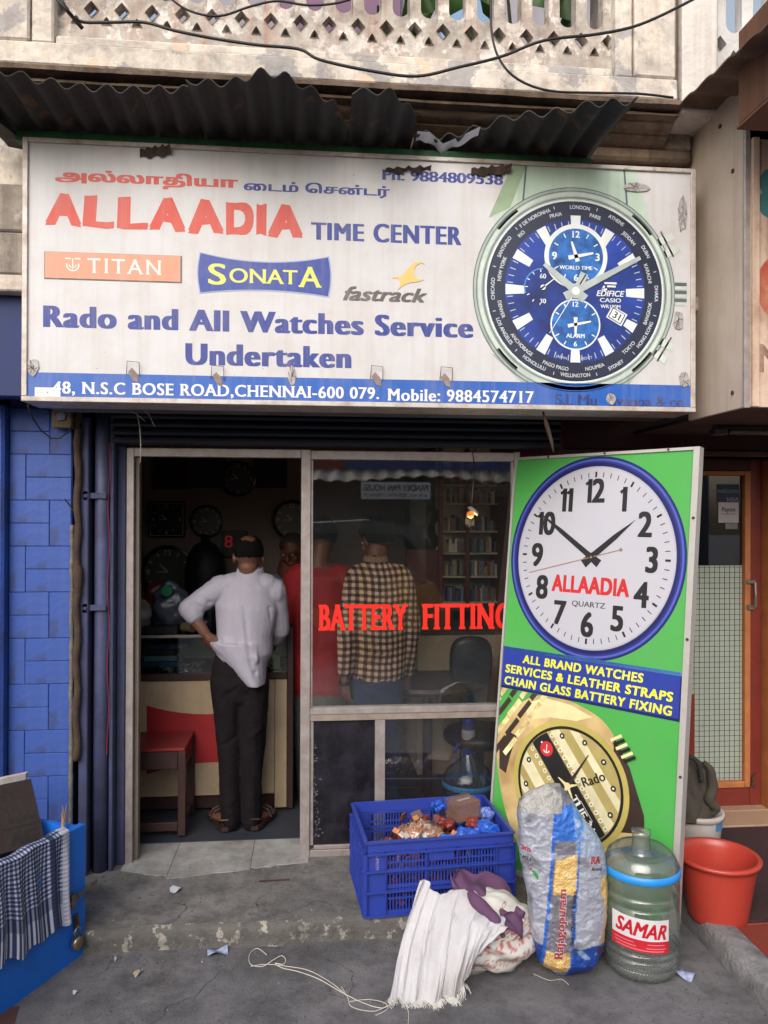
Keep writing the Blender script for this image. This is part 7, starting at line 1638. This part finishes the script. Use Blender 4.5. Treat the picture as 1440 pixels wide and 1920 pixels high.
q = P(1043, 1720, YS); wrap_text('Rajagopuram', q.x+.001, q.z, .262, .030, so, Mswh, ts, rot=PI/2-.06, bx=.055, by=.03, serif=.04, lift=.0022); wrap_text('Rajagopuram', q.x, q.z, .262, .030, so, Msr, ts, rot=PI/2-.06, bx=.03, by=.01, serif=.03, lift=.0034)
q = P(1066, 1708, YS); wrap_text('Best in QUALITY & Service', q.x, q.z, .20, .014, so, Msk, ts, rot=PI/2-.06, bx=.02, lift=.003)
q = P(984, 1588, YS); wrap_text('ram', q.x, q.z, .034, .022, so, Msr, ts, bx=.04, rot=-.12); q = P(985, 1607, YS); wrap_text('NO.1', q.x, q.z, .034, .013, so, Msk, ts, bx=.03, rot=-.12)
q = P(1112, 1606, YS); wrap_text('RA', q.x, q.z, .045, .026, so, Msr, ts, bx=.05, serif=.04, rot=-.15); q = P(1114, 1622, YS); wrap_text('Brand', q.x, q.z, .045, .012, so, Msk, ts, bx=.02, rot=-.15); q = P(1120, 1772, YS); wrap_text('25kg', q.x, q.z, .04, .022, so, mat('sack_dark_red', (110, 50, 34), .5), ts, bx=.04)
mb = MB().use(mat('parrot_green', (50, 130, 70), .5)).use(mat('parrot_green', (50, 130, 70)))
bv = BVHTree.FromPolygons([tuple(p.co) for p in so.data.vertices], [tuple(p.vertices) for p in so.data.polygons])
for pts_, m_ in ((((993, 1626), (1000, 1628), (1006, 1636), (1004, 1644), (998, 1636)), MATS['parrot_green']), (((989, 1622), (995, 1624), (995, 1629), (990, 1628)), Msr)):
    mb.use(m_); v3 = []
    for p_ in pts_:
        w_ = P(*p_, YS); h_ = bv.ray_cast(Vector((w_.x, 1, w_.z))-wloc(so), Vector((0, 1, 0)))[0]; v3.append((h_+wloc(so)-Vector((0, .002, 0))) if h_ else Vector((w_.x, YS-.05, w_.z)))
    mb.add(v3, [tuple(range(len(v3)))[::-1]])
mb.build('parrot_mark', None, ts)

# ------------------------------------------------------------------ big water jug
jg = thing('water_jug', 'large clear twenty litre water jug with blue band and red lettered label', 'water jug', (1.262, 2.90, -.09))
JX, JY = 1.290, 2.897; jz = lambda py: P(1208, py, JY).z; jf = lambda py: P(1208, py, JY-.135).z; jr = .143
jp = [(.01, -.088), (jr*.80, -.088), (jr*.93, -.070), (jr*.99, -.035), (jr, -.02)]
for z in (jf(1826), jf(1808), jf(1795), jf(1712), jf(1692)): z = z; jp += [(jr, z-.010), (jr*.972, z-.005), (jr*.965, z), (jr*.972, z+.005), (jr, z+.010)]
jp = sorted(set(jp), key=lambda a: a[1])
jp += [(jr*.985, jf(1672)), (jr*1.0, jf(1664)), (jr*.99, jf(1652)), (jr*.95, jf(1640)), (jr*.87, jf(1628)), (jr*.70, jf(1618)), (jr*.46, jz(1607)), (.046, jz(1602)), (.038, jz(1594)), (.034, jz(1582)), (.034, jz(1564)), (.037, jz(1562)), (.037, jz(1557)), (.031, jz(1556))]
Mjug = glass_mat('jug_polycarbonate', (.88, .90, .89), .09, rough=.07, body=.17, bodycol=(215, 218, 218))
MB().lathe((JX, JY, 0), jp, 72).build('jug_body', Mjug, jg, smooth=True)
MB().lathe((JX, JY, 0), [(r*.965, z+.003) for r, z in jp[1:]], 48).build('jug_inner', glass_mat('jug_inside', (.93, .95, .94), .05, rough=.1, body=.12, bodycol=(180, 186, 182)), jg, smooth=True)
MB().lathe((JX, JY, 0), [(jr*1.0, jf(1663)), (jr*1.025, jf(1661)), (jr*1.03, jf(1656)), (jr*1.02, jf(1650)), (jr*.99, jf(1648))], 72).build('blue_band', mat('jug_band_blue', (40, 140, 220), .4), jg, smooth=True)
# label wrapped on the front
a0, a1 = R_(-47), R_(42)
fa = math.atan2(-JX, -JY) # direction to the camera is fine as a measure of the front
def jlab(u, v, lift=.0012): an = -PI/2-R_(23)+a0+(a1-a0)*u; return Vector((JX+(jr+lift)*math.cos(an), JY+(jr+lift)*math.sin(an), jf(1786)+(jf(1724)-jf(1786))*v-.010*(u-.5)))
MB().use(mat('label_white', (212, 208, 214), .4)).grid(lambda u, v: jlab(u, v), 24, 4).build('label', None, jg, smooth=True)
MB().use(mat('label_red', (190, 36, 52), .4)).grid(lambda u, v: jlab(u, v*.36, .0018), 24, 3).build('label_band', None, jg, smooth=True)
def jtext(t, u0, u1, v0, v1, m, bx, by, shear=0, rise=0, lift=.0026):
    v, f = text2d(t, bx, by, 0, shear); lo_, hi_ = v[:, 0].min(), v[:, 0].max(); MB().use(m).add([jlab(u0+(u1-u0)*(x-lo_)/(hi_-lo_), v0+(v1-v0)*y/CAP-rise*((x-lo_)/(hi_-lo_)-.5), lift) for x, y in v], f).build('label_lettering', None, jg)
jtext('SAMAR', .08, .95, .46, .88, mat('label_crimson', (186, 26, 40), .4), .03, .02, .35, .06)
[MB().use(mat('label_pink', (214, 120, 130), .4)).grid(lambda u, v, a=a_, b=b_, c=c_: jlab(a+(b-a)*u, c+.03*v, .0026), 16, 2).build('label_line', None, jg) for a_, b_, c_ in ((.06, .40, .24), (.62, .92, .24), (.06, .44, .14), (.60, .94, .13), (.10, .90, .05))]

# ------------------------------------------------------------------ red bucket, paint pail with cloth bag
rb = thing('red_bucket', 'tapered red plastic bucket standing on the red tiles by the kerb', 'bucket', (1.87, 3.13, -.034))
Mrb = mat('bucket_red', (176, 62, 50), .35, var=.06, scale=5, dirt=((170, 60, 50), .4, 5), bump=.02)
BX, BYc = 1.715, 3.10; zbt_, ztp = -.022, P(1345, 1600, 3.10).z; R0, R1 = .118, .156
pr = [(.0, zbt_), (R0*.95, zbt_), (R0, zbt_+.008)]+[(R0+(R1-R0)*t/10, zbt_+.008+(ztp-zbt_-.03)*t/10) for t in range(1, 11)]+[(R1+.002, ztp-.020), (R1+.014, ztp-.019), (R1+.017, ztp-.008), (R1+.012, ztp-.001), (R1+.002, ztp), (R1-.005, ztp-.004), (R1-.010, ztp-.03)]+[(R0+(R1-R0)*t/10-.010, zbt_+.012+(ztp-zbt_-.03)*t/10) for t in range(9, -1, -1)]+[(.0, zbt_+.012)]
bo = MB().lathe((BX, BYc, 0), pr, 96).build('bucket_body', Mrb, rb, smooth=True)
pa = thing('paint_pail', 'white paint pail with closed lid behind the red bucket', 'pail', (1.96, 3.72, -.03))
lid = P(1318, 1535, 3.72); PX_, PY_ = P(1305, 1540, 3.72).x, 3.72; Mpl = mat('pail_white', (196, 188, 184), .45, var=.06, dirt=((150, 140, 134), .5, 8))
zl = P(1310, 1535, 3.60).z
MB().lathe((PX_, PY_, 0), [(.0, -.03), (.105, -.03), (.122, zl-.05), (.124, zl-.028)], 48).build('pail_body', Mpl, pa, smooth=True)
MB().lathe((PX_, PY_, 0), [(.125, zl-.03), (.133, zl-.028), (.134, zl-.004), (.126, zl), (.118, zl-.003), (.112, zl-.010), (.0, zl-.008)], 48).build('lid', Mpl, pa, smooth=True)
MB().use(mat('pail_blue_print', (70, 130, 180), .5)).grid(lambda u, v: Vector((PX_+.125*math.cos(R_(-70+30*u)), PY_+.125*math.sin(R_(-70+30*u)), zl-.07+.035*v)), 8, 3).build('pail_print', None, pa, smooth=True)
gb = thing('cloth_bag', 'slumped olive grey cloth bag resting on the white paint pail', 'bag', (PX_, PY_, zl))
Mol = mat('olive_cloth', (72, 66, 58), .85, var=.14, scale=8, bump=.15, bscale=80)
by0 = P(1300, 1530, 3.68).z; byT = P(1300, 1418, 3.68).z
mb = MB(); rg = []
for j in range(60):
    t = j/59; py = 1530-(1530-1418)*t; l = 1262+4*t; r = (1338 if t < .25 else 1338-10*(t-.25)/.75*1.2) if t < .8 else 1328-(t-.8)*120
    if t < .12: r = 1326+100*t
    a = P(l, py, 3.70); b = P(r, py, 3.70); w = (b.x-a.x)/2; c_ = (a.x+b.x)/2
    rg.append([Vector((c_+w*math.cos(q), 3.70+.10*(1-.5*t)*math.sin(q)*min(1, (1-t)*4+.25), a.z*(1) if False else P(1300, py, 3.70).z+.006*math.sin(3*q))) for q in [2*PI*k/90 for k in range(90)]])
mb.rings(rg); o = mb.build('bag_body', Mol, gb, smooth=True); displace(o, lambda co, nm: .010*snoise(co*np.array([1.6, 1, .35]), 34, 2)+.005*snoise(co*np.array([1.6, 1, .5]), 80, 6))
hp = [P(1268, 1425, 3.64), P(1285, 1418, 3.62), P(1303, 1424, 3.61), P(1312, 1440, 3.605), P(1316, 1466, 3.60)]
MB().tube(catm(hp, 6), .012, 10).build('bag_strap', mat('olive_dark', (50, 46, 42), .85), gb, smooth=True)
fp = catm([P(1320, 1430, 3.63), P(1332, 1445, 3.62), P(1336, 1475, 3.62), P(1330, 1500, 3.61), P(1342, 1515, 3.61), P(1334, 1528, 3.62)], 6)
o = MB().tube(fp, [.012+.014*math.sin(PI*i/(len(fp)-1)) for i in range(len(fp))], 14).build('bag_fold', Mol, gb, smooth=True); displace(o, lambda co, nm: .005*snoise(co, 50, 3))

# ------------------------------------------------------------------ blue board with towel at the lower left
A0 = Vector((-.897, 3.19, -.09)); B0 = Vector((-1.30, 2.355, -.09)); du = (B0-A0).normalized(); nn_ = Vector((du.y, -du.x, 0)); 
if nn_.y > 0: nn_ = -nn_
LB = 1.0; HB = .515
bb = thing('blue_cabinet', 'bright blue painted low cabinet side with bolt and padlock at the lower left corner', 'cabinet', tuple(A0+du*LB/2))
Mbb = mat('bright_blue_paint', (20, 100, 200), .45, var=.06, scale=3, dirt=((24, 80, 150), .5, 4), bump=.06, spots=((120, 130, 140), 50, .8))
MB().obox(A0, du, -nn_, (0, 0, 1), (0, 0, 0), (LB, .03, HB)).build('side_board', Mbb, bb)
MB().obox(A0, du, -nn_, (0, 0, 1), (.0, .031, .02), (.02, .33, HB-.01)).build('end_board', Mbb, bb)
MB().obox(A0, du, -nn_, (0, 0, 1), (0.03, .35, 0), (LB, .37, HB-.02)).build('back_board', Mdw, bb)
def onB(s, z, o=0.0): return A0+du*s+nn_*o+Vector((0, 0, z))
mb = MB().use(mat('worn_steel', (130, 118, 108), .35, .7, var=.2, dirt=((70, 52, 44), .6, 20)))
mb.tube([onB(.105, .245, .014), onB(-.05, .268, .014)], .007, 10); mb.obox(onB(.085, .25), du, nn_, (0, 0, 1), (-.012, 0, -.025), (.012, .022, .025)); mb.tube([onB(.06, .245, .014), onB(.06, .262, .030), onB(.062, .275, .03)], .005, 8)
mb.build('bolt', None, bb, smooth=False)
mb = MB().use(Mrust); mb.obox(onB(.055, .15), du, nn_, (0, 0, 1), (-.012, .001, -.03), (.010, .006, .03)); mb.tube([onB(.055, .165, .006), onB(.055, .165, .02), onB(.055, .14, .02), onB(.055, .14, .006)], .004, 7); mb.build('hasp', None, bb)
pk_ = thing('padlock', 'round steel padlock hanging from the hasp of the bright blue cabinet', 'padlock', tuple(onB(.07, .07, .02)))
mb = MB().use(mat('padlock_steel', (150, 136, 120), .3, .8, var=.15)); c = onB(.062, .075, .02)
mb.rings([[c+du*(.026*s*math.cos(a))+Vector((0, 0, .027*s*math.sin(a)))+nn_*h for a in [2*PI*i/28 for i in range(28)]] for s, h in ((.7, -.012), (1, -.008), (1, .006), (.85, .011), (.5, .012))]); mb.build('lock_body', None, pk_, smooth=True)
MB().tube([c+du*.014+Vector((0, 0, .022)), c+du*.016+Vector((0, 0, .05)), c+Vector((0, 0, .066)), c-du*.016+Vector((0, 0, .05)), c-du*.014+Vector((0, 0, .022))], .0038, 8).build('shackle', MATS['padlock_steel'], pk_, smooth=True)
# checked towel over the top edge
tw = thing('checked_towel', 'blue and white checked cotton towel hanging over the bright blue cabinet edge', 'towel', tuple(onB(.3, .4, .02)))
Mtw = vcol_mat('towel_weave', .9, bump=.25, bscale=260); S0, S1 = .098, .80
def towel(u, v):
    s = S0+(S1-S0)*u; z = HB+.012; drop = .335+.025*math.sin(u*5)-.02*u+.012*math.sin(u*40)
    fold = .010*math.sin(u*2*PI*9+.8*math.sin(u*13))*min(1, max(0, (v-.22)/.3)); lift = .010+.006*math.sin(u*23)
    if v < .12: return onB(s, z-.10*(1-v/.12), -.034-.008)
    if v < .22: t = (v-.12)/.10; return onB(s, z+.010*math.sin(PI*t)+.003*math.sin(u*31), -.042+.052*t)
    t = (v-.22)/.78; return onB(s+.012*math.sin(t*3+u*7)*t-.0*t, z-drop*t, lift+fold+.012*t)
mb = MB().grid(towel, 260, 150); to = mb.build('towel_cloth', Mtw, tw, smooth=True)
def tcol(n_u=260, n_v=150):
    o_ = []
    for j in range(n_v):
        for i in range(n_u):
            u, v = i/(n_u-1), j/(n_v-1); s = u*(S1-S0); t = v*.43
            wb = (s/.0155) % 1 < .55; wc2 = (t/.0155) % 1 < .55
            if s < .04: col = (150, 152, 176) if wc2 else (184, 184, 196)
            elif .075 < s < .10: col = (24, 32, 66) if wc2 else (40, 48, 84)
            elif v > .80: col = (40, 46, 84) if wb else (172, 176, 194)
            elif v > .70: col = (28, 34, 64) if wb else (120, 128, 156)
            else: col = (26, 32, 58) if (wb and wc2) else ((176, 182, 198) if not wb and not wc2 else (84, 92, 128))
            o_.append(col)
    return np.array(o_, float)
paint(to, lambda co: tcol())
# second fold of pale cloth at the very left
mb = MB().use(mat('pale_rag', (150, 152, 166), .9, var=.2, scale=30)).grid(lambda u, v: onB(.72+.22*u, HB+.02-.47*v, .035+.014*math.sin(u*14+v*3)), 40, 20); tag(mb.build('pale_rag', loc=tuple(onB(.8, .3, .03)), smooth=True), 'pale grey rag hanging at the extreme lower left over the blue cabinet', 'rag')
# brown leaning board and white rod behind the towel
lb = thing('leaning_board', 'old brown wooden board with dark stencilled letters leaning behind the towel', 'board', tuple(P(30, 1520, 3.3)))
c1, c2, c3, c4 = P(58, 1460, 3.34), P(85, 1578, 3.16), P(-60, 1640, 2.98), P(-80, 1490, 3.16)
Mbrd = mat('brown_old_board', (38, 25, 23), .75, var=.3, scale=8, bump=.3, dirt=((34, 26, 26), .7, 7)); nb_ = (c2-c1).cross(c4-c1).normalized()*.016
if nb_.y < 0: nb_ = -nb_
c3 = c2+(c4-c1); MB().hexa([c1, c4, c3, c2]+[p+nb_ for p in (c1, c4, c3, c2)]).build('board', Mbrd, lb)
uxb = (c1-c4).normalized(); uyb = (c1-c2).normalized(); nfb = uxb.cross(uyb).normalized(); nfb = nfb if nfb.y < 0 else -nfb; Lb = (c1-c4).length; Hb = (c1-c2).length
ar = Art(c3, uxb, uyb, nfb, .001); Mstn = mat('stencil_dark', (22, 19, 17), .8); ar.text('AG', Lb*.55, Lb*.92, Hb*.06, Hb*.24, Mstn, bx=.05, by=.02); [ar.rect(Lb*(.60+.062*i_), Hb*(.38+.01*(i_ % 2)), Lb*(.64+.062*i_), Hb*(.46-.012*(i_ % 3)), mat('stencil_olive', (26, 25, 16), .8)) for i_ in range(6)]; ar.rect(Lb*.5, Hb*.30, Lb*.98, Hb*.33, Mstn); ar.build('stencil', lb)
tag(MB().use(mat('white_rod_paint', (190, 186, 180), .6, dirt=((130, 100, 84), .6, 14))).obox(P(42, 1455, 3.34), (c4-c1).normalized(), (0, 1, 0), (0, 0, 1), (-.02, -.02, -.012), (.5, .01, .012)).build('white_batten', loc=tuple(P(20, 1458, 3.34))), 'short white painted batten resting above the brown leaning board', 'batten')
mb = MB().use(mat('straw', (150, 120, 80), .9, var=.3))
for i in range(16): a = P(118+random.uniform(-3, 3), 1556, 3.16+.03*random.random()); mb.tube([a, P(120+random.uniform(-8, 8), 1520-random.uniform(-14, 14), 3.2)], [.0022, .0008], 4)
tag(mb.build('broom_tuft', loc=tuple(P(118, 1540, 3.18))), 'tuft of broom straw sticking up behind the towel corner', 'broom')
tag(MB().use(mat('reddish_slab', (84, 50, 44), .8, var=.2, dirt=((60, 46, 44), .7, 5))).prism([(-1.45, 2.2), (-1.02, 2.2), (-.985, 2.62), (-1.03, 2.86), (-1.45, 2.86)], (1, 0, 0), (0, 1, 0), (0, 0, 1), (0, 0, -.094), .007).build('floor_patch', loc=(-1.1, 2.6, -.09)), kind='structure')

# ------------------------------------------------------------------ litter and string
def litter(px, py, z, w, h, rot, m, label, cat='litter', bend=.006):
    c = G(px, py, z); mb = MB().use(m); c_, s_ = math.cos(rot), math.sin(rot)
    g0 = lambda u, v: Vector((c.x+(u-.5)*w*c_-(v-.5)*h*s_, c.y+(u-.5)*w*s_+(v-.5)*h*c_, z+.003+bend*(1+math.sin(u*5+v*3+px))))
    mb.grid(g0, 8, 8); tag(mb.build('scrap', loc=tuple(c), smooth=True), label, cat)
Mpp = mat('paper_scrap', (160, 162, 172), .7, var=.1); Mfl = mat('sachet_foil', (140, 150, 180), .35, var=.4, scale=60)
litter(330, 1672, 0, .05, .035, .3, Mpp, 'small folded white paper scrap on the platform before the doorway', bend=.010)
litter(408, 1788, -.09, .08, .045, .15, Mfl, 'crumpled shiny pale sachet on the ground below the step edge', bend=.008)
litter(258, 1828, -.09, .018, .04, -.5, mat('tan_scrap', (190, 180, 150), .7), 'tiny tan paper strip on the ground left of the string')
litter(142, 1864, -.09, .02, .012, .4, Mpp, 'tiny white scrap on the ground near the blue cabinet')
litter(1286, 1832, -.09, .055, .06, .7, Mfl, 'small crushed foil sachet on the ground right of the water jug', bend=.010)
litter(216, 1802, -.09, .012, .02, .2, Mpp, 'very small pale crumb of paper below the left end of the step')
litter(515, 1652, 0, .14, .016, .02, mat('rust_strip', (84, 52, 46), .8, var=.3), 'flat rusty brown strip lying at the threshold before the middle post', 'strip', bend=.001)
def cordg(pts, r, label, name='string', z=-.088, m=Mwire):
    p3 = catm([G(px, py, z+dz) for px, py, dz in pts], 8); tag(MB().use(m).tube(p3, r, 5).build(name, loc=tuple(p3[0]), smooth=True), label, 'string')
cordg([(500, 1790, 0), (482, 1778, .0), (468, 1790, 0), (470, 1808, .003), (492, 1812, 0), (512, 1800, .004), (528, 1792, .004), (536, 1800, .002), (530, 1808, 0), (516, 1806, .003), (530, 1815, 0), (560, 1822, 0), (598, 1836, 0), (640, 1860, 0), (680, 1880, .002), (716, 1890, .004), (736, 1880, .008)], .0016, 'thin white string looping across the ground to the frayed sack hem')
cordg([(470, 1812, 0), (500, 1808, 0), (540, 1812, 0), (580, 1820, 0), (620, 1842, 0), (650, 1866, 0)], .0014, 'second thin white string lying beside the long looping one')
cordg([(640, 1850, 0), (652, 1870, 0), (660, 1888, 0), (700, 1896, 0), (730, 1884, .01)], .0013, 'frayed white string end curling left of the sack hem')
cordg([(655, 1878, 0), (690, 1874, 0), (720, 1880, .004), (726, 1892, 0), (704, 1904, 0)], .0013, 'loose white thread tangled under the left end of the sack hem')
cordg([(762, 1886, 0), (766, 1900, 0), (765, 1925, 0)], .0012, 'single white thread running from the hem to the bottom edge')
cordg([(1000, 1826, 0), (1030, 1838, .004), (1052, 1836, .002), (1066, 1846, .0)], .001, 'fine pale thread on the ground before the tall printed sack')
# ------------------------------------------------------------------ the other side of the street, seen only as reflections in the panes
YO = -5.0
ob = thing('opposite_shops', 'low row of dark shuttered shops across the street with tin eaves', 'building', (1, YO, -.09))
box_part('shop_wall', mat('opp_wall', (92, 88, 86), .9, var=.3, scale=1.5, dirt=((50, 48, 48), .7, 2)), ob, (-6, YO-3, -.09), (7, YO, 2.35))
box_part('upper_board', mat('opp_blue', (50, 80, 150), .6), ob, (.55, YO-.1, 2.36), (4.6, YO+.05, 2.62)); box_part('upper_board', mat('opp_red', (150, 50, 44), .6), ob, (-.1, YO-.1, 2.36), (.545, YO+.05, 2.58))
Mroll = mat('opp_shutter', (84, 86, 90), .6, .2, var=.2)
for (x0, x1) in ((-2.2, -.4), (-.2, 1.6), (1.9, 3.6)):
    box_part('roller_shutter', mat('opp_dark', (30, 30, 34), .8), ob, (x0, YO+.001, -.05), (x1, YO+.02, 1.85), .001)
for k in range(16): box_part('shutter_slat', Mroll, ob, (-.2, YO+.021, 1.2+k*.05), (1.6, YO+.03, 1.24+k*.05), .001)
box_part('pillar', mat('opp_pillar', (150, 140, 128), .9, var=.2), ob, (1.62, YO+.001, -.09), (1.88, YO+.08, 2.2)); box_part('fascia', mat('opp_fascia', (150, 148, 140), .8, var=.2, dirt=((84, 80, 78), .6, 3)), ob, (1.9, YO+.03, 1.98), (5.0, YO+.1, 2.25))
mb = MB().use(mat('opp_tin', (104, 98, 92), .6, .1, var=.3, dirt=((80, 70, 64), .7, 3)))
NN = 120; r0 = [Vector((-1.5+6.5*i/NN, YO+.02, 2.42+.02*math.sin(i*1.3))) for i in range(NN+1)]; r1 = [Vector((-1.5+6.5*i/NN, YO+.9+.06*math.sin(i*.21), 2.22+.02*math.sin(i*1.3)+.04*math.sin(i*.13))) for i in range(NN+1)]
mb.add(r0+r1+[p+Vector((0, 0, .01)) for p in r0+r1], [(i, i+1, NN+2+i, NN+1+i) for i in range(NN)]+[((2*NN+2)+i, (2*NN+2)+NN+1+i, (2*NN+2)+NN+2+i, (2*NN+2)+i+1) for i in range(NN)]); mb.build('tin_eave', None, ob, smooth=True)
os_ = thing('opposite_sign', 'small white sign board of the shop across the street', 'sign', (1.3, YO+.95, 2.0))
z0, z1 = 1.915, 2.17
box_part('sign_plate', mat('opp_sign_white', (236, 238, 242), .6, emis=None), os_, (.76, YO+.92, z0), (1.82, YO+.95, z1), .002)
a = Art((1.82, YO+.95, z0), (-1, 0, 0), (0, 0, 1), (0, 1, 0), .001); h = z1-z0; Mon = mat('opp_navy', (30, 34, 70), .6); Mor = mat('opp_signred', (90, 40, 50), .6)
a.text('PANDEY PAN HOUSE', .03, 1.03, h*.48, h*.86, Mor, bx=.035, by=.015); a.text('# 131, N.S.C. BOSE ROAD, CHENNAI-79', .05, 1.01, h*.14, h*.34, Mon, bx=.03, by=.01); a.build('lettering', os_)
oj = thing('jewellery_sign', 'pale fascia sign with raised capital letters across the street', 'sign', (3.4, YO+.1, 2.1)); box_part('sign_plate', MATS['opp_fascia'], oj, (2.2, YO+.101, 2.0), (3.6, YO+.12, 2.26), .002)
a = Art((3.5, YO+.12, 2.03), (-1, 0, 0), (0, 0, 1), (0, 1, 0), .001); a.text('JEWELLERY', .1, 1.05, .03, .15, mat('opp_pale_letter', (206, 200, 190), .6), bx=.03, by=.01); a.build('lettering', oj)
# auto rickshaw parked at the kerb opposite
ar_ = thing('auto_rickshaw', 'dark hooded auto rickshaw parked across the street', 'auto rickshaw', (.75, -2.4, -.09))
ax, ay = .55, -2.6
pr_ = [(-.95, .35), (-.95, .9), (-.85, 1.45), (-.55, 1.66), (.2, 1.70), (.75, 1.62), (1.05, 1.1), (1.15, .75), (1.25, .35)]
MB().use(mat('rickshaw_hood', (96, 98, 100), .55, var=.2, scale=4)).prism([(x, z) for x, z in ((-.95, 1.0), (-.85, 1.45), (-.55, 1.66), (.2, 1.70), (.75, 1.62), (.9, 1.35), (.8, 1.33), (.6, 1.52), (-.5, 1.54), (-.72, 1.38), (-.8, 1.0))], (1, 0, 0), (0, 0, 1), (0, 1, 0), (ax, ay-.6, -.09), 1.2).build('hood', None, ar_)
MB().use(mat('rickshaw_body', (150, 120, 30), .4)).prism([(-.95, .3), (-.95, .98), (-.75, .98), (-.6, .6), (.35, .5), (.55, .85), (1.0, .9), (1.25, .5), (1.2, .3)], (1, 0, 0), (0, 0, 1), (0, 1, 0), (ax, ay-.58, -.09), 1.16).build('body', None, ar_)
for x, y in ((-.65, -.6), (-.65, .48), (.95, -.06)): MB().use(Mblackp).tube([(ax+x, ay+y, .14), (ax+x, ay+y+.12, .14)], .22, 24).build('wheel', None, ar_)
MB().use(Mblackp).box((ax-.7, ay-.5, .4), (ax-.1, ay+.5, .8)).build('seat', None, ar_); MB().use(glass_mat('windscreen', (.6, .65, .66), .12)).hexa([(ax+.88, ay-.5, .8), (ax+.95, ay-.5, .8), (ax+.95, ay+.5, .8), (ax+.88, ay+.5, .8), (ax+.72, ay-.5, 1.4), (ax+.75, ay-.5, 1.4), (ax+.75, ay+.5, 1.4), (ax+.72, ay+.5, 1.4)]).build('windscreen', None, ar_)
# taller dark houses further back
tag(MB().use(mat('far_block', (120, 112, 104), .9, var=.2)).bbox((-9, -16, -.09), (-2.5, -9, 4.2), .02).build('street_house', loc=(-6, -12, 0)), 'plain pale house across the street behind the low shops at left', 'house')
tag(MB().use(mat('far_block_b', (104, 104, 110), .9, var=.2)).bbox((3.5, -16, -.09), (10, -10, 3.9), .02).build('street_house', loc=(7, -12, 0)), 'plain grey house across the street behind the low shops at right', 'house')
